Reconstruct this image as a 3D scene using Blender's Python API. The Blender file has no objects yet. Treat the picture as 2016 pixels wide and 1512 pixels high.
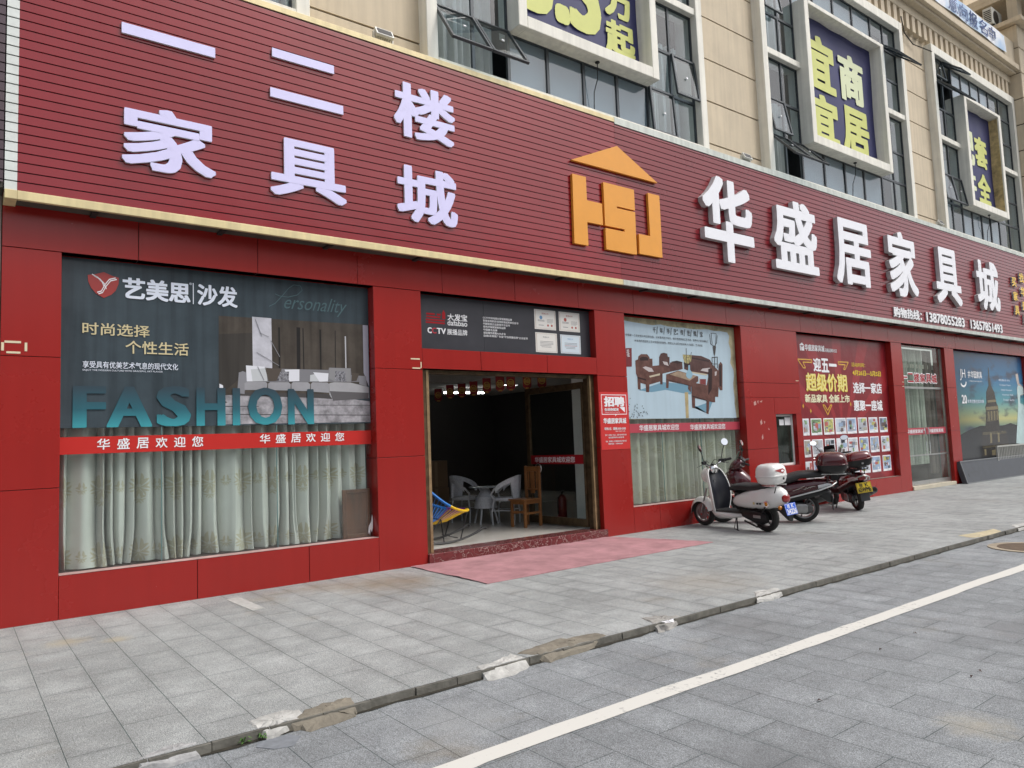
import bpy, math, random
from mathutils import Vector, Matrix, Euler
R = math.radians
random.seed(11)
sc = bpy.context.scene
col = sc.collection

# ---------------------------------------------------------------- camera
cam_d = bpy.data.cameras.new('camera')
cam = bpy.data.objects.new('camera', cam_d)
col.objects.link(cam)
cam_d.sensor_width = 36
cam_d.lens = 25.861
cam_d.clip_end = 3000
cam_d.clip_start = 0.05
cam.matrix_world = Matrix(((0.795190, -0.017631, -0.606104, 0.0),
                           (-0.605114, -0.087119, -0.791358, -8.0056),
                           (-0.038851, 0.996042, -0.079945, 1.45),
                           (0, 0, 0, 1)))
sc.camera = cam

# ---------------------------------------------------------------- sky, sun, exposure
SUN_EL, SUN_AZ = R(54), R(40)          # azimuth from the street side (-Y) towards +X
w = bpy.data.worlds.new('World')
sc.world = w
w.use_nodes = True
nt = w.node_tree
bg = nt.nodes['Background']
sky = nt.nodes.new('ShaderNodeTexSky')
sky.sky_type = 'NISHITA'
sky.sun_disc = False
sky.sun_elevation = SUN_EL
sky.sun_rotation = math.pi - SUN_AZ
sky.air_density = 1.0
sky.dust_density = 4.0
sky.ozone_density = 0.6
hs = nt.nodes.new('ShaderNodeHueSaturation')   # thin cloud: greyer than a clear sky
hs.inputs['Saturation'].default_value = 0.35
nt.links.new(sky.outputs[0], hs.inputs['Color'])
nt.links.new(hs.outputs[0], bg.inputs[0])
bg.inputs[1].default_value = 0.15
sd = bpy.data.lights.new('sun', 'SUN')
sd.energy = 1.15
sd.angle = R(24)
sd.color = (1.0, 0.97, 0.93)
sun = bpy.data.objects.new('sun', sd)
col.objects.link(sun)
d = Vector((math.sin(SUN_AZ)*math.cos(SUN_EL), -math.cos(SUN_AZ)*math.cos(SUN_EL), math.sin(SUN_EL)))
sun.rotation_euler = d.to_track_quat('Z', 'Y').to_euler()
sun.location = (5, -30, 40)
sc.view_settings.view_transform = 'Standard'
sc.view_settings.look = 'None'
sc.view_settings.gamma = 1
sc.view_settings.exposure = 0.45
sc.cycles.max_bounces = 8
sc.cycles.transparent_max_bounces = 12
sc.cycles.caustics_reflective = False
sc.cycles.caustics_refractive = False

# ---------------------------------------------------------------- materials
def lin(r, g, b):
    f = lambda v: (v/255/12.92) if v/255 <= 0.04045 else ((v/255+0.055)/1.055)**2.4
    return (f(r), f(g), f(b))
MATS = {}
def mat(name, c, rough=0.5, metal=0.0, spec=0.5, var=0.0, vs=4.0, bump=0.0, bs=60.0, bd=0.01, coat=0.0, emit=0.0, trans=0.0, streak=0.0, rv=0.08):
    """plain procedural surface: noise in colour and roughness, optional bump, translucency, dirt streaks"""
    if name in MATS: return MATS[name]
    m = bpy.data.materials.new(name); m.use_nodes = True
    n = m.node_tree; L = n.links
    b = n.nodes['Principled BSDF']
    b.inputs['Base Color'].default_value = (*c, 1)
    b.inputs['Roughness'].default_value = rough
    b.inputs['Metallic'].default_value = metal
    b.inputs['Specular IOR Level'].default_value = spec
    b.inputs['Coat Weight'].default_value = coat
    b.inputs['Coat Roughness'].default_value = 0.06
    tc = n.nodes.new('ShaderNodeTexCoord')
    if emit:
        b.inputs['Emission Color'].default_value = (*c, 1); b.inputs['Emission Strength'].default_value = emit
    if var or streak:
        no = n.nodes.new('ShaderNodeTexNoise'); no.inputs['Scale'].default_value = vs
        no.inputs['Detail'].default_value = 6; no.inputs['Roughness'].default_value = 0.65
        L.new(tc.outputs['Object'], no.inputs['Vector'])
        mr = n.nodes.new('ShaderNodeMapRange')
        mr.inputs[1].default_value = 0.3; mr.inputs[2].default_value = 0.7
        mr.inputs[3].default_value = 1-var; mr.inputs[4].default_value = 1+var
        L.new(no.outputs['Fac'], mr.inputs[0])
        fac = mr.outputs[0]
        if streak:
            mp = n.nodes.new('ShaderNodeMapping'); mp.inputs['Scale'].default_value = (9, 9, 0.5)
            L.new(tc.outputs['Object'], mp.inputs['Vector'])
            n2 = n.nodes.new('ShaderNodeTexNoise'); n2.inputs['Scale'].default_value = 1.2; n2.inputs['Detail'].default_value = 5
            L.new(mp.outputs[0], n2.inputs['Vector'])
            m2 = n.nodes.new('ShaderNodeMapRange'); m2.inputs[1].default_value = 0.35; m2.inputs[2].default_value = 0.6
            m2.inputs[3].default_value = 1-streak; m2.inputs[4].default_value = 1.0
            L.new(n2.outputs['Fac'], m2.inputs[0])
            mm = n.nodes.new('ShaderNodeMath'); mm.operation = 'MULTIPLY'
            L.new(fac, mm.inputs[0]); L.new(m2.outputs[0], mm.inputs[1]); fac = mm.outputs[0]
        vm = n.nodes.new('ShaderNodeVectorMath'); vm.operation = 'SCALE'
        vm.inputs[0].default_value = c
        L.new(fac, vm.inputs['Scale']); L.new(vm.outputs[0], b.inputs['Base Color'])
        r2 = n.nodes.new('ShaderNodeMapRange')
        r2.inputs[3].default_value = max(0.02, rough-rv); r2.inputs[4].default_value = min(1, rough+rv)
        L.new(no.outputs['Fac'], r2.inputs[0]); L.new(r2.outputs[0], b.inputs['Roughness'])
    if bump:
        nb = n.nodes.new('ShaderNodeTexNoise'); nb.inputs['Scale'].default_value = bs; nb.inputs['Detail'].default_value = 3
        L.new(tc.outputs['Object'], nb.inputs['Vector'])
        bp = n.nodes.new('ShaderNodeBump'); bp.inputs['Strength'].default_value = bump; bp.inputs['Distance'].default_value = bd
        L.new(nb.outputs['Fac'], bp.inputs['Height']); L.new(bp.outputs[0], b.inputs['Normal'])
        if coat: L.new(bp.outputs[0], b.inputs['Coat Normal'])
    if trans:
        out = n.nodes['Material Output']
        t = n.nodes.new('ShaderNodeBsdfTransparent'); x = n.nodes.new('ShaderNodeMixShader')
        x.inputs[0].default_value = trans
        L.new(b.outputs[0], x.inputs[1]); L.new(t.outputs[0], x.inputs[2]); L.new(x.outputs[0], out.inputs[0])
    MATS[name] = m
    return m
def glass(name, tint=(0.9, 0.95, 0.95), ior=1.5, dirt=0.0):
    """thin pane: Fresnel mirror over a tinted see-through sheet, with a pale film for dust and haze"""
    m = bpy.data.materials.new(name); m.use_nodes = True
    n = m.node_tree; L = n.links
    n.nodes.remove(n.nodes['Principled BSDF'])
    out = n.nodes['Material Output']
    t = n.nodes.new('ShaderNodeBsdfTransparent'); t.inputs[0].default_value = (*tint, 1)
    g = n.nodes.new('ShaderNodeBsdfGlossy'); g.inputs['Roughness'].default_value = 0.02
    tc = n.nodes.new('ShaderNodeTexCoord')
    no = n.nodes.new('ShaderNodeTexNoise'); no.inputs['Scale'].default_value = 0.7
    L.new(tc.outputs['Object'], no.inputs['Vector'])
    bp = n.nodes.new('ShaderNodeBump'); bp.inputs['Strength'].default_value = 0.08; bp.inputs['Distance'].default_value = 0.05
    L.new(no.outputs['Fac'], bp.inputs['Height']); L.new(bp.outputs[0], g.inputs['Normal'])
    f = n.nodes.new('ShaderNodeFresnel'); f.inputs[0].default_value = ior
    x = n.nodes.new('ShaderNodeMixShader')
    gm = n.nodes.new('ShaderNodeNewGeometry')
    iv = n.nodes.new('ShaderNodeMath'); iv.operation = 'SUBTRACT'; iv.inputs[0].default_value = 1; L.new(gm.outputs['Backfacing'], iv.inputs[1])
    fm = n.nodes.new('ShaderNodeMath'); fm.operation = 'MULTIPLY'; L.new(f.outputs[0], fm.inputs[0]); L.new(iv.outputs[0], fm.inputs[1])
    L.new(fm.outputs[0], x.inputs[0]); L.new(t.outputs[0], x.inputs[1]); L.new(g.outputs[0], x.inputs[2])
    last = x.outputs[0]
    if dirt:
        dd = n.nodes.new('ShaderNodeBsdfDiffuse'); dd.inputs[0].default_value = (0.5, 0.5, 0.46, 1)
        n2 = n.nodes.new('ShaderNodeTexNoise'); n2.inputs['Scale'].default_value = 3; n2.inputs['Detail'].default_value = 6
        L.new(tc.outputs['Object'], n2.inputs['Vector'])
        mr = n.nodes.new('ShaderNodeMapRange'); mr.inputs[1].default_value = 0.35; mr.inputs[2].default_value = 0.75
        mr.inputs[3].default_value = dirt*0.4; mr.inputs[4].default_value = dirt*1.6
        L.new(n2.outputs['Fac'], mr.inputs[0])
        y = n.nodes.new('ShaderNodeMixShader')
        L.new(mr.outputs[0], y.inputs[0]); L.new(last, y.inputs[1]); L.new(dd.outputs[0], y.inputs[2]); last = y.outputs[0]
    L.new(last, out.inputs[0])
    MATS[name] = m
    return m
def node_mat(name):
    m = bpy.data.materials.new(name); m.use_nodes = True
    MATS[name] = m
    return m, m.node_tree, m.node_tree.links, m.node_tree.nodes['Principled BSDF']

RED = mat('red_panel', (0.295, 0.0145, 0.0115), 0.27, spec=0.5, var=0.05, vs=0.6, bump=0.2, bs=1.2, bd=0.025, streak=0.05, rv=0.02)
SIGNRED = mat('red_slats', (0.22, 0.007, 0.013), 0.18, spec=0.5, var=0.14, vs=0.55, bump=0.3, bs=1.3, bd=0.018, rv=0.03)
SIGNRED2 = mat('darker_red_slats', (0.18, 0.009, 0.015), 0.28, spec=0.45, var=0.12, vs=0.7, bump=0.2, bs=1.3, bd=0.016, rv=0.04)
MAROONSLAT = mat('maroon_slats', (0.055, 0.03, 0.04), 0.4, var=0.1)
DARK = mat('dark_gap', (0.02, 0.012, 0.012), 0.8)
SOFFIT = mat('grimy_soffit', (0.07, 0.062, 0.05), 0.8, var=0.4, vs=6)
GOLD = mat('gold_trim', (0.72, 0.60, 0.33), 0.42, metal=0.1, var=0.08, vs=2, streak=0.15)
SILVER = mat('pale_metal_trim', (0.55, 0.58, 0.53), 0.45, metal=0.2, var=0.08, vs=2, streak=0.2)
WHITELET = mat('white_acrylic', (0.80, 0.80, 0.84), 0.35, var=0.02)
LILAC = mat('lilac_acrylic', (0.66, 0.63, 0.90), 0.3, var=0.02)
LETSIDE = mat('letter_side_metal', (0.52, 0.52, 0.52), 0.5, metal=0.0, var=0.15, vs=8)
ORANGE = mat('orange_acrylic', (0.74, 0.31, 0.035), 0.4, var=0.04)
YELLOW = mat('yellow_acrylic', (0.8, 0.5, 0.03), 0.4)
BEIGE = mat('beige_render', (0.58, 0.49, 0.36), 0.85, var=0.09, vs=1.3, bump=0.25, bs=90, bd=0.004, streak=0.1)
CREAM = mat('cream_frame_paint', (0.80, 0.775, 0.69), 0.7, var=0.07, vs=2.5, bump=0.15, bs=60, bd=0.004, streak=0.14)
PEEL = mat('peeling_plaster', (0.48, 0.36, 0.17), 0.9, var=0.55, vs=5, bump=0.6, bs=25, bd=0.01)
ALU = mat('dark_aluminium', (0.055, 0.063, 0.07), 0.4, metal=0.3, var=0.1)
STEEL = mat('brushed_steel', (0.55, 0.55, 0.54), 0.3, metal=0.9, var=0.1)
CHROME = mat('chrome', (0.8, 0.8, 0.8), 0.08, metal=1.0)
WHITEWALL = mat('white_wall', (0.85, 0.86, 0.84), 0.8, var=0.05)
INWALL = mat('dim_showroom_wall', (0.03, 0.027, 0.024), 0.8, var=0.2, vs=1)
CEIL = mat('showroom_ceiling', (0.5, 0.48, 0.44), 0.9, var=0.05)
BLACK = mat('black_plastic', (0.012, 0.012, 0.013), 0.42, spec=0.4, var=0.15, vs=12)
RUBBER = mat('tyre_rubber', (0.022, 0.021, 0.02), 0.8, var=0.3, vs=20, bump=0.4, bs=120)
GLASS = glass('shop_glass', (0.95, 0.985, 0.975), 1.65, 0.035)  # film is dust plus haze painted over the curtain
GLASSDIRTY = glass('dusty_glass', (0.93, 0.96, 0.93), 1.6, 0.06)
GLASSUP = glass('window_glass', (0.84, 0.90, 0.93), 1.85, 0.02)
DOORGLASS = glass('door_glass', (0.93, 0.96, 0.95), 1.5, 0.0)
BRONZE = mat('bronze_door_frame', (0.11, 0.075, 0.04), 0.35, metal=0.5, var=0.5, vs=9)
BRASS = mat('worn_brass_edge', (0.34, 0.24, 0.13), 0.35, metal=0.5, var=0.3, vs=9)
BLUEB = mat('indigo_banner', (0.021, 0.023, 0.10), 0.6, var=0.12, vs=2)
LEMON = mat('lemon_print', (0.58, 0.60, 0.19), 0.6, var=0.05)
WPRINT = mat('white_print', (0.82, 0.82, 0.84), 0.45)
PALEPRINT = mat('pale_print', (0.75, 0.8, 0.9), 0.45)

# ---------------------------------------------------------------- mesh tools
OFF = {}
def put(o, parent=None, label=None, cat=None, group=None, kind=None):
    col.objects.link(o)
    if parent is not None:
        o.parent = parent
        OFF[o.name] = OFF.get(parent.name, Vector())
    if label: o['label'] = label
    if cat: o['category'] = cat
    if group: o['group'] = group
    if kind: o['kind'] = kind
    return o
def thing(name, label, cat, loc=(0, 0, 0), rot=(0, 0, 0), group=None, local=False):
    """Empty at the base of a thing; its parts are modelled in world units (or in local ones)"""
    o = bpy.data.objects.new(name, None)
    o.empty_display_size = 0.2
    o.location = loc; o.rotation_euler = rot
    put(o, None, label, cat, group)
    OFF[o.name] = Vector() if local else Vector(loc)
    return o

class MB:
    def __init__(s):
        s.v = []; s.f = []; s.fm = []; s.mats = []; s.sm = []
    def mi(s, m):
        if m not in s.mats: s.mats.append(m)
        return s.mats.index(m)
    def add(s, vs, fs, m, smooth=False):
        o = len(s.v); k = s.mi(m)
        s.v += [tuple(p) for p in vs]
        for f in fs:
            s.f.append([i+o for i in f]); s.fm.append(k); s.sm.append(smooth)
    def box(s, x0, x1, y0, y1, z0, z1, m):
        vs = [(x, y, z) for z in (z0, z1) for y in (y0, y1) for x in (x0, x1)]
        s.add(vs, [(0, 2, 3, 1), (4, 5, 7, 6), (0, 1, 5, 4), (2, 6, 7, 3), (0, 4, 6, 2), (1, 3, 7, 5)], m)
    def poly(s, pts, m):
        s.add(pts, [tuple(range(len(pts)))], m)
    def flat(s, pts, y, m):
        """flat print facing the street: (x, z) polygon"""
        a = sum(pts[i][0]*pts[(i+1) % len(pts)][1]-pts[(i+1) % len(pts)][0]*pts[i][1] for i in range(len(pts)))
        if a < 0: pts = pts[::-1]
        s.poly([(x, y, z) for x, z in pts], m)
    def rect(s, x0, x1, z0, z1, y, m):
        s.flat([(x0, z0), (x1, z0), (x1, z1), (x0, z1)], y, m)
    def prism(s, pts, y0, y1, m, side=None):
        """(x, z) outline pushed back from y0 to y1"""
        a = sum(pts[i][0]*pts[(i+1) % len(pts)][1]-pts[(i+1) % len(pts)][0]*pts[i][1] for i in range(len(pts)))
        if a < 0: pts = pts[::-1]
        n = len(pts)
        vs = [(x, y0, z) for x, z in pts]+[(x, y1, z) for x, z in pts]
        s.add(vs, [tuple(range(n)), tuple(range(2*n-1, n-1, -1))], m)
        s.add(vs, [(i, i+n, (i+1) % n+n, (i+1) % n) for i in range(n)], side or m)
    def slab(s, pts, z0, z1, m):
        """(x, y) outline between z0 and z1"""
        a = sum(pts[i][0]*pts[(i+1) % len(pts)][1]-pts[(i+1) % len(pts)][0]*pts[i][1] for i in range(len(pts)))
        if a < 0: pts = pts[::-1]
        n = len(pts)
        vs = [(x, y, z0) for x, y in pts]+[(x, y, z1) for x, y in pts]
        s.add(vs, [tuple(range(n-1, -1, -1)), tuple(range(n, 2*n))]+[(i, (i+1) % n, (i+1) % n+n, i+n) for i in range(n)], m)
    def rings(s, rings, m, closed=True, caps=True, smooth=True):
        n = len(rings[0]); vs = [p for r in rings for p in r]; fs = []
        for i in range(len(rings)-1):
            for j in range(n if closed else n-1):
                a = i*n+j; b = i*n+(j+1) % n
                fs.append((a, b, b+n, a+n))
        if caps and closed:
            fs.append(tuple(range(n-1, -1, -1))); fs.append(tuple(range((len(rings)-1)*n, len(rings)*n)))
        s.add(vs, fs, m, smooth)
    def tube(s, pts, r, m, n=8, loop=False):
        pts = [Vector(p) for p in pts]; rr = r if isinstance(r, (list, tuple)) else [r]*len(pts)
        rg = []; k = len(pts); up = None
        for i, p in enumerate(pts):
            if loop: t = pts[(i+1) % k]-pts[i-1]
            else: t = pts[min(i+1, k-1)]-pts[max(i-1, 0)]
            t.normalize()
            if up is None: up = Vector((0, 0, 1)) if abs(t.z) < 0.9 else Vector((1, 0, 0))
            a = t.cross(up)
            if a.length < 1e-4: a = t.cross(Vector((0, 1, 0)))
            a.normalize(); b = a.cross(t); up = b
            rg.append([tuple(p+(a*math.cos(2*math.pi*j/n)+b*math.sin(2*math.pi*j/n))*rr[i]) for j in range(n)])
        if loop: rg.append(rg[0])
        s.rings(rg, m, caps=not loop)
    def lathe(s, prof, c, m, axis='y', n=28, closed=False):
        """profile of (radius, height along axis) round centre c"""
        rg = []
        for r, h in prof:
            ring = []
            for j in range(n):
                a = 2*math.pi*j/n; u, v = r*math.cos(a), r*math.sin(a)
                ring.append((c[0]+u, c[1]+h, c[2]+v) if axis == 'y' else (c[0]+u, c[1]+v, c[2]+h) if axis == 'z' else (c[0]+h, c[1]+u, c[2]+v))
            rg.append(ring)
        s.rings(rg, m, caps=not closed)
    def ball(s, c, r, m, n=16, k=10, rot=None):
        rg = []
        for i in range(k+1):
            a = math.pi*(i/k)-math.pi/2
            ca = max(math.cos(a), 0.02)
            ring = [Vector((r[0]*ca*math.cos(2*math.pi*j/n), r[1]*ca*math.sin(2*math.pi*j/n), r[2]*math.sin(a))) for j in range(n)]
            if rot is not None: ring = [rot @ p for p in ring]
            rg.append([tuple(p+Vector(c)) for p in ring])
        s.rings(rg, m)
    def hull(s, st, m, n=20):
        """body lofted along local x: stations (x, z centre, half width y, half height z, exponent[, y centre])"""
        rg = []
        for q in st:
            x, zc, hy, hz, e = q[:5]; yc = q[5] if len(q) > 5 else 0
            ring = []
            for j in range(n):
                a = 2*math.pi*j/n; ca, sa = math.cos(a), math.sin(a)
                ring.append((x, yc+hy*math.copysign(abs(ca)**(2/e), ca), zc+hz*math.copysign(abs(sa)**(2/e), sa)))
            rg.append(ring)
        s.rings(rg, m)
    def xform(s, M, start=0):
        for i in range(start, len(s.v)):
            s.v[i] = tuple(M @ Vector(s.v[i]))
    def build(s, name, parent=None, bevel=0, seg=2, **kw):
        off = OFF.get(parent.name, Vector()) if parent is not None else Vector(kw.pop('at', (0, 0, 0)))
        me = bpy.data.meshes.new(name)
        me.from_pydata([(p[0]-off[0], p[1]-off[1], p[2]-off[2]) for p in s.v], [], s.f)
        for m in s.mats: me.materials.append(m)
        me.polygons.foreach_set('material_index', s.fm)
        me.polygons.foreach_set('use_smooth', s.sm)
        me.update()
        if any(s.sm): me.set_sharp_from_angle(angle=R(40))
        o = bpy.data.objects.new(name, me)
        if parent is None: o.location = off
        if bevel:
            b = o.modifiers.new('bevel', 'BEVEL'); b.width = bevel; b.segments = seg
            b.limit_method = 'ANGLE'; b.angle_limit = R(40); b.harden_normals = False
        put(o, parent, **kw)
        if parent is None: OFF[o.name] = off
        return o
def P(name, parent, m, *boxes, bevel=0, **kw):
    b = MB()
    for q in boxes: b.box(*q, m)
    return b.build(name, parent, bevel, **kw)

# lettering: outlines of the built-in font, fitted to a box, thickened by overlaid shifted copies
GL = {}
def glyph(s, sp=1.0):
    if (s, sp) not in GL:
        c = bpy.data.curves.new('lettering', 'FONT'); c.body = s; c.size = 1; c.resolution_u = 3; c.space_character = sp
        o = bpy.data.objects.new('lettering', c)
        me = bpy.data.meshes.new_from_object(o)
        vs = [(v.co.x, v.co.y) for v in me.vertices]; fs = [tuple(p.vertices) for p in me.polygons]
        GL[(s, sp)] = (vs, fs)
        bpy.data.objects.remove(o); bpy.data.curves.remove(c); bpy.data.meshes.remove(me)
    return GL[(s, sp)]
def letter(mb, s, x0, x1, z0, z1, y, m, bold=0.0, depth=0.0, side=None, sp=1.0, bv=None, slant=0.0):
    vs, fs = glyph(s, sp)
    # weld, so the rim can be found
    key = {}; idx = []; wv = []
    for p in vs:
        k = (round(p[0], 4), round(p[1], 4))
        if k not in key: key[k] = len(wv); wv.append(p)
        idx.append(key[k])
    wf = []
    for f in fs:
        g = [idx[i] for i in f]
        if len(set(g)) == 3: wf.append(g)
    xs = [p[0] for p in wv]; ys = [p[1] for p in wv]
    bz = bold*0.75 if bv is None else bv
    ax, bx, ay, by = min(xs)-bold, max(xs)+bold, min(ys)-bz, max(ys)+bz
    sx = (x1-x0)/(bx-ax); sz = (z1-z0)/(by-ay)
    sh = [(0, 0)]
    if bold: sh = [(0, 0), (bold, bz), (-bold, bz), (bold, -bz), (-bold, -bz), (bold, 0), (-bold, 0), (0, bz), (0, -bz)]
    if bold >= 0.024:
        sh = [(0, 0)]+[(bold*max(-1, min(1, 1.35*math.cos(i*math.pi/8))), bz*max(-1, min(1, 1.35*math.sin(i*math.pi/8)))) for i in range(16)]
    for k, (dx, dz) in enumerate(sh):
        dx += ((k*7) % 17-8)*0.00022*(k > 0); dz += ((k*5) % 17-8)*0.00022*(k > 0)
        yy = y-k*0.00025
        V = [(x0+(p[0]+dx-ax)*sx+slant*(p[1]-ay)*sz, yy, z0+(p[1]+dz-ay)*sz) for p in wv]
        mb.add(V, wf, m)
        if depth:
            cnt = {}
            for f in wf:
                for i in range(3):
                    a, b = f[i], f[(i+1) % 3]; cnt[(a, b)] = cnt.get((a, b), 0)+1
            rim = [e for e in cnt if (e[1], e[0]) not in cnt]
            B = V+[(p[0], y+depth, p[2]) for p in V]; n = len(V)
            mb.add(B, [(b, a, a+n, b+n) for a, b in rim], side or m)
def text(name, parent, s, x0, x1, z0, z1, y, m, **kw):
    mb = MB(); letter(mb, s, x0, x1, z0, z1, y, m, **kw)
    return mb.build(name, parent)
# ---------------------------------------------------------------- ground
def granite(name, base, joint, x_off, y_off, spots_at=()):
    """running-bond granite setts 0.6 x 0.295 m with speckle, worn blotches and dirty joints"""
    m, n, L, b = node_mat(name)
    tc = n.nodes.new('ShaderNodeTexCoord')
    mp = n.nodes.new('ShaderNodeMapping'); mp.inputs['Location'].default_value = (y_off, x_off, 0)
    sw = n.nodes.new('ShaderNodeSeparateXYZ'); cb = n.nodes.new('ShaderNodeCombineXYZ')
    L.new(tc.outputs['Object'], sw.inputs[0])
    L.new(sw.outputs[1], cb.inputs[0]); L.new(sw.outputs[0], cb.inputs[1])
    L.new(cb.outputs[0], mp.inputs['Vector'])
    br = n.nodes.new('ShaderNodeTexBrick'); br.offset = 0.5; br.squash = 1
    br.inputs['Color1'].default_value = (0.93, 0.93, 0.93, 1); br.inputs['Color2'].default_value = (1.05, 1.05, 1.05, 1)
    br.inputs['Mortar'].default_value = (0, 0, 0, 1)
    br.inputs['Scale'].default_value = 1; br.inputs['Brick Width'].default_value = 0.6; br.inputs['Row Height'].default_value = 0.295
    br.inputs['Mortar Size'].default_value = 0.0022; br.inputs['Mortar Smooth'].default_value = 0.4
    L.new(mp.outputs[0], br.inputs['Vector'])
    def noise(sc_, det, lo, hi, a, c, rough=0.6, vec=None):
        q = n.nodes.new('ShaderNodeTexNoise'); q.inputs['Scale'].default_value = sc_; q.inputs['Detail'].default_value = det
        q.inputs['Roughness'].default_value = rough
        L.new(vec or tc.outputs['Object'], q.inputs['Vector'])
        r = n.nodes.new('ShaderNodeMapRange'); r.inputs[1].default_value = lo; r.inputs[2].default_value = hi
        r.inputs[3].default_value = a; r.inputs[4].default_value = c
        L.new(q.outputs['Fac'], r.inputs[0]); return r.outputs[0]
    st = n.nodes.new('ShaderNodeMapping'); st.inputs['Scale'].default_value = (1.6, 0.7, 1)
    L.new(tc.outputs['Object'], st.inputs['Vector'])
    fine = noise(150, 2, 0.33, 0.67, 0.55, 1.5)
    mid = noise(38, 3, 0.3, 0.7, 0.84, 1.16, vec=st.outputs[0])
    big = noise(0.9, 5, 0.3, 0.7, 0.84, 1.16)
    wear = noise(4.5, 6, 0.45, 0.72, 0.98, 1.22)
    def mul(a, c):
        q = n.nodes.new('ShaderNodeMath'); q.operation = 'MULTIPLY'; L.new(a, q.inputs[0]); L.new(c, q.inputs[1]); return q.outputs[0]
    sep = n.nodes.new('ShaderNodeSeparateColor'); L.new(br.outputs['Color'], sep.inputs[0])
    b2 = n.nodes.new('ShaderNodeTexBrick'); b2.offset = 0.5
    for k_, v_ in (('Scale', 1), ('Brick Width', 0.6), ('Row Height', 0.295), ('Mortar Size', 0.075), ('Mortar Smooth', 1.0)): b2.inputs[k_].default_value = v_
    L.new(mp.outputs[0], b2.inputs['Vector'])
    en = noise(1.1, 4, 0.35, 0.65, 0.0, 0.17)
    ed = n.nodes.new('ShaderNodeMath'); ed.operation = 'MULTIPLY_ADD'; ed.inputs[2].default_value = 1.0
    ng = n.nodes.new('ShaderNodeMath'); ng.operation = 'MULTIPLY'; ng.inputs[1].default_value = -1.0
    L.new(b2.outputs['Fac'], ng.inputs[0]); L.new(ng.outputs[0], ed.inputs[0]); L.new(en, ed.inputs[1])
    spots = noise(55, 2, 0.66, 0.74, 1.0, 0.62)
    f = mul(mul(mul(mul(fine, mid), mul(big, wear)), mul(sep.outputs[0], ed.outputs[0])), spots)
    sc2 = n.nodes.new('ShaderNodeVectorMath'); sc2.operation = 'SCALE'; sc2.inputs[0].default_value = base
    L.new(f, sc2.inputs['Scale'])
    # warm stains
    stn = n.nodes.new('ShaderNodeMixRGB'); stn.inputs[2].default_value = (0.24, 0.19, 0.11, 1)
    s2 = noise(0.55, 5, 0.6, 0.78, 0.0, 0.5, 0.7)
    L.new(s2, stn.inputs[0]); L.new(sc2.outputs[0], stn.inputs[1])
    # spills and spots with a place of their own
    for (sx_, sy_, rad, cc, amt) in spots_at:
        dv = n.nodes.new('ShaderNodeVectorMath'); dv.operation = 'DISTANCE'; dv.inputs[1].default_value = (sx_, sy_, 0)
        wv = n.nodes.new('ShaderNodeTexNoise'); wv.inputs['Scale'].default_value = 2.2/rad; wv.inputs['Detail'].default_value = 6; wv.inputs['Roughness'].default_value = 0.7
        L.new(tc.outputs['Object'], wv.inputs['Vector'])
        wm = n.nodes.new('ShaderNodeVectorMath'); wm.operation = 'MULTIPLY_ADD'; wm.inputs[1].default_value = (rad*1.6, rad*1.6, 0)
        L.new(wv.outputs['Color'], wm.inputs[0]); L.new(tc.outputs['Object'], wm.inputs[2])
        ws = n.nodes.new('ShaderNodeVectorMath'); ws.operation = 'SUBTRACT'; ws.inputs[1].default_value = (rad*0.8, rad*0.8, 0)
        fl = n.nodes.new('ShaderNodeVectorMath'); fl.operation = 'MULTIPLY'; fl.inputs[1].default_value = (1, 1, 0)
        L.new(wm.outputs[0], ws.inputs[0]); L.new(ws.outputs[0], fl.inputs[0]); L.new(fl.outputs[0], dv.inputs[0])
        mr_ = n.nodes.new('ShaderNodeMapRange'); mr_.inputs[1].default_value = rad; mr_.inputs[2].default_value = rad*0.15; mr_.inputs[3].default_value = 0; mr_.inputs[4].default_value = amt
        L.new(dv.outputs['Value'], mr_.inputs[0])
        q_ = n.nodes.new('ShaderNodeMixRGB'); q_.inputs[2].default_value = (*cc, 1)
        L.new(mr_.outputs[0], q_.inputs[0]); L.new(stn.outputs[0], q_.inputs[1]); stn = q_
    # joints partly filled with grit
    jn = noise(3.0, 4, 0.35, 0.65, 0.35, 1.0)
    jf = mul(br.outputs['Fac'], jn)
    mx = n.nodes.new('ShaderNodeMixRGB'); mx.inputs[2].default_value = (*joint, 1)
    L.new(jf, mx.inputs[0]); L.new(stn.outputs[0], mx.inputs[1])
    L.new(mx.outputs[0], b.inputs['Base Color'])
    rr = noise(6, 4, 0.3, 0.7, 0.5, 0.8); L.new(rr, b.inputs['Roughness'])
    b.inputs['Specular IOR Level'].default_value = 0.35
    h = n.nodes.new('ShaderNodeMath'); h.operation = 'SUBTRACT'; L.new(fine, h.inputs[0])
    h2 = n.nodes.new('ShaderNodeMath'); h2.operation = 'MULTIPLY'; h2.inputs[1].default_value = 4.0
    L.new(br.outputs['Fac'], h2.inputs[0]); L.new(h2.outputs[0], h.inputs[1])
    bp = n.nodes.new('ShaderNodeBump'); bp.inputs['Strength'].default_value = 0.35; bp.inputs['Distance'].default_value = 0.003
    L.new(h.outputs[0], bp.inputs['Height']); L.new(bp.outputs[0], b.inputs['Normal'])
    return m
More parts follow.
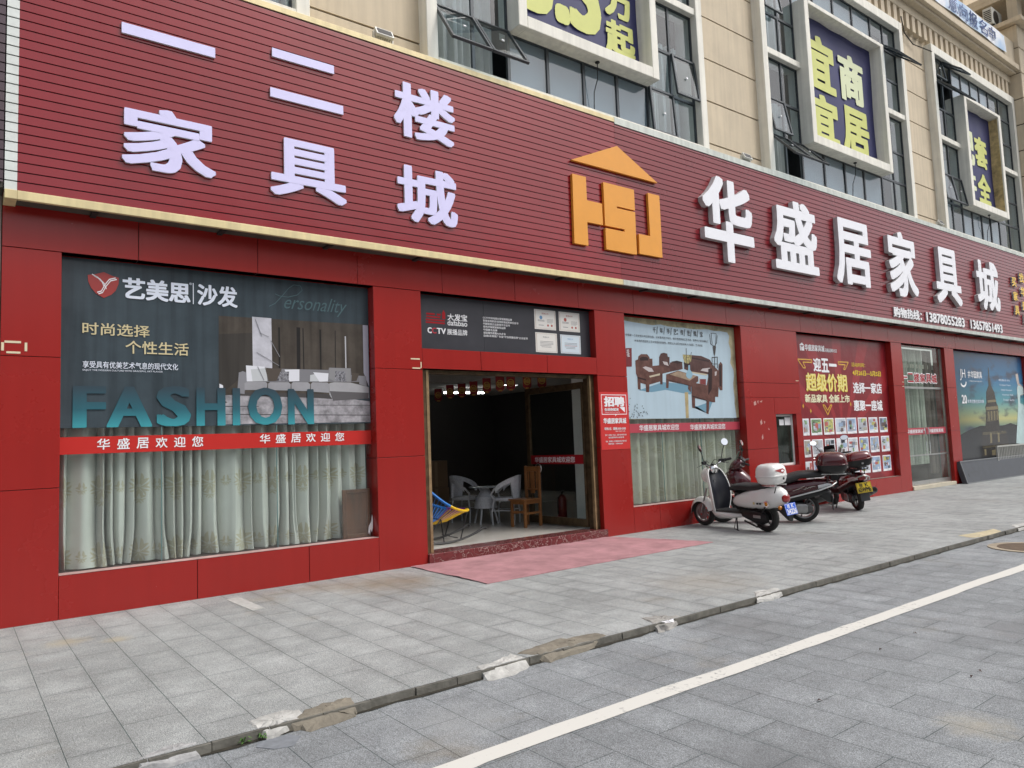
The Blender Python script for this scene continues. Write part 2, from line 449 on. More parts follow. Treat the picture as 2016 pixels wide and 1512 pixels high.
PAVE = granite('pavement_granite', (0.295, 0.308, 0.305), (0.07, 0.105, 0.10), 0.115, 0.39, [(3.8, -0.75, 0.75, (0.21, 0.145, 0.075), 0.55), (3.2, -0.4, 0.45, (0.22, 0.17, 0.11), 0.4), (0.77, -1.0, 0.2, (0.42, 0.37, 0.26), 0.6), (1.1, -1.22, 0.14, (0.42, 0.37, 0.26), 0.6), (6.0, -3.2, 0.7, (0.25, 0.20, 0.14), 0.35), (0.2, -2.1, 0.16, (0.1, 0.1, 0.11), 0.6), (9.4, -2.2, 0.8, (0.2, 0.2, 0.2), 0.4)])
ROAD = granite('road_granite', (0.226, 0.240, 0.250), (0.055, 0.088, 0.085), 0.08, 0.25, [(4.1, -6.35, 0.22, (0.36, 0.33, 0.26), 0.55), (3.0, -5.9, 0.4, (0.13, 0.135, 0.14), 0.5), (6.2, -5.9, 0.6, (0.14, 0.14, 0.145), 0.5), (8.0, -6.5, 0.7, (0.33, 0.33, 0.33), 0.4), (2.2, -4.5, 0.35, (0.33, 0.34, 0.34), 0.4), (5.0, -4.4, 0.5, (0.15, 0.15, 0.15), 0.4)])
KERBF = mat('kerb_mortar', (0.13, 0.125, 0.108), 0.9, var=0.4, vs=7, bump=0.5, bs=40)
DIRT = mat('gutter_dirt', (0.03, 0.026, 0.018), 0.95, var=0.5, vs=12, bump=0.8, bs=50)
RZ = -0.048                               # the carriageway lies 6 cm below the pavement
b = MB()
b.poly([(-40, 0.25, 0), (-40, -3.965, 0), (90, -3.965, 0), (90, 0.25, 0)], PAVE)
o = b.build('pavement', kind='structure')
b = MB()
rnd = random.Random(5)
x = -6.0
while x < 60:                            # front edge: one stone after another, slightly out of line
    wd = 0.295; j = rnd.uniform(-0.008, 0.006)
    b.box(x+0.003, x+wd-0.003, -3.983+j, -3.966, -0.046, -0.0015, KERBF); x += wd
o = b.build('kerb_edge', kind='structure')
b = MB()
b.poly([(-400, -3.96, RZ), (-400, -400, RZ), (400, -400, RZ), (400, -3.96, RZ)], ROAD)
b.build('roadway', kind='structure')
b = MB()
b.poly([(-900, 900, -0.1), (-900, -900, -0.1), (900, -900, -0.1), (900, 900, -0.1)], mat('far_ground', (0.2, 0.19, 0.17), 0.9))
b.build('ground', kind='structure')
b = MB()                                  # gap between kerb and road, with ragged outline
top = []; bot = []
x = -6
while x < 45:
    top.append((x, -3.97)); bot.append((x, -4.0-rnd.uniform(0.0, 0.03))); x += rnd.uniform(0.06, 0.22)
for i in range(len(top)-1):
    b.poly([(*bot[i], RZ+0.004), (*bot[i+1], RZ+0.004), (*top[i+1], RZ+0.004), (*top[i], RZ+0.004)], DIRT)
b.build('gutter_dirt', kind='structure')
LINEM, n_, L_, pb = node_mat('road_line_paint')
tc = n_.nodes.new('ShaderNodeTexCoord')
no = n_.nodes.new('ShaderNodeTexNoise'); no.inputs['Scale'].default_value = 34; no.inputs['Detail'].default_value = 5; no.inputs['Roughness'].default_value = 0.7; L_.new(tc.outputs['Object'], no.inputs['Vector'])
n2 = n_.nodes.new('ShaderNodeTexNoise'); n2.inputs['Scale'].default_value = 1.7; n2.inputs['Detail'].default_value = 4; L_.new(tc.outputs['Object'], n2.inputs['Vector'])
ad = n_.nodes.new('ShaderNodeMath'); ad.operation = 'MULTIPLY_ADD'; ad.inputs[1].default_value = 0.5; L_.new(n2.outputs['Fac'], ad.inputs[0]); L_.new(no.outputs['Fac'], ad.inputs[2])
cr = n_.nodes.new('ShaderNodeValToRGB'); cr.color_ramp.elements[0].position = 0.56; cr.color_ramp.elements[0].color = (0.27, 0.27, 0.265, 1); cr.color_ramp.elements[1].position = 0.68; cr.color_ramp.elements[1].color = (0.60, 0.59, 0.55, 1)
L_.new(ad.outputs[0], cr.inputs[0]); L_.new(cr.outputs[0], pb.inputs['Base Color']); pb.inputs['Roughness'].default_value = 0.75
b = MB(); x = -8.0
prev = None
while x < 70:
    s_ = 0.0 if x < 2.0 else (0.012 if x < 3.68 else -0.004 if x < 8.2 else -0.02)
    e = (x, -5.045+s_+rnd.uniform(-0.006, 0.006), -4.915+s_+rnd.uniform(-0.006, 0.006))
    if prev: b.poly([(prev[0], prev[1], RZ+0.004), (e[0], e[1], RZ+0.004), (e[0], e[2], RZ+0.004), (prev[0], prev[2], RZ+0.004)], LINEM)
    prev = e; x += rnd.uniform(0.1, 0.35)
b.build('road_marking', kind='structure')
# broken kerb and mortar repairs
MORT_W = mat('pale_mortar', (0.42, 0.415, 0.395), 0.9, var=0.3, vs=9, bump=0.8, bs=30, bd=0.01)
MORT_B = mat('brown_mortar', (0.185, 0.165, 0.13), 0.9, var=0.3, vs=7, bump=0.9, bs=18, bd=0.015)
MORT_Y = mat('yellow_mortar', (0.45, 0.39, 0.26), 0.9, var=0.2, vs=6, bump=0.5, bs=30)
def repair(pts, m, h=0.012, label=None):
    q = []
    for i in range(len(pts)):
        a, c = Vector(pts[i]), Vector(pts[(i+1) % len(pts)])
        for t in (0, 0.25, 0.5, 0.75):
            p = a.lerp(c, t)
            q.append((p.x+rnd.uniform(-0.012, 0.012), p.y+rnd.uniform(-0.014, 0.014)))
    zt = lambda y, j: max(RZ+0.006, min(h*0.6, RZ+0.006+(y+4.05)/0.13*(h-RZ)))+j
    cx_ = sum(p[0] for p in q)/len(q); cy_ = sum(p[1] for p in q)/len(q)
    b = MB(); rg = []
    for f in (1.0, 0.93, 0.6, 0.25):
        rg.append([(cx_+(p[0]-cx_)*f, cy_+(p[1]-cy_)*f, (zt(cy_+(p[1]-cy_)*f, rnd.uniform(-0.004, 0.006)) if f < 1 else RZ+0.001 if p[1] < -3.975 else 0.0008)) for p in q])
    b.rings(rg, m, smooth=False)
    b.build('mortar_patch', kind='structure')
repair([(0.76, -3.93), (0.93, -3.87), (1.02, -3.93), (1.01, -4.02), (0.73, -4.02)], mat('chipped_stone', (0.33, 0.33, 0.33), 0.8, var=0.3, vs=20, bump=0.5), 0.006)
repair([(1.31, -3.83), (1.45, -3.79), (1.59, -3.85), (1.58, -3.97), (1.48, -3.99), (1.34, -4.03), (1.31, -3.93)], MORT_W)
repair([(1.47, -3.985), (1.6, -3.9), (1.75, -3.86), (1.89, -3.87), (1.87, -4.0), (1.83, -4.05), (1.57, -4.07)], MORT_B, 0.016)
repair([(2.75, -3.92), (2.9, -3.9), (3.11, -3.83), (3.11, -4.01), (2.9, -4.09), (2.73, -4.07)], MORT_W)
repair([(3.13, -3.85), (3.37, -3.8), (3.64, -3.8), (3.9, -3.85), (3.9, -3.96), (3.54, -4.02), (3.27, -4.04)], MORT_B, 0.014)
repair([(4.46, -3.76), (4.62, -3.83), (4.74, -3.96), (4.52, -4.04), (4.36, -4.06), (4.41, -3.92)], mat('grey_mortar', (0.3, 0.29, 0.27), 0.9, var=0.3, vs=9, bump=0.6), 0.01)
repair([(5.89, -3.84), (6.19, -3.89), (6.11, -4.0), (5.89, -4.03), (5.68, -4.0)], MORT_W)
repair([(10.6, -3.72), (11.54, -3.82), (11.35, -3.96), (10.48, -3.98)], MORT_Y, 0.008)
repair([(12.04, -3.83), (12.44, -3.87), (12.3, -4.0), (11.8, -4.0)], MORT_W, 0.008)
# stains and odd stones lie in the paving
def stain(pts, z, m):
    b = MB(); b.slab(pts, z+0.0006, z+0.003, m); b.build('paving_stain', kind='structure')
0 and stain([(3.95, -6.33), (4.26, -6.21), (4.28, -6.45), (4.0, -6.56)], RZ, mat('ochre_sett', (0.35, 0.34, 0.31), 0.75, var=0.35, vs=14, bump=0.3))
stain([(1.3, -4.02), (1.45, -4.03), (1.5, -4.1), (1.42, -4.2), (1.33, -4.17), (1.27, -4.08)], RZ, mat('blue_grey_spot', (0.19, 0.205, 0.225), 0.7, var=0.2, vs=20))
stain([(2.22, -0.26), (2.36, -0.25), (2.37, -0.98), (2.25, -1.0)], 0, mat('pale_sett', (0.43, 0.43, 0.41), 0.75, var=0.25, vs=12))
# manhole
t = thing('manhole_cover', 'round rusty brown manhole cover in the road near the right edge of the picture', 'manhole cover', (10.35, -4.6, RZ))
b = MB(); b.lathe([(0.0, 0.001), (0.33, 0.001), (0.33, 0.012), (0.0, 0.012)], (10.35, -4.6, RZ), mat('rusty_iron', (0.12, 0.085, 0.055), 0.7, metal=0.3, var=0.4, vs=8, bump=0.8, bs=25), 'z', 40); b.build('lid', t)
b = MB(); b.lathe([(0.335, 0.001), (0.43, 0.001), (0.43, 0.009), (0.335, 0.009)], (10.35, -4.6, RZ), mat('manhole_mortar', (0.32, 0.27, 0.2), 0.9, var=0.3, vs=6, bump=0.5), 'z', 40, True); b.build('rim', t)
# weeds in the gutter
LEAF = mat('weed_leaf', (0.07, 0.16, 0.03), 0.6, var=0.3, vs=30)
t = None
for k, (x, y) in enumerate([(1.235, -3.992), (1.33, -3.995)]):
    b = MB()
    for i in range(9):
        a = rnd.uniform(0, 6.28); l = rnd.uniform(0.02, 0.05); h = rnd.uniform(0.012, 0.04)
        c_, s_ = math.cos(a), math.sin(a); q = 0.006
        b.poly([(x, y, RZ+0.002), (x+c_*l*0.5-s_*q, y+s_*l*0.5+c_*q, RZ+h), (x+c_*l, y+s_*l, RZ+h*0.7), (x+c_*l*0.5+s_*q, y+s_*l*0.5-c_*q, RZ+h)], LEAF)
    b.build('weed', label=['green weed sprouting at the kerb, nearer the left edge of the photo', 'small weed right beside the pale mortar repair at the kerb'][k], cat='weed', group='weeds at the kerb', at=(x, y, RZ))
# scraps
b = MB()
for i in range(5):
    a = i*1.3
    b.poly([(4.47+0.03*math.cos(a), -4.05+0.03*math.sin(a), 0.004+0.01*i), (4.47+0.06*math.cos(a+0.9), -4.05+0.05*math.sin(a+0.9), 0.02), (4.47+0.05*math.cos(a+2.2), -4.05+0.05*math.sin(a+2.2), 0.012+0.008*i)], WPRINT)
b.build('paper_scrap', label='crumpled white paper scrap lying on the kerb in front of the carpet', cat='litter', at=(4.47, -4.05, 0))
LEAFB = mat('dead_leaf', (0.06, 0.035, 0.03), 0.8)
for k, (x, y) in enumerate([(5.05, -5.41), (5.62, -5.38), (5.82, -5.51), (4.87, -6.04), (5.01, -6.03), (3.87, -5.65)]):
    b = MB(); q = 0.018; a = k*1.1
    b.poly([(x+q*math.cos(a), y+q*math.sin(a), RZ+0.003), (x+0.5*q*math.cos(a+1.5), y+0.5*q*math.sin(a+1.5), RZ+0.014), (x-q*math.cos(a), y-q*math.sin(a), RZ+0.004), (x-0.5*q*math.cos(a+1.5), y-0.5*q*math.sin(a+1.5), RZ+0.012)], LEAFB)
    b.build('dead_leaf', label='tiny dark dead leaf lying on the grey road setts beyond the white line', cat='leaf', group='dead leaves on the road', at=(x, y, RZ))
# carpet before the door
CARP = mat('pink_carpet', (0.37, 0.19, 0.205), 0.95, var=0.3, vs=2.5, bump=0.5, bs=150, bd=0.003)
b = MB(); nx, ny = 40, 18; rows = []
for j in range(ny+1):
    v = j/ny; row = []
    xl, xr, yb = 4.46, 7.8+0.46*(1-v), -1.62+0.05*0
    for i in range(nx+1):
        u = i/nx; x = xl+(xr-xl)*u; y = (-1.62+0.05*u)*(1-v)-0.02*v
        e = min(u, 1-u, (1-v))
        z = 0.004+0.004*abs(math.sin(x*3.1+y*1.7))+0.006*max(0, math.sin(x*5.3-y*2.9))**6+(0.007*rnd.random() if e < 0.02 else 0)
        row.append((x+rnd.uniform(-0.006, 0.006)*(e == 0), y+rnd.uniform(-0.006, 0.006)*(e == 0), z))
    rows.append(row)
b.rings(rows, CARP, closed=False)
b.rings([[(p[0], p[1], 0.0008) for p in rows[0]], rows[0]], CARP, closed=False)
b.build('doorway_carpet', label='faded pink carpet spread on the paving before the shop entrance', cat='carpet', at=(6.2, -0.8, 0))
# ---------------------------------------------------------------- shop building
shop = thing('shop_building', 'long beige commercial building clad in red panels on the ground floor', 'building', (13, 0, 0))
G1 = 0.006
def panels(name, x0, x1, zs, y0=0.0, y1=0.3, xs=None):
    """aluminium composite panels with open joints over a dark core"""
    b = MB()
    xs = xs or [x0, x1]
    g = 0.003
    b.box(x0+0.012, x1-0.012, y0+0.012, y1, zs[0], zs[-1]-0.001, DARK)
    for i in range(len(xs)-1):
        for k in range(len(zs)-1):
            l = g if i else 0; r = g if i < len(xs)-2 else 0
            b.box(xs[i]+l, xs[i+1]-r, y0, y1-0.004, zs[k]+(g if k else 0), zs[k+1]-g, RED)
    return b.build(name, shop, 0.002, 1)
ZJ = [0.0, 1.335, 2.415, 3.421]
panels('pillar', 0.345, 0.812, [0.0, 1.2, 2.415, 3.421])
panels('pillar', 4.06, 4.722, ZJ)
panels('pillar', 7.76, 8.402, ZJ)
panels('pillar', 17.082, 17.6, ZJ)
panels('pillar', 19.88, 20.41, ZJ)
panels('pillar', 25.43, 26.1, ZJ)
# broad pillar with the small counter window
b = MB()
b.box(11.44, 12.34, 0.012, 0.3, 0, 3.42, DARK); b.box(13.06, 13.21, 0.012, 0.3, 0, 3.42, DARK)
b.box(12.34, 13.06, 0.012, 0.3, 0, 0.8, DARK); b.box(12.34, 13.06, 0.012, 0.3, 1.83, 3.42, DARK)
for q in [(11.42, 13.23, 2.388, 3.418), (11.42, 13.23, 2.115, 2.382), (11.42, 12.33, 1.168, 2.11), (12.336, 13.23, 1.8, 2.11), (13.04, 13.23, 1.168, 1.797),
          (11.42, 12.33, 0.0, 1.162), (12.336, 13.23, 0.0, 0.82), (13.04, 13.23, 0.823, 1.162)]:
    b.box(q[0], q[1], 0, 0.296, q[2], q[3], RED)
b.box(12.33, 12.36, 0.0005, 0.296, 0.823, 1.797, RED)
b.build('pillar', shop, 0.002, 1)
# beam over all the openings, its joints every 1.19 m
bx = [0.345]+[1.473+1.193*k for k in range(21)]+[26.1]
panels('beam', 0.345, 26.1, [3.425, 3.95], xs=bx, y1=0.3)
panels('sill_wall', 0.815, 4.057, [0, 0.397], xs=[0.815, 2.02, 3.2, 4.057])
panels('sill_wall', 8.405, 11.417, [0, 0.39], xs=[8.405, 9.0, 10.2, 11.417])
panels('sill_wall', 13.233, 17.079, [0, 0.37], xs=[13.233, 14.5, 15.7, 17.079])
panels('sill_wall', 20.413, 25.427, [0, 0.48], xs=[20.413, 21.6, 22.8, 24.0, 25.427])
panels('lintel', 4.725, 7.757, [2.432, 2.69], xs=[4.725, 5.626, 6.783, 7.757])
SILLM = mat('dusty_sill', (0.46, 0.3, 0.28), 0.6, var=0.25, vs=5)
P('sill', shop, SILLM, (0.815, 4.057, -0.002, 0.14, 0.398, 0.402))
P('sill', shop, SILLM, (8.405, 11.417, -0.002, 0.14, 0.391, 0.395))
P('sill', shop, mat('grimy_sill', (0.2, 0.14, 0.12), 0.7, var=0.3, vs=5), (13.233, 17.079, -0.002, 0.14, 0.371, 0.375))
# reveals return the red panel into each opening
b = MB()
for x0, x1, z0 in [(0.815, 4.057, 0.402), (8.405, 11.417, 0.395), (13.233, 17.079, 0.375), (17.603, 19.877, 0.08), (20.413, 25.427, 0.48), (4.725, 7.757, 2.69)]:
    b.box(x0, x1, 0.14, 0.3, 3.40, 3.423, RED)
b.build('opening_head', shop)
# glass of the two display windows and behind the big poster
def panes(name, xs, z0, z1, y, m, label=None):
    b = MB()
    for i in range(len(xs)-1): b.box(xs[i]+0.004, xs[i+1]-0.004, y, y+0.01, z0, z1, m)
    return b.build(name, shop, label=label)
panes('window_glass', [0.813, 1.715, 2.9, 4.059], 0.402, 3.4, 0.140, GLASS)
panes('window_glass', [8.403, 9.3, 10.3, 11.42], 0.395, 3.4, 0.140, GLASSDIRTY)
GEDGE = mat('glass_edge_silicone', (0.12, 0.22, 0.22), 0.3)
for x in (1.715, 2.9, 9.3, 10.3): P('glass_joint', shop, GEDGE, (x-0.0035, x+0.0035, 0.138, 0.152, 0.402, 3.4))
# showroom
FLOORT = mat('glossy_floor_tile', (0.62, 0.60, 0.55), 0.06, spec=0.6, var=0.05, vs=1)
P('showroom_floor', shop, FLOORT, (0.4, 26, 0.14, 10.0, 0.02, 0.12))
P('showroom_ceiling', shop, CEIL, (0.4, 26, 0.3, 10.0, 2.9, 3.0), (4.3, 13, 1.9, 2.15, 2.72, 2.899), (4.3, 13, 4.6, 4.85, 2.72, 2.899), (4.3, 7.9, 0.3, 1.1, 2.80, 2.899))
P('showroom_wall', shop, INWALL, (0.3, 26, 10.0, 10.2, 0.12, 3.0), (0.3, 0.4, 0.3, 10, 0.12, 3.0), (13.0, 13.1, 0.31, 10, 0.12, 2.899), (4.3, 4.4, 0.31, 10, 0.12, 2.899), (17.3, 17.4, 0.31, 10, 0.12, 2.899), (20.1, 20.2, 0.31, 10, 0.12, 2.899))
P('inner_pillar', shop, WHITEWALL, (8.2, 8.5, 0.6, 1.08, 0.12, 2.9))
# entrance
MARBLE, n_, L_, pb = node_mat('red_marble')
tc = n_.nodes.new('ShaderNodeTexCoord'); no = n_.nodes.new('ShaderNodeTexNoise'); no.inputs['Scale'].default_value = 5; no.inputs['Detail'].default_value = 6
vo = n_.nodes.new('ShaderNodeTexVoronoi'); vo.feature = 'DISTANCE_TO_EDGE'; vo.inputs['Scale'].default_value = 6
vm = n_.nodes.new('ShaderNodeVectorMath'); vm.operation = 'MULTIPLY_ADD'; vm.inputs[1].default_value = (0.7, 0.7, 0.7)
L_.new(tc.outputs['Object'], no.inputs['Vector']); L_.new(no.outputs['Color'], vm.inputs[0]); L_.new(tc.outputs['Object'], vm.inputs[2]); L_.new(vm.outputs[0], vo.inputs['Vector'])
cr = n_.nodes.new('ShaderNodeValToRGB'); cr.color_ramp.elements[0].position = 0.0; cr.color_ramp.elements[0].color = (0.42, 0.33, 0.3, 1)
cr.color_ramp.elements[1].position = 0.028; cr.color_ramp.elements[1].color = (0.11, 0.02, 0.022, 1)
e = cr.color_ramp.elements.new(0.5); e.color = (0.17, 0.04, 0.04, 1)
L_.new(vo.outputs['Distance'], cr.inputs[0]); L_.new(cr.outputs[0], pb.inputs['Base Color']); pb.inputs['Roughness'].default_value = 0.15
P('door_step', shop, MARBLE, (4.722, 7.80, -0.035, 0.3, 0.001, 0.122), bevel=0.006)
dr = P('door_frame', shop, BRONZE, (4.724, 4.80, 0.06, 0.24, 0.123, 2.43), (7.68, 7.756, 0.08, 0.24, 0.123, 2.43), (4.80, 7.68, 0.1, 0.22, 2.38, 2.43), bevel=0.004)
P('frame_edge', dr, BRASS, (4.801, 4.84, 0.055, 0.12, 0.123, 2.42), (7.655, 7.679, 0.07, 0.12, 0.123, 2.42))
# right leaf swung in
lf = P('door_leaf', shop, BRONZE, (7.655, 7.705, 0.25, 0.285, 0.14, 2.34), (7.655, 7.705, 1.56, 1.65, 0.14, 2.34), (7.655, 7.705, 0.285, 1.56, 2.24, 2.34), (7.655, 7.705, 0.285, 1.56, 0.14, 0.26), bevel=0.004)
P('leaf_glass', lf, DOORGLASS, (7.676, 7.684, 0.285, 1.56, 0.26, 2.24))
b = MB(); ring = [(7.645, 1.36+0.075*math.cos(i*math.pi/10), 1.02+0.075*math.sin(i*math.pi/10)) for i in range(20)]
b.tube(ring, 0.009, STEEL, 6, True); b.build('pull_ring', lf)
# stickers band on that leaf
b = MB(); b.box(7.664, 7.674, 0.286, 1.56, 1.09, 1.232, mat('deep_red_vinyl', (0.3, 0.008, 0.014), 0.35))
bl = b.build('welcome_band', None, label='dark red welcome band stuck on the glass of the open door leaf', cat='sticker band', at=(7.67, 0.95, 1.09))
mb = MB(); letter(mb, '华盛居家具城欢迎您', 0.0, 0.98, 1.115, 1.205, 0, WPRINT, bold=0.012)
mb.v = [(7.6625+p[1], 1.46-p[0], p[2]) for p in mb.v]
mb.build('lettering', bl)
# glazed double door of the second entrance
d2 = P('door_frame', shop, STEEL, (17.602, 17.66, 0.085, 0.125, 0.085, 3.4), (19.82, 19.878, 0.085, 0.125, 0.085, 3.4), (17.66, 19.82, 0.09, 0.12, 2.37, 2.42))
P('transom_glass', d2, GLASSDIRTY, (17.66, 19.82, 0.1, 0.108, 2.42, 3.4))
for xa, xb in ((17.665, 18.66), (18.672, 19.815)):
    l = P('door_leaf', shop, GLASSDIRTY, (xa, xb, 0.1, 0.11, 0.19, 2.365))
    P('rail', l, STEEL, (xa, xb, 0.092, 0.118, 0.09, 0.189), (xa, xb, 0.094, 0.116, 0.77, 0.80))
    hx = xb-0.09 if xa < 18 else xa+0.09
    b = MB(); b.tube([(hx, 0.06, 0.8), (hx, 0.045, 0.86), (hx, 0.045, 1.38), (hx, 0.06, 1.43)], 0.013, CHROME); b.box(hx-0.012, hx+0.012, 0.05, 0.1, 0.84, 0.87, CHROME); b.box(hx-0.012, hx+0.012, 0.05, 0.1, 1.36, 1.39, CHROME); b.build('handle', l)
P('door_step', shop, mat('cream_stone', (0.52, 0.47, 0.37), 0.6, var=0.1), (17.602, 19.878, -0.03, 0.3, 0.002, 0.085), bevel=0.005)
# counter window
cw = P('counter_window', shop, mat('white_pvc', (0.8, 0.8, 0.78), 0.4, var=0.08), (12.362, 12.40, 0.085, 0.13, 0.823, 1.797), (13.0, 13.038, 0.085, 0.13, 0.823, 1.797), (12.40, 13.0, 0.085, 0.13, 0.823, 0.865), (12.40, 13.0, 0.085, 0.13, 1.757, 1.797), bevel=0.003)
P('pane', cw, glass('green_glass', (0.35, 0.62, 0.52), 1.5, 0.05), (12.40, 13.0, 0.105, 0.111, 0.865, 1.757))
P('counter_room', shop, mat('green_room', (0.14, 0.34, 0.28), 0.8, var=0.3, vs=3), (12.1, 13.19, 0.9, 1.0, 0.5, 2.3), (12.0, 12.1, 0.305, 1.0, 0.5, 2.3))
# peeled patches and screw marks on the broad pillar
SCAR = mat('peeled_primer', (0.5, 0.28, 0.25), 0.8)
for q in [[(11.68, 2.02), (11.74, 2.05), (11.76, 1.98), (11.69, 1.96)], [(11.79, 2.04), (11.83, 2.06), (11.82, 1.99)], [(11.86, 2.03), (11.95, 2.06), (11.93, 2.02)], [(11.84, 1.66), (11.89, 1.71), (11.91, 1.63), (11.86, 1.6)], [(11.96, 1.68), (12.0, 1.66), (11.97, 1.62)], [(12.08, 1.55), (12.12, 1.52), (12.1, 1.5)], [(11.86, 1.38), (11.9, 1.44), (11.91, 1.36), (11.87, 1.33)]]:
    b = MB(); b.flat(q, -0.0012, SCAR); b.build('peeled_mark', shop)

# ------------------------------------------------ upper storey
WY = 0.10
ZG = [6.3, 6.79, 7.605, 8.42, 9.235, 10.04, 10.855, 11.62]
bays = [(-2.56, 3.28, -1.15, 1.85), (4.88, 10.72, 6.33, 9.30), (12.60, 18.80, 14.0, 17.41), (20.43, 26.18, 21.9, 24.45)]
b = MB()
segs = [(-6, -2.56), (3.28, 4.88), (10.72, 12.60), (18.80, 20.43)]
for x0, x1 in segs:
    b.box(x0, x1, WY+0.03, 0.4, 6.0, 11.62, DARK)
    for k in range(len(ZG)-1):
        b.box(x0, x1, WY, 0.38, ZG[k]+0.014, ZG[k+1]-0.014, BEIGE)
for x0, x1, *_ in bays:
    b.box(x0, x1, WY, 0.4, 11.565, 11.62, BEIGE)
b.box(-6, 26.2, WY+0.35, 10, 6.0, 6.5, DARK)
b.build('upper_wall', shop)
b = MB()                                     # frieze of ribs, band, ledge, parapet
b.box(-6, 26.2, WY, 0.5, 11.621, 12.05, BEIGE)
x = 0.1
while x < 26.1:
    b.prism([(x, 11.63), (x+0.17, 11.63), (x+0.17, 12.049), (x, 12.049)], -0.035, WY-0.001, BEIGE); x += 0.33
b.box(-6, 26.2, -0.05, 0.5, 12.05, 12.28, BEIGE)
b.box(-6, 26.2, -0.22, 0.5, 12.281, 12.36, BEIGE)
b.box(-6, 26.2, -0.32, 0.5, 12.361, 12.53, BEIGE)
b.box(-6, 26.2, -0.22, 0.1, 12.531, 13.32, BEIGE)
b.build('cornice', shop, 0.012, 2)
P('roof_slab', shop, BEIGE, (-6, 26.2, 0.1, 10, 12.6, 12.9))
b = MB()                                     # corner tower
for k in range(10):
    z0 = 6.0 if k == 0 else 6.59+0.815*(k-1)
    z1 = min(6.59+0.815*k, 13.86)
    b.box(26.2, 33, -0.35, 6, z0+0.014, z1-0.014, BEIGE)
b.box(26.23, 32.9, -0.32, 5.9, 6.0, 13.86, DARK)
b.box(25.98, 33.2, -0.56, 6.2, 13.861, 14.0, BEIGE)
b.build('corner_tower', shop, 0.01, 1)
P('upper_storey', shop, BEIGE, (26.55, 26.95, -0.31, -0.03, 14.0, 17), (8, 40, 3.6, 4, 12.9, 22), (26.6, 40, 1.2, 1.4, 14.0, 17))
P('eave', shop, BEIGE, (26.5, 40, -2.0, 3.5, 15.12, 15.3), (26.5, 26.7, -2.0, 3.5, 14.98, 15.119), bevel=0.01)

RINGS = []
CURT_UP = mat('sheer_curtain', (0.55, 0.56, 0.53), 0.9, var=0.1, vs=3)
ROOMUP = mat('upper_room', (0.10, 0.105, 0.11), 0.9, var=0.2, vs=1)
SPANDREL = mat('spandrel_grey', (0.27, 0.30, 0.325), 0.8, var=0.08, vs=2)  # back-painted grey of the spandrel panels
def wavy(x0, x1, z0, z1, y, amp, wl, m, seed, nz=2, closedness=1.0):
    b = MB(); r_ = random.Random(seed); n = max(8, int((x1-x0)/wl*14))
    ph = [r_.uniform(0, 6.28) for _ in range(6)]
    rows = []
    for k in range(nz+1):
        z = z0+(z1-z0)*k/nz; row = []
        for i in range(n+1):
            u = x0+(x1-x0)*i/n; t = u/wl*2*math.pi
            row.append((u, y+amp*(math.sin(t+1.3*math.sin(t*0.37+ph[0])+ph[1])+0.45*math.sin(2.3*t+ph[2])), z))
        rows.append(row)
    b.rings(rows, m, closed=False)
    return b
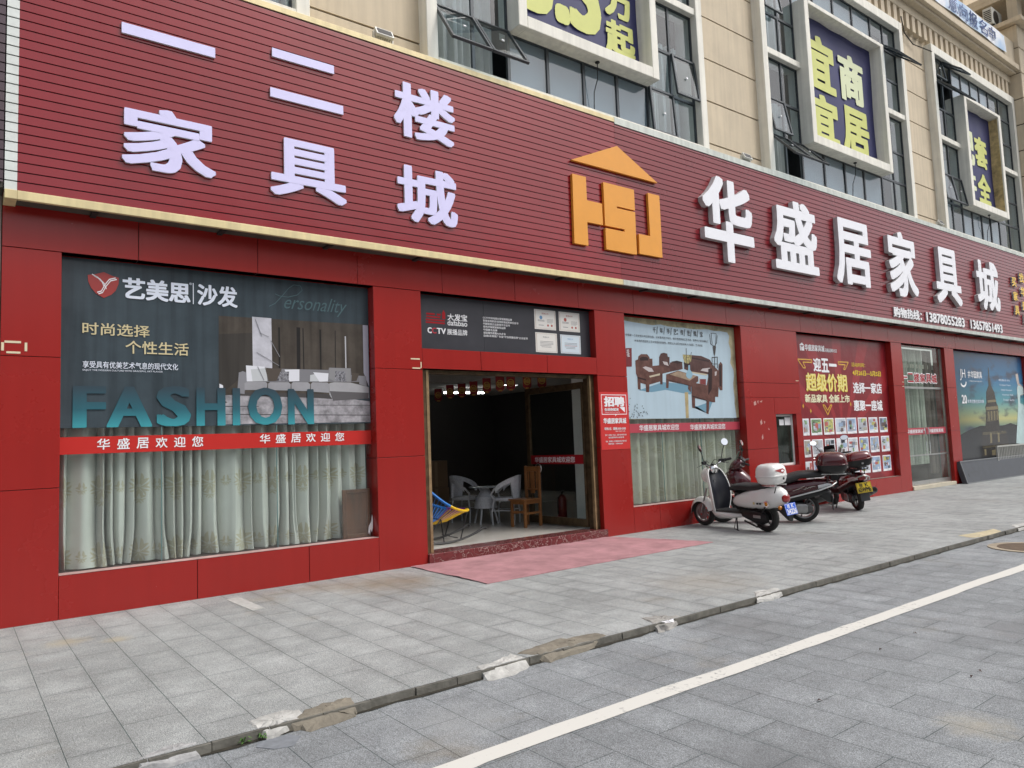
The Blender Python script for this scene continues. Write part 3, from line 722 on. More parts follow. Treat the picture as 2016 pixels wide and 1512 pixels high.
def bay(x0, x1, bx0, bx1, openings, curtains, seed):
    """white surround, dark grid with panes, projecting white box frame, open sashes"""
    fw = 0.17
    wn = MB()
    F = -0.10
    wn.box(x0, x0+fw, F, 0.4, 6.45, 11.56, CREAM); wn.box(x1-fw, x1, F, 0.4, 6.45, 11.56, CREAM)
    wn.box(x0+fw, x1-fw, F, 0.4, 11.33, 11.56, CREAM); wn.box(x0+fw, x1-fw, F, 0.4, 6.45, 6.575, CREAM)
    wn.box(x0+fw, bx0, F+0.03, 0.3, 9.01, 9.14, CREAM); wn.box(bx1, x1-fw, F+0.03, 0.3, 9.01, 9.14, CREAM)
    win = wn.build('window_surround', shop, 0.008, 1)
    bf = MB()
    t = 0.16
    bf.box(bx0, bx0+t, -0.24, 0.25, 7.375, 10.5, CREAM); bf.box(bx1-t, bx1, -0.24, 0.25, 7.375, 10.5, CREAM)
    bf.box(bx0+t, bx1-t, -0.24, 0.25, 7.375, 7.56, CREAM); bf.box(bx0+t, bx1-t, -0.24, 0.25, 10.41, 10.5, CREAM)
    bf.box(bx0+t, bx1-t, 0.06, 0.25, 7.56, 10.41, CREAM)
    bf.build('box_frame', win, 0.008, 1)
    gx0, gx1 = x0+fw, x1-fw
    ml, mr_ = (gx0+bx0)/2+0.02, (bx1+gx1)/2
    w4 = [bx0+(bx1-bx0)*k/4 for k in range(5)]
    cells = []
    lo = [6.575, 7.38, 8.14, 9.01]; hi = [9.14, 9.96, 10.72, 11.33]
    for zs in (lo, hi):
        for k in range(3):
            for xs in ((gx0, ml), (ml, bx0)): cells.append((xs[0], xs[1], zs[k], zs[k+1], 'L'))
            for xs in ((bx1, mr_), (mr_, gx1)): cells.append((xs[0], xs[1], zs[k], zs[k+1], 'R'))
    for k in range(4):
        cells.append((w4[k], w4[k+1], 6.575, 7.38, 'B')); cells.append((w4[k], w4[k+1], 10.5, 11.33, 'T'))
    fr = MB(); pn = MB(); q = 0.024
    for c in cells:
        a0, a1, z0, z1, s_ = c
        fr.box(a0, a0+q, 0.03, 0.075, z0, z1, ALU); fr.box(a1-q, a1, 0.03, 0.075, z0, z1, ALU)
        fr.box(a0+q, a1-q, 0.031, 0.074, z0, z0+q, ALU); fr.box(a0+q, a1-q, 0.031, 0.074, z1-q, z1, ALU)
    fr.build('mullion_grid', win)
    opened = []
    for c in cells:
        cx_, cz_ = (c[0]+c[1])/2, (c[2]+c[3])/2
        op = [o for o in openings if o[0] < cx_ < o[1] and o[2] < cz_ < o[3]]
        if op: opened.append((c, op[0][4])); continue
        pn.box(c[0]+q, c[1]-q, 0.048, 0.055, c[2]+q, c[3]-q, GLASSUP)
    pn.build('pane', win)
    for c, ang in opened:
        a0, a1, z0, z1, _ = c
        s_ = MB(); f = 0.035; h = z1-z0
        a0 += 0.006; a1 -= 0.006
        s_.box(a0, a0+f, -0.02, 0.02, -h, 0, ALU); s_.box(a1-f, a1, -0.02, 0.02, -h, 0, ALU)
        s_.box(a0+f, a1-f, -0.019, 0.019, -f, 0, ALU); s_.box(a0+f, a1-f, -0.019, 0.019, -h, -h+f, ALU)
        s_.box(a0+f, a1-f, -0.004, 0.004, -h+f, -f, GLASSUP)
        s_.box((a0+a1)/2-0.02, (a0+a1)/2+0.02, -0.035, -0.02, -h*0.55, -h*0.55+0.03, WPRINT)
        M = Matrix.Translation((0, 0.01, z1)) @ Matrix.Rotation(-R(ang), 4, 'X')
        s_.xform(M); s_.build('open_sash', win)
    # room behind: grey spandrel panels backing the low and high rows, back wall, curtains
    r_ = MB()
    r_.box(bx0, bx1, 0.075, 0.1, 6.58, 7.37, SPANDREL); r_.box(bx0, bx1, 0.075, 0.1, 10.51, 11.33, SPANDREL)
    r_.box(gx0, gx1, 1.3, 1.4, 6.5, 11.4, ROOMUP); r_.box(gx0, gx1, 0.41, 1.3, 6.45, 6.5, ROOMUP); r_.box(gx0, gx1, 0.41, 1.3, 11.4, 11.5, ROOMUP)
    r_.box(gx0-0.2, gx0, 0.41, 1.3, 6.5, 11.4, ROOMUP); r_.box(gx1, gx1+0.2, 0.41, 1.3, 6.5, 11.4, ROOMUP)
    r_.build('room_behind', shop)
    for k, cu in enumerate(curtains):
        wavy(*cu, 0.35, 0.045, 0.2, CURT_UP, seed+k).build('upper_curtain', shop)
    # conduit hook under the box
    h = MB(); hx = bx0+(bx1-bx0)*0.56
    h.tube([(hx, -0.1, 7.375), (hx, -0.09, 7.1), (hx-0.03, -0.03, 6.9), (hx-0.02, 0.0, 6.6)], 0.008, BLACK, 5); h.ball((hx, -0.1, 7.36), (0.04, 0.04, 0.02), BLACK, 8, 5); h.build('cable', win)
bay(*bays[0], [], [(2.0, 3.1, 6.6, 9.0)], 1)
bay(*bays[1], [(5.0, 6.3, 6.6, 7.3, 33), (10.0, 10.6, 7.4, 8.1, 7), (9.4, 10.0, 6.6, 7.3, 4)], [(5.08, 6.25, 6.6, 11.3), (9.4, 10.5, 6.6, 8.5)], 20)
bay(*bays[2], [(12.8, 13.95, 6.6, 7.3, 42), (12.8, 13.4, 7.4, 8.1, 11), (12.8, 13.4, 10.0, 10.7, 8), (17.5, 18.6, 10.0, 10.7, 48)], [(12.8, 13.9, 6.6, 8.3), (13.2, 13.9, 9.1, 11.3)], 40)
bay(*bays[3], [(20.6, 21.85, 10.0, 10.7, 45), (20.6, 21.2, 10.75, 11.3, 10), (21.3, 21.9, 10.75, 11.3, 50), (20.6, 21.9, 7.4, 8.1, 9)], [(21.3, 21.85, 6.6, 8.8)], 60)
# weathered plaster inside the right-hand box
P('peeling_reveal', shop, PEEL, (24.277, 24.288, -0.2, 0.058, 7.575, 10.38))

# ---------------------------------------------------------------- the other side of the street (mirrored in the panels and panes)
OPP = mat('opposite_render', (0.33, 0.30, 0.26), 0.85, var=0.15, vs=0.5)
OPPD = mat('opposite_glass', (0.03, 0.035, 0.04), 0.2)
for x0, x1, h, lb in ((-70, 10, 13, 'pale apartment block across the street, the lower left one, only mirrored in the glass'), (12, 58, 23, 'tall pale apartment block across the street, only mirrored in the glass'), (61, 140, 12, 'low pale block across the street, the far right one, only mirrored in the glass')):
    ob = thing('apartment_block', lb, 'building', ((x0+x1)/2, -46, RZ))
    P('wall', ob, OPP, (x0, x1, -58, -46, RZ+0.001, h))
    b = MB(); z = 1.0
    while z < h-2:
        x = x0+1.2
        while x < x1-2.5: b.box(x, x+1.7, -45.99, -45.9, z, z+1.7, OPPD); x += 3.4
        z += 3.1
    b.build('window_row', ob)
    P('balcony_band', ob, mat('opposite_band', (0.5, 0.48, 0.44), 0.8), *[(x0, x1, -45.989, -45.4, z+2.1, z+2.4) for z in [1.0+3.1*k for k in range(int((h-3)/3.1)+1)]])
b = MB(); b.tube([(18.75, -0.12, 11.72), (19.2, 0.02, 11.5), (19.7, 0.04, 11.36), (20.4, -0.12, 11.3)], 0.014, BLACK, 5); b.build('cable', shop)
SOFA=[
('room',[(2.283,2.943),(4.039,2.961),(4.017,2.091),(2.285,2.077)]),
('panel',[(2.281,2.743),(2.638,2.777),(2.640,2.383),(2.339,2.127),(2.282,2.126)]),
('marble',[(2.642,2.959),(2.856,2.957),(2.859,2.390),(2.644,2.402)]),
('gap',[(2.933,2.860),(2.953,2.859),(2.953,2.393),(2.933,2.392)]),
('gap',[(3.146,2.874),(3.190,2.873),(3.186,2.387),(3.145,2.386)]),
('gap',[(3.217,2.866),(3.230,2.866),(3.233,2.388),(3.220,2.388)]),
('gap',[(3.421,2.865),(3.443,2.866),(3.441,2.394),(3.424,2.394)]),
('gap',[(3.614,2.864),(3.624,2.864),(3.618,2.400),(3.608,2.399)]),
('lamp',[(3.739,2.802),(3.755,2.803),(3.754,2.418),(3.739,2.417)]),
('curtain',[(3.978,2.954),(4.047,2.954),(4.043,2.203),(3.976,2.369)]),
('floor',[(2.285,2.077),(2.483,2.091),(3.365,2.099),(4.046,2.022),(4.051,1.772),(2.289,1.769)]),
('plank',[(2.290,1.967),(2.704,1.967),(2.704,1.959),(2.290,1.957)]),
('plank',[(2.290,1.881),(4.047,1.858),(4.047,1.850),(2.290,1.872)]),
('plank',[(3.336,1.980),(4.048,1.977),(4.047,1.971),(3.335,1.973)]),
('shade',[(2.508,2.116),(3.505,2.107),(3.575,2.047),(3.365,2.059),(2.495,2.079)]),
('seatback',[(2.491,2.335),(2.565,2.343),(2.570,2.230),(3.991,2.258),(4.008,2.328),(3.814,2.337),(3.808,2.419),(3.533,2.417),(3.525,2.390),(2.966,2.387),(2.565,2.343),(2.491,2.303),(2.477,2.129),(2.557,2.129)]),
('arm',[(2.491,2.329),(2.534,2.349),(2.571,2.331),(2.582,2.230),(2.557,2.205),(2.550,2.098),(2.471,2.104)]),
('seat',[(2.551,2.217),(2.582,2.233),(2.783,2.237),(2.802,2.215),(2.795,2.145),(2.551,2.142)]),
('seat',[(2.811,2.216),(2.834,2.233),(3.043,2.237),(3.069,2.214),(3.065,2.142),(2.808,2.143)]),
('seat',[(3.076,2.220),(3.096,2.240),(3.272,2.241),(3.299,2.218),(3.294,2.138),(3.075,2.141)]),
('seat',[(3.307,2.218),(3.327,2.242),(3.508,2.242),(3.533,2.222),(3.527,2.121),(3.304,2.132)]),
('chaise',[(3.533,2.235),(3.594,2.247),(3.797,2.247),(4.038,2.196),(4.039,2.064),(3.575,2.034),(3.531,2.101)]),
('chaiselow',[(3.534,2.141),(4.036,2.126),(4.031,2.057),(3.575,2.027)]),
('arm',[(3.910,2.332),(4.008,2.328),(4.012,2.202),(3.915,2.229)]),
('white',[(2.568,2.412),(2.773,2.406),(2.796,2.247),(2.645,2.238),(2.576,2.236)]),
('pillow',[(2.621,2.370),(2.791,2.388),(2.802,2.245),(2.638,2.238)]),
('brown',[(2.779,2.384),(2.966,2.393),(2.945,2.250),(2.815,2.241)]),
('white',[(2.999,2.379),(3.172,2.386),(3.170,2.252),(3.054,2.246)]),
('dots',[(2.952,2.354),(3.051,2.357),(3.043,2.246),(2.905,2.249)]),
('pillow',[(3.300,2.324),(3.412,2.347),(3.431,2.253),(3.296,2.251)]),
('white',[(3.336,2.358),(3.524,2.350),(3.515,2.255),(3.410,2.249)]),
('cushion',[(3.537,2.418),(3.801,2.415),(3.804,2.254),(3.601,2.253),(3.530,2.289)]),
('dots',[(3.611,2.379),(3.734,2.387),(3.750,2.256),(3.601,2.257)]),
('brown',[(3.822,2.364),(3.918,2.360),(3.879,2.269),(3.812,2.261)]),
('white',[(2.286,2.206),(2.322,2.188),(2.338,2.041),(2.285,2.016)]),
('brown',[(2.315,2.041),(2.368,2.004),(2.290,1.979)]),
]
ROSE=[
('blue',[(8.795,2.216),(9.381,2.359),(10.110,2.333),(10.249,2.268),(10.074,2.159),(9.447,2.231),(9.103,2.189)]),
('blue',[(10.136,1.934),(10.674,2.056),(10.523,1.825),(10.181,1.974)]),
('stain',[(9.926,2.198),(10.017,2.199),(9.998,1.756),(9.921,1.757)]),
('wood',[(9.329,2.776),(9.372,2.836),(9.450,2.854),(9.536,2.843),(9.548,2.791),(9.590,2.786),(9.580,2.662),(9.756,2.655),(9.738,2.562),(9.549,2.531),(9.392,2.500),(9.378,2.320),(9.320,2.319),(9.313,2.575)]),
('white',[(9.409,2.708),(9.524,2.699),(9.558,2.635),(9.444,2.657)]),
('wood',[(9.592,2.695),(9.761,2.721),(9.911,2.713),(9.910,2.593),(9.748,2.562),(9.583,2.584)]),
('dark',[(9.623,2.709),(9.773,2.734),(9.931,2.711),(9.778,2.679)]),
('wood',[(9.963,2.781),(10.075,2.846),(10.428,2.840),(10.668,2.781),(10.725,2.701),(10.720,2.535),(10.546,2.517),(10.110,2.553),(9.947,2.595)]),
('dark',[(10.153,2.809),(10.634,2.766),(10.642,2.739),(10.161,2.782)]),
('white',[(10.382,2.581),(10.439,2.616),(10.687,2.644),(10.593,2.559)]),
('cream',[(10.100,2.559),(10.558,2.524),(10.544,2.497),(10.109,2.539)]),
('dark',[(9.940,2.701),(10.085,2.732),(10.119,2.653),(9.973,2.622)]),
('gold',[(9.932,2.846),(10.167,2.843),(10.147,2.735),(10.061,2.691),(9.980,2.702),(9.945,2.754)]),
('twig',[(10.023,2.957),(10.040,2.958),(10.025,2.704),(10.013,2.703)]),
('twig',[(10.161,2.896),(10.173,2.894),(10.093,2.706),(10.083,2.706)]),
('woodb',[(8.750,2.696),(8.815,2.717),(8.828,2.768),(8.894,2.806),(9.041,2.811),(9.093,2.766),(9.095,2.741),(9.162,2.743),(9.157,2.622),(9.328,2.640),(9.574,2.596),(9.580,2.557),(9.334,2.486),(9.334,2.371),(9.058,2.314),(9.039,2.188),(8.965,2.190),(8.966,2.313),(8.849,2.336),(8.841,2.223),(8.778,2.235),(8.779,2.434),(8.752,2.484)]),
('dark',[(8.856,2.738),(8.928,2.766),(9.010,2.769),(9.064,2.746),(9.052,2.707),(8.868,2.700)]),
('white',[(8.914,2.589),(8.989,2.610),(9.135,2.583),(9.177,2.527),(9.056,2.523)]),
('cream',[(9.060,2.454),(9.326,2.505),(9.323,2.473),(9.076,2.429)]),
('dark',[(8.779,2.434),(8.982,2.401),(8.980,2.376),(8.783,2.409)]),
('woodb',[(9.478,2.490),(9.788,2.563),(10.310,2.477),(10.302,2.390),(10.097,2.292),(10.088,2.199),(10.022,2.252),(10.027,2.318),(9.536,2.375),(9.516,2.258),(9.459,2.263)]),
('glass',[(9.565,2.492),(9.787,2.553),(10.269,2.483),(10.075,2.399)]),
('dark',[(9.471,2.412),(10.088,2.312),(10.087,2.303),(9.471,2.402)]),
('woodb',[(10.110,2.333),(10.226,2.361),(10.528,2.326),(10.671,2.699),(10.746,2.688),(10.879,2.595),(10.901,2.707),(10.962,2.757),(11.013,2.710),(10.966,2.244),(10.889,2.243),(10.862,2.304),(10.833,2.125),(10.746,2.124),(10.736,2.028),(10.671,2.028),(10.576,2.042),(10.533,1.818),(10.471,1.832),(10.492,2.055),(10.192,2.100),(10.176,1.921),(10.099,1.934)]),
('dark',[(10.104,2.146),(10.514,2.062),(10.512,2.048),(10.102,2.130)]),
('dark',[(10.598,2.614),(10.708,2.631),(10.661,2.260),(10.554,2.150)]),
('dark',[(10.910,2.679),(10.979,2.709),(10.944,2.306),(10.885,2.318)]),
('red',[(10.327,2.431),(10.517,2.435),(10.507,2.333),(10.319,2.350)]),
('white',[(10.328,2.444),(10.355,2.445),(10.346,2.350),(10.319,2.352)]),
('white',[(10.778,2.571),(10.834,2.580),(10.816,2.510),(10.771,2.495)]),
('vase',[(10.063,2.665),(10.104,2.666),(10.103,2.586),(10.150,2.540),(10.162,2.494),(10.121,2.446),(10.068,2.428),(10.014,2.444),(9.982,2.489),(10.002,2.536),(10.051,2.584)]),
('twig',[(10.773,3.041),(10.846,3.045),(10.854,3.011),(10.821,2.898),(10.793,2.841),(10.773,2.896),(10.761,3.006)]),
('twig',[(10.690,3.238),(10.705,3.239),(10.718,3.073),(10.780,3.042),(10.757,3.034),(10.702,3.065)]),
('twig',[(10.902,3.229),(10.919,3.230),(10.889,3.096),(10.834,3.037),(10.824,3.044),(10.874,3.102)]),
('twig',[(10.736,3.261),(10.747,3.262),(10.760,3.061),(10.749,3.061)]),
('twig',[(10.878,3.256),(10.889,3.256),(10.848,3.059),(10.836,3.058)]),
('twig',[(10.725,3.265),(10.889,3.263),(10.889,3.255),(10.724,3.256)]),
('twig',[(10.716,2.831),(10.882,2.845),(10.866,2.636),(10.848,2.636),(10.863,2.830),(10.732,2.818),(10.720,2.645),(10.703,2.645)]),
('twig',[(10.716,2.714),(10.869,2.719),(10.869,2.710),(10.715,2.704)]),
('twig',[(10.785,2.841),(10.802,2.842),(10.791,2.634),(10.773,2.633)]),
('seal',[(8.543,2.887),(8.681,2.896),(8.663,2.596),(8.528,2.589)]),
]
DUSK=[
('cloud',[(21.737,3.120),(22.070,3.247),(22.698,3.246),(22.991,3.111),(22.908,3.030),(22.384,2.974),(21.899,3.023)]),
('cloud',[(23.027,2.981),(23.356,2.977),(23.586,2.810),(23.180,2.787),(23.003,2.874)]),
('cloud',[(23.617,2.650),(24.075,2.849),(24.803,2.923),(25.239,2.906),(24.610,2.724),(24.024,2.631)]),
('cloud',[(24.588,3.221),(25.057,3.364),(25.435,3.392),(25.373,2.994),(24.904,3.037)]),
('sun',[(23.254,1.666),(23.831,1.821),(24.967,1.816),(24.784,1.377),(23.326,1.402)]),
('land',[(20.691,1.203),(21.235,1.313),(22.044,1.423),(22.292,1.419),(23.392,1.401),(23.736,1.421),(24.164,1.468),(24.575,1.408),(25.224,1.370),(25.201,0.402),(20.751,0.525)]),
('cloud',[(20.704,1.543),(21.590,1.581),(22.401,1.622),(22.378,1.520),(21.266,1.461)]),
('tower',[(22.895,3.029),(22.941,3.031),(22.954,2.715),(23.004,2.532),(23.179,2.350),(23.272,2.034),(23.354,1.955),(23.337,1.507),(23.353,1.375),(23.356,1.243),(23.822,1.207),(23.877,0.859),(23.814,0.595),(21.985,0.593),(22.026,0.919),(22.072,1.271),(22.381,1.392),(22.504,1.801),(22.469,1.930),(22.568,2.033),(22.625,2.344),(22.828,2.529)]),
('stone',[(22.669,2.111),(23.230,2.140),(23.248,2.074),(22.655,2.046)]),
('stone',[(22.533,1.930),(23.354,1.955),(23.379,1.863),(22.513,1.840)]),
('stonedk',[(22.539,1.814),(23.360,1.836),(23.329,1.560),(22.504,1.518)]),
('lit',[(22.631,1.800),(22.710,1.805),(22.679,1.554),(22.613,1.548)]),
('lit',[(22.826,1.807),(22.905,1.812),(22.874,1.560),(22.808,1.555)]),
('lit',[(23.024,1.817),(23.104,1.822),(23.072,1.568),(23.005,1.563)]),
('lit',[(23.224,1.824),(23.291,1.829),(23.272,1.573),(23.205,1.569)]),
('stonedk',[(22.129,1.244),(23.767,1.261),(23.782,1.181),(22.143,1.168)]),
('lit',[(22.626,1.207),(22.754,1.205),(22.728,0.947),(22.597,0.939)]),
('lit',[(23.148,1.209),(23.281,1.211),(23.255,0.957),(23.120,0.948)]),
('stonedk',[(22.107,0.865),(23.883,0.885),(23.871,0.832),(22.096,0.815)]),
('lit',[(22.152,0.788),(22.279,0.796),(22.274,0.632),(22.147,0.624)]),
('lit',[(22.649,0.744),(22.913,0.761),(22.909,0.606),(22.649,0.604)]),
('skin',[(24.869,2.897),(25.057,2.915),(25.092,2.763),(25.094,2.623),(25.402,2.516),(25.383,2.291),(25.078,2.260),(24.971,1.982),(24.858,1.968),(24.876,2.480),(24.970,2.565),(24.879,2.730)]),
('dress',[(24.970,2.565),(25.365,2.515),(25.352,2.319),(25.081,2.274),(25.022,2.038),(25.305,1.982),(25.232,0.815),(24.445,0.881),(24.653,1.434),(24.847,1.982),(24.899,2.425)]),
]
# ---------------------------------------------------------------- fascia signs
SY = -0.22
def slats(b, x0, x1, z0, z1, m, y=SY, pitch=0.09, zref=3.887):
    """horizontal cladding strips: slightly tilted faces with a deep dark groove between"""
    z = zref-pitch*math.ceil((zref-z0)/pitch) if z0 < zref else zref
    while z < z1-0.001:
        a, c = max(z, z0), min(z+pitch, z1)
        g = c-0.010
        b.poly([(x0, y-0.004, a), (x1, y-0.004, a), (x1, y, g), (x0, y, g)], m)
        b.poly([(x0, y, g), (x1, y, g), (x1, y+0.012, g+0.002), (x0, y+0.012, g+0.002)], m)
        b.poly([(x0, y+0.012, g+0.002), (x1, y+0.012, g+0.002), (x1, y+0.012, c), (x0, y+0.012, c)], DARK)
        b.poly([(x0, y+0.012, c), (x1, y+0.012, c), (x1, y-0.004, c), (x0, y-0.004, c)], m)
        z += pitch
def fascia(name, label, x0, x1, mred, mtrim, ztop, ttop):
    t = thing(name, label, 'shop sign', ((x0+x1)/2, SY, 3.8), group='shop fascia signs')
    b = MB(); slats(b, x0, x1, 3.885, ztop, mred); b.build('slat_panel', t)
    P('backing', t, SOFFIT, (x0, x1, SY+0.014, 0.09, 3.815, ztop+ttop-0.02))
    P('bottom_trim', t, mtrim, (x0, x1, SY-0.03, SY+0.0125, 3.80, 3.882), bevel=0.004)
    P('top_trim', t, mtrim, (x0, x1, SY-0.012, 0.088, ztop, ztop+ttop), bevel=0.004)
    # brackets under the soffit
    x = x0+0.6
    while x < min(x1, 27):
        P('bracket', t, DARK, (x, x+0.05, -0.2, -0.005, 3.79, 3.8145)); x += 1.19
    return t
LS = fascia('fascia_sign', 'gold-edged red slatted shop sign with six large flat lilac characters in two rows', 0.44, 8.168, SIGNRED, GOLD, 6.385, 0.07)
b = MB(); slats(b, 0.345, 0.4395, 3.883, 6.45, mat('white_end_trim', (0.6, 0.63, 0.6), 0.5, var=0.1)); b.build('end_trim', LS)
P('end_trim_bottom', LS, GOLD, (0.345, 0.4395, SY-0.03, 0.0, 3.80, 3.8825), bevel=0.004)
RS = fascia('fascia_sign', 'silver-edged darker red shop sign with raised white channel letters and two phone numbers', 8.172, 34.0, SIGNRED2, SILVER, 6.36, 0.11)
def sign_letter(t, ch, x0, x1, z0, z1, y, m, depth, side, bold, nm='letter', bv=None):
    mb = MB(); letter(mb, ch, x0, x1, z0, z1, y, m, bold=bold, depth=depth, side=side, bv=bv)
    return mb.build(nm, t)
FY = SY-0.03
def bar(x0, x1, z0, z1):
    b = MB(); b.prism([(x0, z0), (x1, z0), (x1, z1), (x0, z1)], FY, SY-0.003, LILAC, LETSIDE); return b
bar(1.273, 2.159, 5.63, 5.738).build('letter', LS)
b = bar(2.768, 3.498, 5.832, 5.932); b2 = bar(2.742, 3.604, 5.365, 5.471)
b.add(b2.v, b2.f[:2], LILAC); b.add(b2.v, b2.f[2:], LETSIDE); b.build('letter', LS)
for ch, q in [('楼', (4.275, 5.171, 5.294, 5.996)), ('家', (1.277, 2.159, 4.286, 4.937)), ('具', (2.73, 3.623, 4.265, 4.931)), ('城', (4.287, 5.166, 4.224, 4.939))]:
    sign_letter(LS, ch, *q, FY, LILAC, 0.027, LETSIDE, 0.027, bv=0.024)
CY = SY-0.10
for ch, q in [('华', (10.128, 11.545, 4.451, 5.959)), ('盛', (12.196, 13.689, 4.518, 5.911)), ('居', (14.363, 15.836, 4.47, 5.862)), ('家', (16.628, 18.001, 4.426, 5.937)),
              ('具', (18.971, 20.405, 4.453, 5.865)), ('城', (21.42, 22.9, 4.494, 5.848))]:
    sign_letter(RS, ch, *q, CY, WHITELET, 0.095, LETSIDE, 0.028, bv=0.024)
sign_letter(RS, '购物热线：', 16.83, 18.2, 3.945, 4.185, SY-0.03, WPRINT, 0.025, LETSIDE, 0.03, 'phone_lettering')
sign_letter(RS, '13878055283', 18.45, 20.6, 3.945, 4.185, SY-0.03, WPRINT, 0.025, LETSIDE, 0.03, 'phone_number')
sign_letter(RS, '13657851493', 20.97, 23.08, 3.94, 4.18, SY-0.03, WPRINT, 0.025, LETSIDE, 0.03, 'phone_number')
for k, ch in enumerate('买家具'): sign_letter(RS, ch, 24.04+0.02*k, 24.37+0.02*k, 5.36-0.41*k, 5.63-0.41*k, SY-0.05, YELLOW, 0.045, LETSIDE, 0.03, 'gold_letter')
for k, ch in enumerate('找华盛居'): sign_letter(RS, ch, 24.64+0.02*k, 24.99+0.02*k, 5.54-0.41*k, 5.82-0.41*k, SY-0.05, YELLOW, 0.045, LETSIDE, 0.03, 'gold_letter')
lg = thing('house_logo_sign', 'orange cut-out emblem of a house roof over three blocks on the red slats', 'logo sign', (8.15, SY, 4.3))
def shape(nm, pts):
    b = MB(); b.prism(pts, SY-0.05, SY-0.005, ORANGE); b.build(nm, lg, 0.004, 1)
shape('roof', [(7.182, 5.562), (9.06, 5.562), (8.158, 5.985)])
shape('left_block', [(7.17, 4.31), (7.447, 4.31), (7.447, 4.668), (7.77, 4.668), (7.77, 5.0), (7.46, 5.0), (7.46, 5.355), (7.19, 5.355)])
shape('middle_block', [(7.818, 4.305), (8.482, 4.305), (8.49, 4.985), (8.09, 4.985), (8.09, 5.013), (8.49, 5.013), (8.49, 5.346), (7.82, 5.346), (7.816, 4.672), (8.231, 4.672), (8.231, 4.634), (7.818, 4.634)])
shape('right_block', [(8.545, 4.33), (9.078, 4.33), (9.084, 5.355), (8.812, 5.355), (8.812, 4.648), (8.552, 4.648)])
# floodlights on the sign's top edge
FLG = mat('flood_grey', (0.58, 0.58, 0.55), 0.5, metal=0.3, var=0.1)
def flood(x, label, z=6.46):
    t = thing('floodlight', label, 'floodlight', (x, -0.12, z), group='floodlights on the sign top')
    b = MB(); b.box(x-0.12, x+0.12, -0.215, -0.175, z+0.05, z+0.17, FLG); b.box(x-0.10, x+0.10, -0.219, -0.2155, z+0.065, z+0.155, BLACK)
    for k in range(7): b.box(x-0.1+k*0.031, x-0.085+k*0.031, -0.175, -0.12, z+0.06, z+0.16, FLG)
    b.xform(Matrix.Translation((x, -0.17, z+0.1)) @ Matrix.Rotation(R(-28), 4, 'X') @ Matrix.Translation((-x, 0.17, -z-0.1)))
    b.build('housing', t, 0.004, 1)
    P('bracket', t, FLG, (x-0.137, x-0.125, -0.17, -0.13, z, z+0.13), (x+0.125, x+0.137, -0.17, -0.13, z, z+0.13), (x-0.137, x+0.137, -0.17, -0.13, z-0.004, z+0.008))
flood(4.2, 'grey floodlight on the gold sign edge left of the first open window')
flood(11.7, 'grey floodlight on the silver sign edge above the first large white channel letter', 6.47)
flood(19.85, 'distant grey floodlight on the silver sign edge by the wall with bolt holes', 6.47)
# neighbour at the left edge
nb = thing('neighbour_shop', 'dark maroon slatted neighbouring shop front at the left picture edge', 'building', (-3, 0, 0))
b = MB(); slats(b, -6.2, 0.335, 3.95, 6.5, MAROONSLAT, SY-0.0); b.build('slat_sign', nb)
P('sign_body', nb, SOFFIT, (-6.2, 0.335, SY+0.013, 0.09, 3.9, 6.5))
P('wall', nb, mat('neighbour_wall', (0.36, 0.32, 0.25), 0.8, var=0.2), (-6.2, 0.339, 0.05, 0.5, 0.0, 3.9))

# ---------------------------------------------------------------- posters and stickers
G = 0.1365
def M_(nm, c, **k): return mat(nm, c, **({'rough': 0.22, 'spec': 0.5}|k))
# --- sofa poster on the big left window
POSTERBG = M_('slate_blue_vinyl', (0.058, 0.078, 0.092), var=0.18, vs=1.5, streak=0.25, trans=0.07)
tone = {'room': M_('p_room', (0.085, 0.073, 0.062), var=0.2, streak=0.3), 'panel': M_('p_panel', (0.06, 0.055, 0.05), streak=0.3), 'marble': M_('p_marble', (0.5, 0.5, 0.55), var=0.2, vs=6), 'gap': M_('p_gap', (0.025, 0.024, 0.024)),
        'lamp': M_('p_lamp', (0.45, 0.45, 0.48)), 'curtain': M_('p_curtain', (0.4, 0.4, 0.47)), 'floor': M_('p_floor', (0.3, 0.29, 0.31), var=0.55, vs=9), 'plank': M_('p_plank', (0.06, 0.055, 0.06)), 'shade': M_('p_shade', (0.07, 0.065, 0.065)),
        'seatback': M_('p_seatback', (0.2, 0.2, 0.215)), 'arm': M_('p_arm', (0.24, 0.24, 0.26)), 'seat': M_('p_seat', (0.31, 0.31, 0.33), var=0.1), 'chaise': M_('p_chaise', (0.36, 0.36, 0.375), var=0.1), 'chaiselow': M_('p_chaiselow', (0.115, 0.11, 0.115)),
        'white': M_('p_white', (0.68, 0.69, 0.74)), 'pillow': M_('p_pillow', (0.5, 0.52, 0.54)), 'brown': M_('p_brown', (0.09, 0.075, 0.065)), 'cushion': M_('p_cushion', (0.25, 0.25, 0.26)), 'dots': M_('p_dots', (0.2, 0.2, 0.22), var=0.9, vs=40)}
pt = thing('sofa_poster', 'large slate blue window poster with a grey corner sofa and teal capital letters', 'window poster', (2.43, G, 1.755))
P('sheet', pt, POSTERBG, (0.816, 4.056, G, G+0.003, 1.756, 3.415))
MX = [p for c, p in SOFA if c == 'marble'][0][0][0]
b = MB()
for k, (c, pts) in enumerate(SOFA):
    b.flat([(min(x, 4.052), max(z, 1.758)) for x, z in pts], G-0.0006-0.0001*k, tone[c])
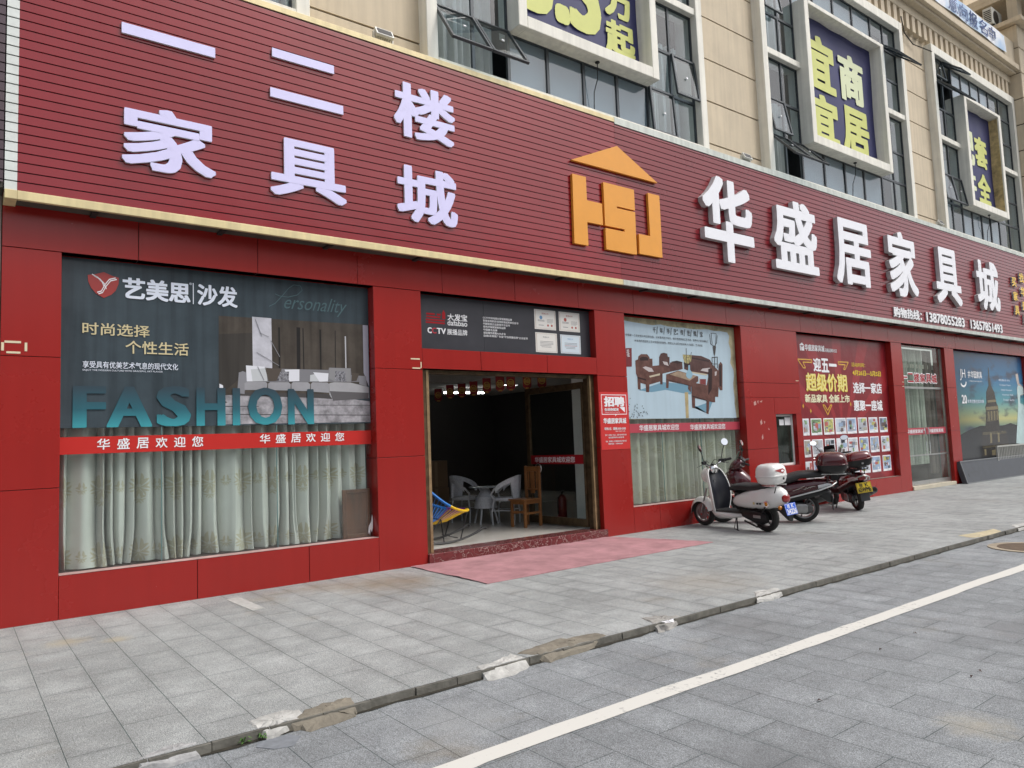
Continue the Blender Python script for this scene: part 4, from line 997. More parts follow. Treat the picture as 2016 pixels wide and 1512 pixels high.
for x0, z0, x1, z1 in [(MX+dx0, z0_, MX+dx1, z1_) for dx0, z0_, dx1, z1_ in [(0.03, 2.93, 0.10, 2.74), (0.08, 2.78, 0.18, 2.74), (0.20, 2.70, 0.30, 2.52), (0.04, 2.56, 0.29, 2.42), (0.05, 2.4, 0.12, 2.25)]]:
    b.flat([(x0, z0), (x1, z1), (x1+0.006, z1+0.004), (x0+0.007, z0+0.004)], G-0.0055, tone['arm'])
b.build('picture', pt)
Y1 = G-0.0062
SHRED = M_('shield_red', (0.36, 0.055, 0.05))
b = MB(); b.flat([(1.045, 3.255), (1.11, 3.27), (1.186, 3.298), (1.26, 3.268), (1.318, 3.255), (1.315, 3.19), (1.29, 3.12), (1.25, 3.075), (1.186, 3.038), (1.12, 3.075), (1.075, 3.13), (1.05, 3.19)], Y1, SHRED)
for dx, dz in ((0, 0), (0.018, -0.014)):
    p1 = [(1.08, 3.262), (1.13, 3.235), (1.17, 3.19), (1.188, 3.14)]
    for i in range(3): b.flat([(p1[i][0]+dx, p1[i][1]+dz), (p1[i+1][0]+dx, p1[i+1][1]+dz), (p1[i+1][0]+dx+0.004, p1[i+1][1]+dz+0.009), (p1[i][0]+dx+0.004, p1[i][1]+dz+0.009)], Y1-0.0004-0.0001*i, WPRINT)
    p2 = [(1.29, 3.245), (1.235, 3.225), (1.195, 3.165), (1.165, 3.1), (1.13, 3.085)]
    for i in range(4): b.flat([(p2[i][0]+dx*0.6, p2[i][1]+dz), (p2[i+1][0]+dx*0.6, p2[i+1][1]+dz), (p2[i+1][0]+dx*0.6-0.003, p2[i+1][1]+dz+0.01), (p2[i][0]+dx*0.6-0.003, p2[i][1]+dz+0.01)], Y1-0.0008-0.0001*i, WPRINT)
b.build('shield_emblem', pt)
text('brand_lettering', pt, '艺美思', 1.352, 1.995, 3.048, 3.268, Y1, PALEPRINT, bold=0.036)
P('divider', pt, PALEPRINT, (2.02, 2.028, Y1, Y1+0.001, 3.047, 3.274))
text('brand_lettering', pt, '沙发', 2.063, 2.482, 3.042, 3.272, Y1, PALEPRINT, bold=0.03)
text('mark', pt, '®', 1.985, 2.012, 3.25, 3.275, Y1, PALEPRINT)
CRM = M_('cream_print', (0.62, 0.54, 0.33))
text('slogan', pt, '时尚选择', 1.003, 1.602, 2.665, 2.787, Y1, CRM, bold=0.012)
text('slogan', pt, '个性生活', 1.379, 1.975, 2.493, 2.624, Y1, CRM, bold=0.012)
text('small_lettering', pt, '享受具有优美艺术气息的现代文化', 1.008, 1.871, 2.338, 2.406, Y1, PALEPRINT, bold=0.008)
text('small_lettering', pt, 'ENJOY THE MODERN CULTURE WITH GRACEFUL ART FLAVOR', 1.009, 1.724, 2.305, 2.326, Y1, PALEPRINT)
# thin script word
SCRIPT = M_('script_print', (0.085, 0.14, 0.155))
b = MB()
def ink(b, pts, w_, y, m):
    for i in range(len(pts)-1):
        a, c = Vector((pts[i][0], pts[i][1])), Vector((pts[i+1][0], pts[i+1][1])); d_ = (c-a)
        if d_.length < 1e-5: continue
        n = Vector((-d_.y, d_.x)).normalized()*w_
        b.flat([tuple(a+n), tuple(a-n), tuple(c-n), tuple(c+n)], y-0.0002*(i % 3), m)
ink(b, [(2.83, 3.09), (2.9, 3.13), (2.98, 3.22), (3.06, 3.32), (3.12, 3.365), (3.2, 3.36), (3.22, 3.31), (3.16, 3.25), (3.05, 3.215), (2.95, 3.22), (2.9, 3.24)], 0.004, Y1, SCRIPT)
letter(b, 'ersonality', 2.97, 3.72, 3.03, 3.24, Y1, SCRIPT, slant=0.35)
b.build('script_word', pt)
# teal block letters, printed with a fade
TEAL, n_, L_, pb = node_mat('teal_fade_print')
ge = n_.nodes.new('ShaderNodeNewGeometry'); sx = n_.nodes.new('ShaderNodeSeparateXYZ'); L_.new(ge.outputs['Position'], sx.inputs[0])
mr = n_.nodes.new('ShaderNodeMapRange'); mr.inputs[1].default_value = 1.76; mr.inputs[2].default_value = 2.14; L_.new(sx.outputs[2], mr.inputs[0])
cr = n_.nodes.new('ShaderNodeValToRGB'); cr.color_ramp.elements[0].color = (0.055, 0.31, 0.36, 1); cr.color_ramp.elements[1].color = (0.042, 0.07, 0.09, 1)
e = cr.color_ramp.elements.new(0.45); e.color = (0.034, 0.125, 0.16, 1)
L_.new(mr.outputs[0], cr.inputs[0]); L_.new(cr.outputs[0], pb.inputs['Base Color']); pb.inputs['Roughness'].default_value = 0.22
fx = [(0.927, 1.21), (1.215, 1.625), (1.665, 1.995), (2.05, 2.345), (2.42, 2.5), (2.585, 2.965), (3.03, 3.335)]
b = MB()
for ch, (x0, x1) in zip('FASHION', fx): letter(b, ch, x0, x1, 1.757, 2.16 if ch not in 'SO' else 2.17, Y1-0.001, TEAL, bold=0.045, bv=0.02)
b.build('teal_lettering', pt)
# --- welcome bands
BANDRED = M_('band_red_vinyl', (0.5, 0.03, 0.025))
BANDRED2 = M_('faded_band_vinyl', (0.42, 0.05, 0.075), rough=0.4)
b = MB(); b.box(0.816, 4.056, G-0.001, G+0.0015, 1.505, 1.67, BANDRED)
o = b.build('welcome_band', label='bright red welcome band across the left window over the damask curtain', cat='sticker band', at=(2.43, G, 1.5))
for k in range(6):
    text('lettering', o, '华盛居欢迎您'[k], 1.135+0.174*k, 1.135+0.174*k+0.112, 1.541, 1.648, G-0.003, WPRINT, bold=0.014)
    text('lettering', o, '华盛居欢迎您'[k], 2.71+0.176*k, 2.71+0.176*k+0.115, 1.552, 1.653, G-0.003, WPRINT, bold=0.014)
b = MB(); b.box(8.41, 11.41, G-0.001, G+0.0015, 1.535, 1.678, BANDRED2)
o = b.build('welcome_band', label='faded rose red welcome band under the furniture picture on the dusty window', cat='sticker band', at=(9.95, G, 1.53))
text('lettering', o, '华盛居家具城欢迎您', 8.76, 9.726, 1.563, 1.658, G-0.003, WPRINT, bold=0.014)
text('lettering', o, '华盛居家具城欢迎您', 10.016, 10.981, 1.555, 1.648, G-0.003, WPRINT, bold=0.014)
for xa, xb, ta, tb_, lb in ((17.665, 18.655, 17.75, 18.55, 'left'), (18.675, 19.81, 18.85, 19.66, 'right')):
    b = MB(); b.box(xa, xb, 0.093, 0.097, 1.275, 1.435, BANDRED2)
    o = b.build('welcome_band', label='red welcome band on the %s leaf of the narrow glass double door' % lb, cat='sticker band', at=((xa+xb)/2, 0.095, 1.27))
    text('lettering', o, '华盛居家具城', ta, tb_, 1.31, 1.40, 0.091, WPRINT, bold=0.02)
dt = thing('door_lettering', 'red characters with white outline on the transom glass of the narrow door', 'lettering', (18.7, 0.09, 2.52))
for k, ch in enumerate('一二楼家具城'):
    x0 = 17.69+0.312*k
    z0, z1 = (2.62, 2.655) if ch == '一' else (2.525, 2.74)
    text('outline', dt, ch, x0-0.02, x0+0.30, z0-0.02, z1+0.02, 0.0965, WPRINT, bold=0.065)
    text('letter', dt, ch, x0, x0+0.28, z0, z1, 0.0925, M_('door_letter_red', (0.4, 0.02, 0.03)), bold=0.025)
# --- sign over the entrance
CHAR = M_('charcoal_panel', (0.038, 0.038, 0.046), rough=0.35, var=0.1)
tp = thing('transom_sign', 'charcoal brand board with white lettering and four certificates above the shop entrance', 'sign board', (6.24, 0.12, 2.69))
P('board', tp, CHAR, (4.726, 5.775, 0.12, 0.135, 2.692, 3.41), (5.778, 7.756, 0.12, 0.135, 2.692, 3.41))
TY = 0.1185
b = MB()
LR = M_('logo_red', (0.33, 0.02, 0.025))
for z in (3.04, 3.075): b.rect(4.86, 5.15, z, z+0.022, TY, LR)
b.rect(4.87, 5.08, 3.115, 3.135, TY, LR); b.rect(4.87, 5.0, 3.15, 3.175, TY, LR); b.rect(5.03, 5.09, 3.15, 3.175, TY, LR); b.rect(5.11, 5.16, 3.11, 3.2, TY, LR); b.rect(5.125, 5.145, 3.2, 3.225, TY, LR)
b.build('red_emblem', tp)
text('lettering', tp, '大发宝', 5.193, 5.506, 3.098, 3.19, TY, WPRINT, bold=0.02)
text('lettering', tp, 'dafabao', 5.19, 5.504, 3.03, 3.105, TY, WPRINT, bold=0.01)
text('lettering', tp, 'C', 4.88, 4.945, 2.908, 2.985, TY, WPRINT, bold=0.04); text('red_letter', tp, 'C', 4.945, 5.015, 2.908, 2.985, TY, M_('cctv_red', (0.45, 0.06, 0.08)), bold=0.03)
text('lettering', tp, 'TV', 5.02, 5.16, 2.908, 2.985, TY, WPRINT, bold=0.03)
text('lettering', tp, '展播品牌', 5.18, 5.5, 2.905, 2.985, TY, WPRINT, bold=0.01)
for k, s_ in enumerate(['CCTV中央电视台荣誉展播品牌', '软体家具软床/床垫标准起草单位证书', '中国家居正品查询平台证书', '绿色环保家居推荐品牌', '中国著名品牌', '诚信服务质量AAA企业', '连续5年荣获广东省“守合同重信用”企业证书']):
    wd = [0.5, 0.61, 0.46, 0.38, 0.235, 0.38, 0.77][k]
    text('small_lettering', tp, s_, 5.765, 5.765+wd, 3.160-0.0415*k, 3.192-0.0415*k, TY, WPRINT, bold=0.008)
CERT = M_('certificate_paper', (0.72, 0.70, 0.66), rough=0.4); CERTB = M_('certificate_blue_paper', (0.6, 0.68, 0.74), rough=0.4); CIN = M_('certificate_ink', (0.2, 0.2, 0.22)); CRD = M_('certificate_red', (0.45, 0.12, 0.1)); CBL = M_('certificate_blue', (0.15, 0.3, 0.5)); CGD = M_('certificate_border', (0.5, 0.36, 0.3))
for k, (x0, x1, z0, z1) in enumerate([(6.675, 7.078, 3.078, 3.368), (7.142, 7.555, 3.077, 3.367), (6.68, 7.087, 2.742, 3.03), (7.153, 7.556, 2.744, 3.024)]):
    b = MB(); b.box(x0, x1, TY-0.002, TY+0.001, z0, z1, CERTB if k == 3 else CERT)
    yy = TY-0.003; wd = x1-x0; ht = z1-z0
    for q in [(0.04, 0.96, 0.05, 0.06), (0.04, 0.96, 0.94, 0.95), (0.04, 0.055, 0.06, 0.94), (0.945, 0.96, 0.06, 0.94)]: b.rect(x0+q[0]*wd, x0+q[1]*wd, z0+q[2]*ht, z0+q[3]*ht, yy, CGD)
    if k < 2:
        letter(b, '荣誉证书', x0+0.34*wd, x0+0.66*wd, z0+0.76*ht, z0+0.85*ht, yy, CRD)
        cx_, cz_ = x0+0.3*wd, z0+0.6*ht
        b.flat([(cx_+0.028*math.cos(i*0.5236), cz_+0.028*math.sin(i*0.5236)) for i in range(12)], yy, [CBL, CRD][k])
        for i in range(2): b.rect(x0+0.15*wd, x0+0.46*wd, z0+(0.46-0.05*i)*ht, z0+(0.48-0.05*i)*ht, yy, CIN)
        for i in range(4): b.rect(x0+0.58*wd, x0+(0.88-0.06*(i == 3))*wd, z0+(0.52-0.055*i)*ht, z0+(0.535-0.055*i)*ht, yy, CIN)
        for c_ in (0.62, 0.8): b.flat([(x0+c_*wd+0.018*math.cos(i*0.7854), z0+0.22*ht+0.018*math.sin(i*0.7854)) for i in range(8)], yy, CRD)
        b.rect(x0+0.18*wd, x0+0.42*wd, z0+0.2*ht, z0+0.225*ht, yy, CIN)
    else:
        letter(b, '荣誉证书', x0+0.35*wd, x0+0.62*wd, z0+0.74*ht, z0+0.82*ht, yy, CIN if k == 2 else CBL)
        for i in range(5): b.rect(x0+(0.2+0.06*(i > 3))*wd, x0+(0.82-0.1*(i > 2))*wd, z0+(0.55-0.07*i)*ht, z0+(0.57-0.07*i)*ht, yy, CRD if (k == 3 and i == 2) else CIN)
    b.build('certificate', tp)
# --- job poster on the pillar
JR = M_('job_red_paper', (0.55, 0.03, 0.028), rough=0.35)
jp = thing('job_poster', 'bright red recruitment poster with white headline on the pillar right of the entrance', 'poster', (8.08, -0.003, 1.29))
P('paper', jp, JR, (7.775, 8.39, -0.004, -0.0005, 1.293, 2.168))
JY = -0.0052
b = MB()
for q in [(7.812, 8.35, 2.120, 2.130), (7.812, 8.35, 1.823, 1.833), (7.812, 7.822, 1.833, 2.12), (8.34, 8.35, 1.833, 2.12)]: b.rect(*q, JY, WPRINT)
b.flat([(8.1, 1.824), (8.13, 1.824), (8.085, 1.795)], JY-0.0003, WPRINT)
b.flat([(8.19, 1.938), (8.31, 1.938), (8.31, 1.855)], JY, WPRINT)
b.build('frame_line', jp)
text('headline', jp, '招聘', 7.865, 8.306, 1.945, 2.1, JY, WPRINT, bold=0.05)
text('lettering', jp, '合适你就来', 7.866, 8.175, 1.878, 1.925, JY, WPRINT, bold=0.03)
text('small_lettering', jp, 'Welcome, and let’s work together', 7.87, 8.2, 1.85, 1.868, JY, WPRINT)
text('shop_name', jp, '华盛居家具城', 7.835, 8.325, 1.685, 1.772, JY, WPRINT, bold=0.03)
text('lettering', jp, '导购2名：薪酬:3000-5000', 7.85, 8.31, 1.588, 1.63, JY, WPRINT, bold=0.015)
text('small_lettering', jp, '（底薪+提成+奖金）', 8.08, 8.3, 1.558, 1.578, JY, WPRINT)
for k, (s_, x0, x1) in enumerate([('要求：有经验一年以上，形象气质佳优先录用', 7.86, 8.315), ('能吃苦耐劳有责任心表达能力强', 7.93, 8.26), ('地址：商城路口一号华盛居家具城二楼办公室', 7.865, 8.31), ('联系电话：13878055283', 7.92, 8.23)]):
    z = [1.50, 1.462, 1.405, 1.368][k]
    text('small_lettering', jp, s_, x0, x1, z, z+0.025, JY, WPRINT, bold=0.006)
# --- rosewood furniture poster
rp = thing('rosewood_poster', 'pale blue window poster picturing carved dark red wooden sofas and a vase', 'window poster', (9.93, G, 1.75))
PB = M_('pale_blue_vinyl', (0.43, 0.55, 0.63), rough=0.35, var=0.06, vs=1.2, streak=0.06)
pe = []
r3 = random.Random(3)
pe = [(8.415, 1.76), (11.33, 1.745)]
for i in range(12): pe.append((11.33-r3.uniform(0, 0.06)-0.04*(i > 6), 1.75+1.55*(i+1)/12.5))
for i in range(14): pe.append((11.27-2.8*(i+0.3)/14, 3.33-r3.uniform(0, 0.035)))
pe.append((8.415, 3.36))
b = MB(); b.prism(pe, G, G+0.003, PB); b.build('sheet', rp)
STN = M_('water_stain', (0.38, 0.3, 0.15), rough=0.6, var=0.4, vs=6)
b = MB(); b.rect(8.41, 11.41, 1.75, 3.40, G+0.0032, M_('glue_residue', (0.36, 0.32, 0.2), rough=0.7, var=0.5, vs=4)); b.build('glue_residue', rp)
rc = {'blue': M_('r_shadow', (0.16, 0.30, 0.40)), 'stain': STN, 'wood': M_('r_wood', (0.085, 0.042, 0.038), var=0.3, vs=9), 'woodb': M_('r_wood_light', (0.12, 0.058, 0.048), var=0.35, vs=9), 'dark': M_('r_dark', (0.035, 0.02, 0.02)), 'white': M_('r_cushion', (0.5, 0.45, 0.45)), 'cream': M_('r_cream', (0.5, 0.44, 0.33)),
      'gold': M_('r_gold', (0.34, 0.3, 0.14), var=0.8, vs=25), 'twig': M_('r_twig', (0.05, 0.045, 0.045)), 'glass': M_('r_glass', (0.32, 0.24, 0.17), var=0.4), 'red': M_('r_red', (0.2, 0.05, 0.05)), 'vase': M_('r_vase', (0.26, 0.42, 0.52)), 'seal': M_('r_seal', (0.17, 0.035, 0.04))}
b = MB()
for k, (c, pts) in enumerate(ROSE): b.flat(pts, G-0.0006-0.0001*k, rc[c])
for i in range(46):                         # ink plants in the lower left corner
    a = r3.uniform(0, 6.28); x = 8.44+abs(r3.gauss(0, 0.25)); z = 1.79+abs(r3.gauss(0, 0.11)); l = r3.uniform(0.015, 0.05)
    b.flat([(x, z), (x+l*0.5*math.cos(a)-0.008*math.sin(a), z+l*0.5*math.sin(a)+0.008*math.cos(a)), (x+l*math.cos(a), z+l*math.sin(a)), (x+l*0.5*math.cos(a)+0.006*math.sin(a), z+l*0.5*math.sin(a)-0.006*math.cos(a))], G-0.0055-0.0001*(i % 5), rc['twig'])
b.build('picture', rp)
for k, s_ in enumerate('千/年/手/艺:传/世/瑰/宝'):
    x = 9.207+k*0.0868
    text('title', rp, s_, x, x+(0.075 if s_ not in '/:' else 0.035 if s_ == '/' else 0.02), 3.18 if s_ != '/' else 3.165, 3.27 if s_ != '/' else 3.285, G-0.0065, rc['twig'], bold=0.008)
text('small_lettering', rp, '中国是一个历史悠久的文明古国，以木家具始于明代，其中传统家具工艺传承，是榫卯之如与雕刻工', 8.555, 10.645, 3.085, 3.125, G-0.0065, rc['dark'])
text('small_lettering', rp, '木家具的造型和工艺中明显的民族性，使其让人以红木家具有人文家居、艺术家园', 8.75, 10.47, 3.003, 3.042, G-0.0065, rc['dark'])
text('seal_lettering', rp, '珍品', 8.56, 8.62, 2.75, 2.87, G-0.0065, WPRINT, sp=0.1); 
# --- May sale poster
SR, n_, L_, pb = node_mat('sale_poster_rays')
tc = n_.nodes.new('ShaderNodeTexCoord'); mp = n_.nodes.new('ShaderNodeMapping'); mp.inputs['Location'].default_value = (0.2, 0, 0.3)
L_.new(tc.outputs['Object'], mp.inputs[0]); sx = n_.nodes.new('ShaderNodeSeparateXYZ'); L_.new(mp.outputs[0], sx.inputs[0])
at = n_.nodes.new('ShaderNodeMath'); at.operation = 'ARCTAN2'; L_.new(sx.outputs[2], at.inputs[0]); L_.new(sx.outputs[0], at.inputs[1])
m1 = n_.nodes.new('ShaderNodeMath'); m1.operation = 'MULTIPLY'; m1.inputs[1].default_value = 13; L_.new(at.outputs[0], m1.inputs[0])
m2 = n_.nodes.new('ShaderNodeMath'); m2.operation = 'SINE'; L_.new(m1.outputs[0], m2.inputs[0])
cr = n_.nodes.new('ShaderNodeValToRGB'); cr.color_ramp.elements[0].position = 0.35; cr.color_ramp.elements[0].color = (0.2, 0.012, 0.018, 1); cr.color_ramp.elements[1].position = 0.6; cr.color_ramp.elements[1].color = (0.29, 0.022, 0.028, 1)
L_.new(m2.outputs[0], cr.inputs[0]); L_.new(cr.outputs[0], pb.inputs['Base Color']); pb.inputs['Roughness'].default_value = 0.3
nb_ = n_.nodes.new('ShaderNodeTexNoise'); nb_.inputs['Scale'].default_value = 1.4; nb_.inputs['Detail'].default_value = 4; L_.new(tc.outputs['Object'], nb_.inputs['Vector'])
bp = n_.nodes.new('ShaderNodeBump'); bp.inputs['Strength'].default_value = 0.5; bp.inputs['Distance'].default_value = 0.03; L_.new(nb_.outputs['Fac'], bp.inputs['Height']); L_.new(bp.outputs[0], pb.inputs['Normal'])
sp_ = thing('sale_poster', 'large red sale poster with yellow headline and three rows of furniture photos', 'poster', (15.15, 0.13, 1.5))
P('sheet', sp_, SR, (13.235, 17.078, 0.13, 0.138, 0.376, 3.41))
SYY = 0.1285
SG = M_('sale_yellow', (0.75, 0.55, 0.06)); SG2 = M_('sale_gold', (0.62, 0.36, 0.06)); SGP = M_('sale_pale_yellow', (0.8, 0.7, 0.25))
b = MB(); b.flat([(13.53, 3.19), (13.63, 3.245), (13.71, 3.19)], SYY, WPRINT)
for q in [(13.55, 13.58, 3.08, 3.18), (13.6, 13.65, 3.08, 3.16), (13.66, 13.7, 3.08, 3.18)]: b.rect(*q, SYY, WPRINT)
b.build('house_emblem', sp_)
text('shop_name', sp_, '华盛居家具城', 13.72, 14.46, 3.085, 3.22, SYY, WPRINT, bold=0.025)
text('small_lettering', sp_, '高端品牌综合店', 14.49, 14.95, 3.09, 3.17, SYY, WPRINT, bold=0.012)
for k, ch in enumerate('迎五一'):
    text('headline', sp_, ch, 13.995+0.3*k, 14.275+0.31*k, (2.67, 2.66, 2.79)[k], (2.95, 2.95, 2.85)[k], SYY, WPRINT, bold=0.035)
for k, ch in enumerate('超级价期'):
    text('headline', sp_, ch, 13.675+0.4*k, 14.07+0.4*k, 2.255, 2.625, SYY, SG, bold=0.045)
    text('headline_highlight', sp_, ch, 13.665+0.4*k, 14.06+0.4*k, 2.265, 2.635, SYY-0.004, SGP, bold=0.02)
text('lettering', sp_, '新品家具 全新上市', 13.6, 15.33, 2.03, 2.2, SYY, M_('sale_cream', (0.82, 0.78, 0.55)), bold=0.035)
text('lettering', sp_, '活动时间：', 15.51, 16.1, 2.815, 2.905, SYY, SG, bold=0.015)
text('date_lettering', sp_, '4月26日—5月5日', 15.53, 16.775, 2.625, 2.74, SYY, SG, bold=0.035)
text('slogan', sp_, '选择一家店', 15.51, 16.77, 2.235, 2.478, SYY, WPRINT, bold=0.03)
text('slogan', sp_, '惠聚一座城', 15.48, 16.74, 1.85, 2.09, SYY, WPRINT, bold=0.03)
for q in ([(13.43, 2.9), (13.95, 2.905), (13.95, 2.85), (13.62, 2.845), (13.7, 2.73), (13.62, 2.73), (13.43, 2.9)], [(14.97, 2.9), (15.39, 2.905), (15.24, 2.745), (15.17, 2.745), (15.26, 2.845), (14.98, 2.845), (14.97, 2.9)], [(14.25, 1.98), (14.31, 1.98), (14.42, 1.87), (14.54, 1.98), (14.6, 1.98), (14.41, 1.78), (14.25, 1.98)]):
    b = MB(); ink(b, q, 0.012, SYY, SG2); b.build('arrow_mark', sp_)
for x, z in [(13.52, 1.96), (13.78, 1.86), (15.36, 2.0)]:
    b = MB(); b.flat([(x, z-0.05), (x+0.03, z), (x, z+0.05), (x-0.03, z)], SYY, SG2); b.build('spark_mark', sp_)
PH = [M_('ph_%d' % i, c, rough=0.35, var=0.35, vs=5) for i, c in enumerate([(0.52, 0.57, 0.64), (0.2, 0.32, 0.16), (0.5, 0.48, 0.16), (0.18, 0.2, 0.26), (0.3, 0.4, 0.55), (0.14, 0.1, 0.09), (0.4, 0.42, 0.46), (0.04, 0.05, 0.07), (0.45, 0.12, 0.1), (0.36, 0.34, 0.3), (0.62, 0.64, 0.68)])]
px0 = [13.455, 13.747, 14.223, 14.672, 15.137, 15.603, 16.068, 16.54]; px1 = [13.68, 14.145, 14.61, 15.10, 15.53, 15.99, 16.453, 16.9]
r4 = random.Random(8)
for row, (z0, z1) in enumerate([(1.37, 1.708), (0.94, 1.285), (0.505, 0.855)]):
    for k in range(8):
        b = MB(); x0, x1 = px0[k]+0.02*(row > 0)*(k > 6), px1[k]+0.03*(row > 0)*(k > 6)
        b.box(x0, x1, SYY-0.002, SYY+0.001, z0, z1, WPRINT)
        yy = SYY-0.003; wd, ht = x1-x0, z1-z0
        b.rect(x0+0.06*wd, x1-0.06*wd, z0+0.14*ht, z1-0.06*ht, yy, PH[[0, 1, 2, 0, 4, 6, 0, 3][k] if row == 0 else r4.choice([0, 4, 6, 9, 10, 0])])
        for i in range(9):
            cx_ = x0+wd*r4.uniform(0.18, 0.82); cz_ = z0+ht*r4.uniform(0.2, 0.82); a, c = wd*r4.uniform(0.06, 0.2), ht*r4.uniform(0.03, 0.15)
            if row == 0 and k in (1, 2) and i == 0:
                for rr, mm in ((0.42, PH[7]), (0.39, PH[[1, 2][k-1]]), (0.24, PH[[8, 2][k-1]])):
                    b.flat([(x0+wd*(0.5+rr*math.cos(j*0.524)), z0+ht*(0.52+rr*0.9*math.sin(j*0.524))) for j in range(12)], yy-0.0005-0.001*(0.5-rr), mm)
                continue
            b.rect(max(x0+0.06*wd, cx_-a), min(x1-0.06*wd, cx_+a), max(z0+0.14*ht, cz_-c), min(z1-0.06*ht, cz_+c), yy-0.0008-0.0003*i, r4.choice(PH))
        b.rect(x0+0.58*wd, x1-0.04*wd, z0+0.04*ht, z0+0.16*ht, yy-0.005, WPRINT)
        b.build('product_photo', sp_)
# --- dusk city poster
DS, n_, L_, pb = node_mat('dusk_sky_print')
ge = n_.nodes.new('ShaderNodeNewGeometry'); sx = n_.nodes.new('ShaderNodeSeparateXYZ'); L_.new(ge.outputs['Position'], sx.inputs[0])
mr = n_.nodes.new('ShaderNodeMapRange'); mr.inputs[1].default_value = 1.4; mr.inputs[2].default_value = 3.4; L_.new(sx.outputs[2], mr.inputs[0])
cr = n_.nodes.new('ShaderNodeValToRGB'); cr.color_ramp.elements[0].color = (0.16, 0.26, 0.2, 1); cr.color_ramp.elements[1].color = (0.02, 0.085, 0.2, 1)
for p_, c in ((0.1, (0.5, 0.48, 0.2, 1)), (0.2, (0.3, 0.42, 0.26, 1)), (0.34, (0.09, 0.3, 0.34, 1)), (0.62, (0.03, 0.17, 0.33, 1))):
    e = cr.color_ramp.elements.new(p_); e.color = c
L_.new(mr.outputs[0], cr.inputs[0])
mx = n_.nodes.new('ShaderNodeMapRange'); mx.inputs[1].default_value = 20.4; mx.inputs[2].default_value = 23.2; mx.inputs[3].default_value = 0.35; mx.inputs[4].default_value = 1; L_.new(sx.outputs[0], mx.inputs[0])
vm = n_.nodes.new('ShaderNodeVectorMath'); vm.operation = 'SCALE'; L_.new(cr.outputs[0], vm.inputs[0]); L_.new(mx.outputs[0], vm.inputs['Scale'])
tc = n_.nodes.new('ShaderNodeTexCoord'); mp = n_.nodes.new('ShaderNodeMapping'); mp.inputs['Scale'].default_value = (0.45, 1, 1.5); mp.inputs['Rotation'].default_value = (0, 0.25, 0); L_.new(tc.outputs['Object'], mp.inputs[0])
no = n_.nodes.new('ShaderNodeTexNoise'); no.inputs['Scale'].default_value = 2.2; no.inputs['Detail'].default_value = 7; L_.new(mp.outputs[0], no.inputs['Vector'])
m4 = n_.nodes.new('ShaderNodeMapRange'); m4.inputs[1].default_value = 0.52; m4.inputs[2].default_value = 0.64; m4.inputs[4].default_value = 0.85; L_.new(no.outputs['Fac'], m4.inputs[0])
mx2 = n_.nodes.new('ShaderNodeMixRGB'); mx2.inputs[2].default_value = (0.04, 0.045, 0.075, 1); L_.new(m4.outputs[0], mx2.inputs[0]); L_.new(vm.outputs[0], mx2.inputs[1])
L_.new(mx2.outputs[0], pb.inputs['Base Color']); pb.inputs['Roughness'].default_value = 0.3
dp = thing('dusk_poster', 'deep blue poster of a church spire at sunset and a woman in white', 'poster', (22.9, 0.13, 1.9))
P('sheet', dp, DS, (20.414, 25.426, 0.13, 0.138, 0.482, 3.41))
dc = {'cloud': M_('d_cloud', (0.045, 0.05, 0.075)), 'sun': M_('d_sun', (0.55, 0.5, 0.2)), 'land': M_('d_land', (0.03, 0.032, 0.035), var=0.3), 'tower': M_('d_tower', (0.04, 0.036, 0.034), var=0.3), 'stone': M_('d_stone', (0.2, 0.17, 0.1)), 'stonedk': M_('d_stone_dark', (0.09, 0.08, 0.055), var=0.4, vs=8), 'lit': M_('d_lit', (0.2, 0.17, 0.1)), 'skin': M_('d_skin', (0.5, 0.45, 0.42)), 'dress': M_('d_dress', (0.5, 0.66, 0.66), var=0.1)}
b = MB()
for k, (c, pts) in enumerate(DUSK):
    if c not in ('cloud', 'sun'): b.flat([(max(20.42, min(x, 25.42)), max(z, 0.5)) for x, z in pts], 0.1285-0.0001*k, dc[c])
b.rect(20.42, 25.42, 0.49, 1.0, 0.1288, dc['land'])
b.build('picture', dp)
DY = 0.1235
b = MB(); ink(b, [(21.02, 2.55), (21.08, 2.49), (21.2, 2.47), (21.32, 2.52), (21.36, 2.6)], 0.025, DY, WPRINT); b.build('smile_emblem', dp)
text('emblem_lettering', dp, 'JH', 21.0, 21.34, 2.63, 2.93, DY, WPRINT, bold=0.004)
text('brand_lettering', dp, '井华园家具', 21.50, 22.42, 2.70, 2.90, DY, WPRINT, bold=0.02)
text('small_lettering', dp, '— JINGHUAYUAN FURNITURE —', 21.5, 22.45, 2.60, 2.64, DY, WPRINT)
text('lettering', dp, '20', 20.985, 21.30, 2.02, 2.25, DY, WPRINT, bold=0.03)
text('lettering', dp, '年专注新古实木床', 21.34, 22.4, 2.03, 2.13, DY, PALEPRINT, bold=0.01)
for k, s_ in enumerate(['典雅系列', 'European Classic', 'Simple European', 'American Style', 'French Series']):
    text('small_lettering', dp, s_, 23.55+0.06*k, 24.35+0.06*k, 2.66-0.14*k, 2.72-0.14*k, DY, PALEPRINT)
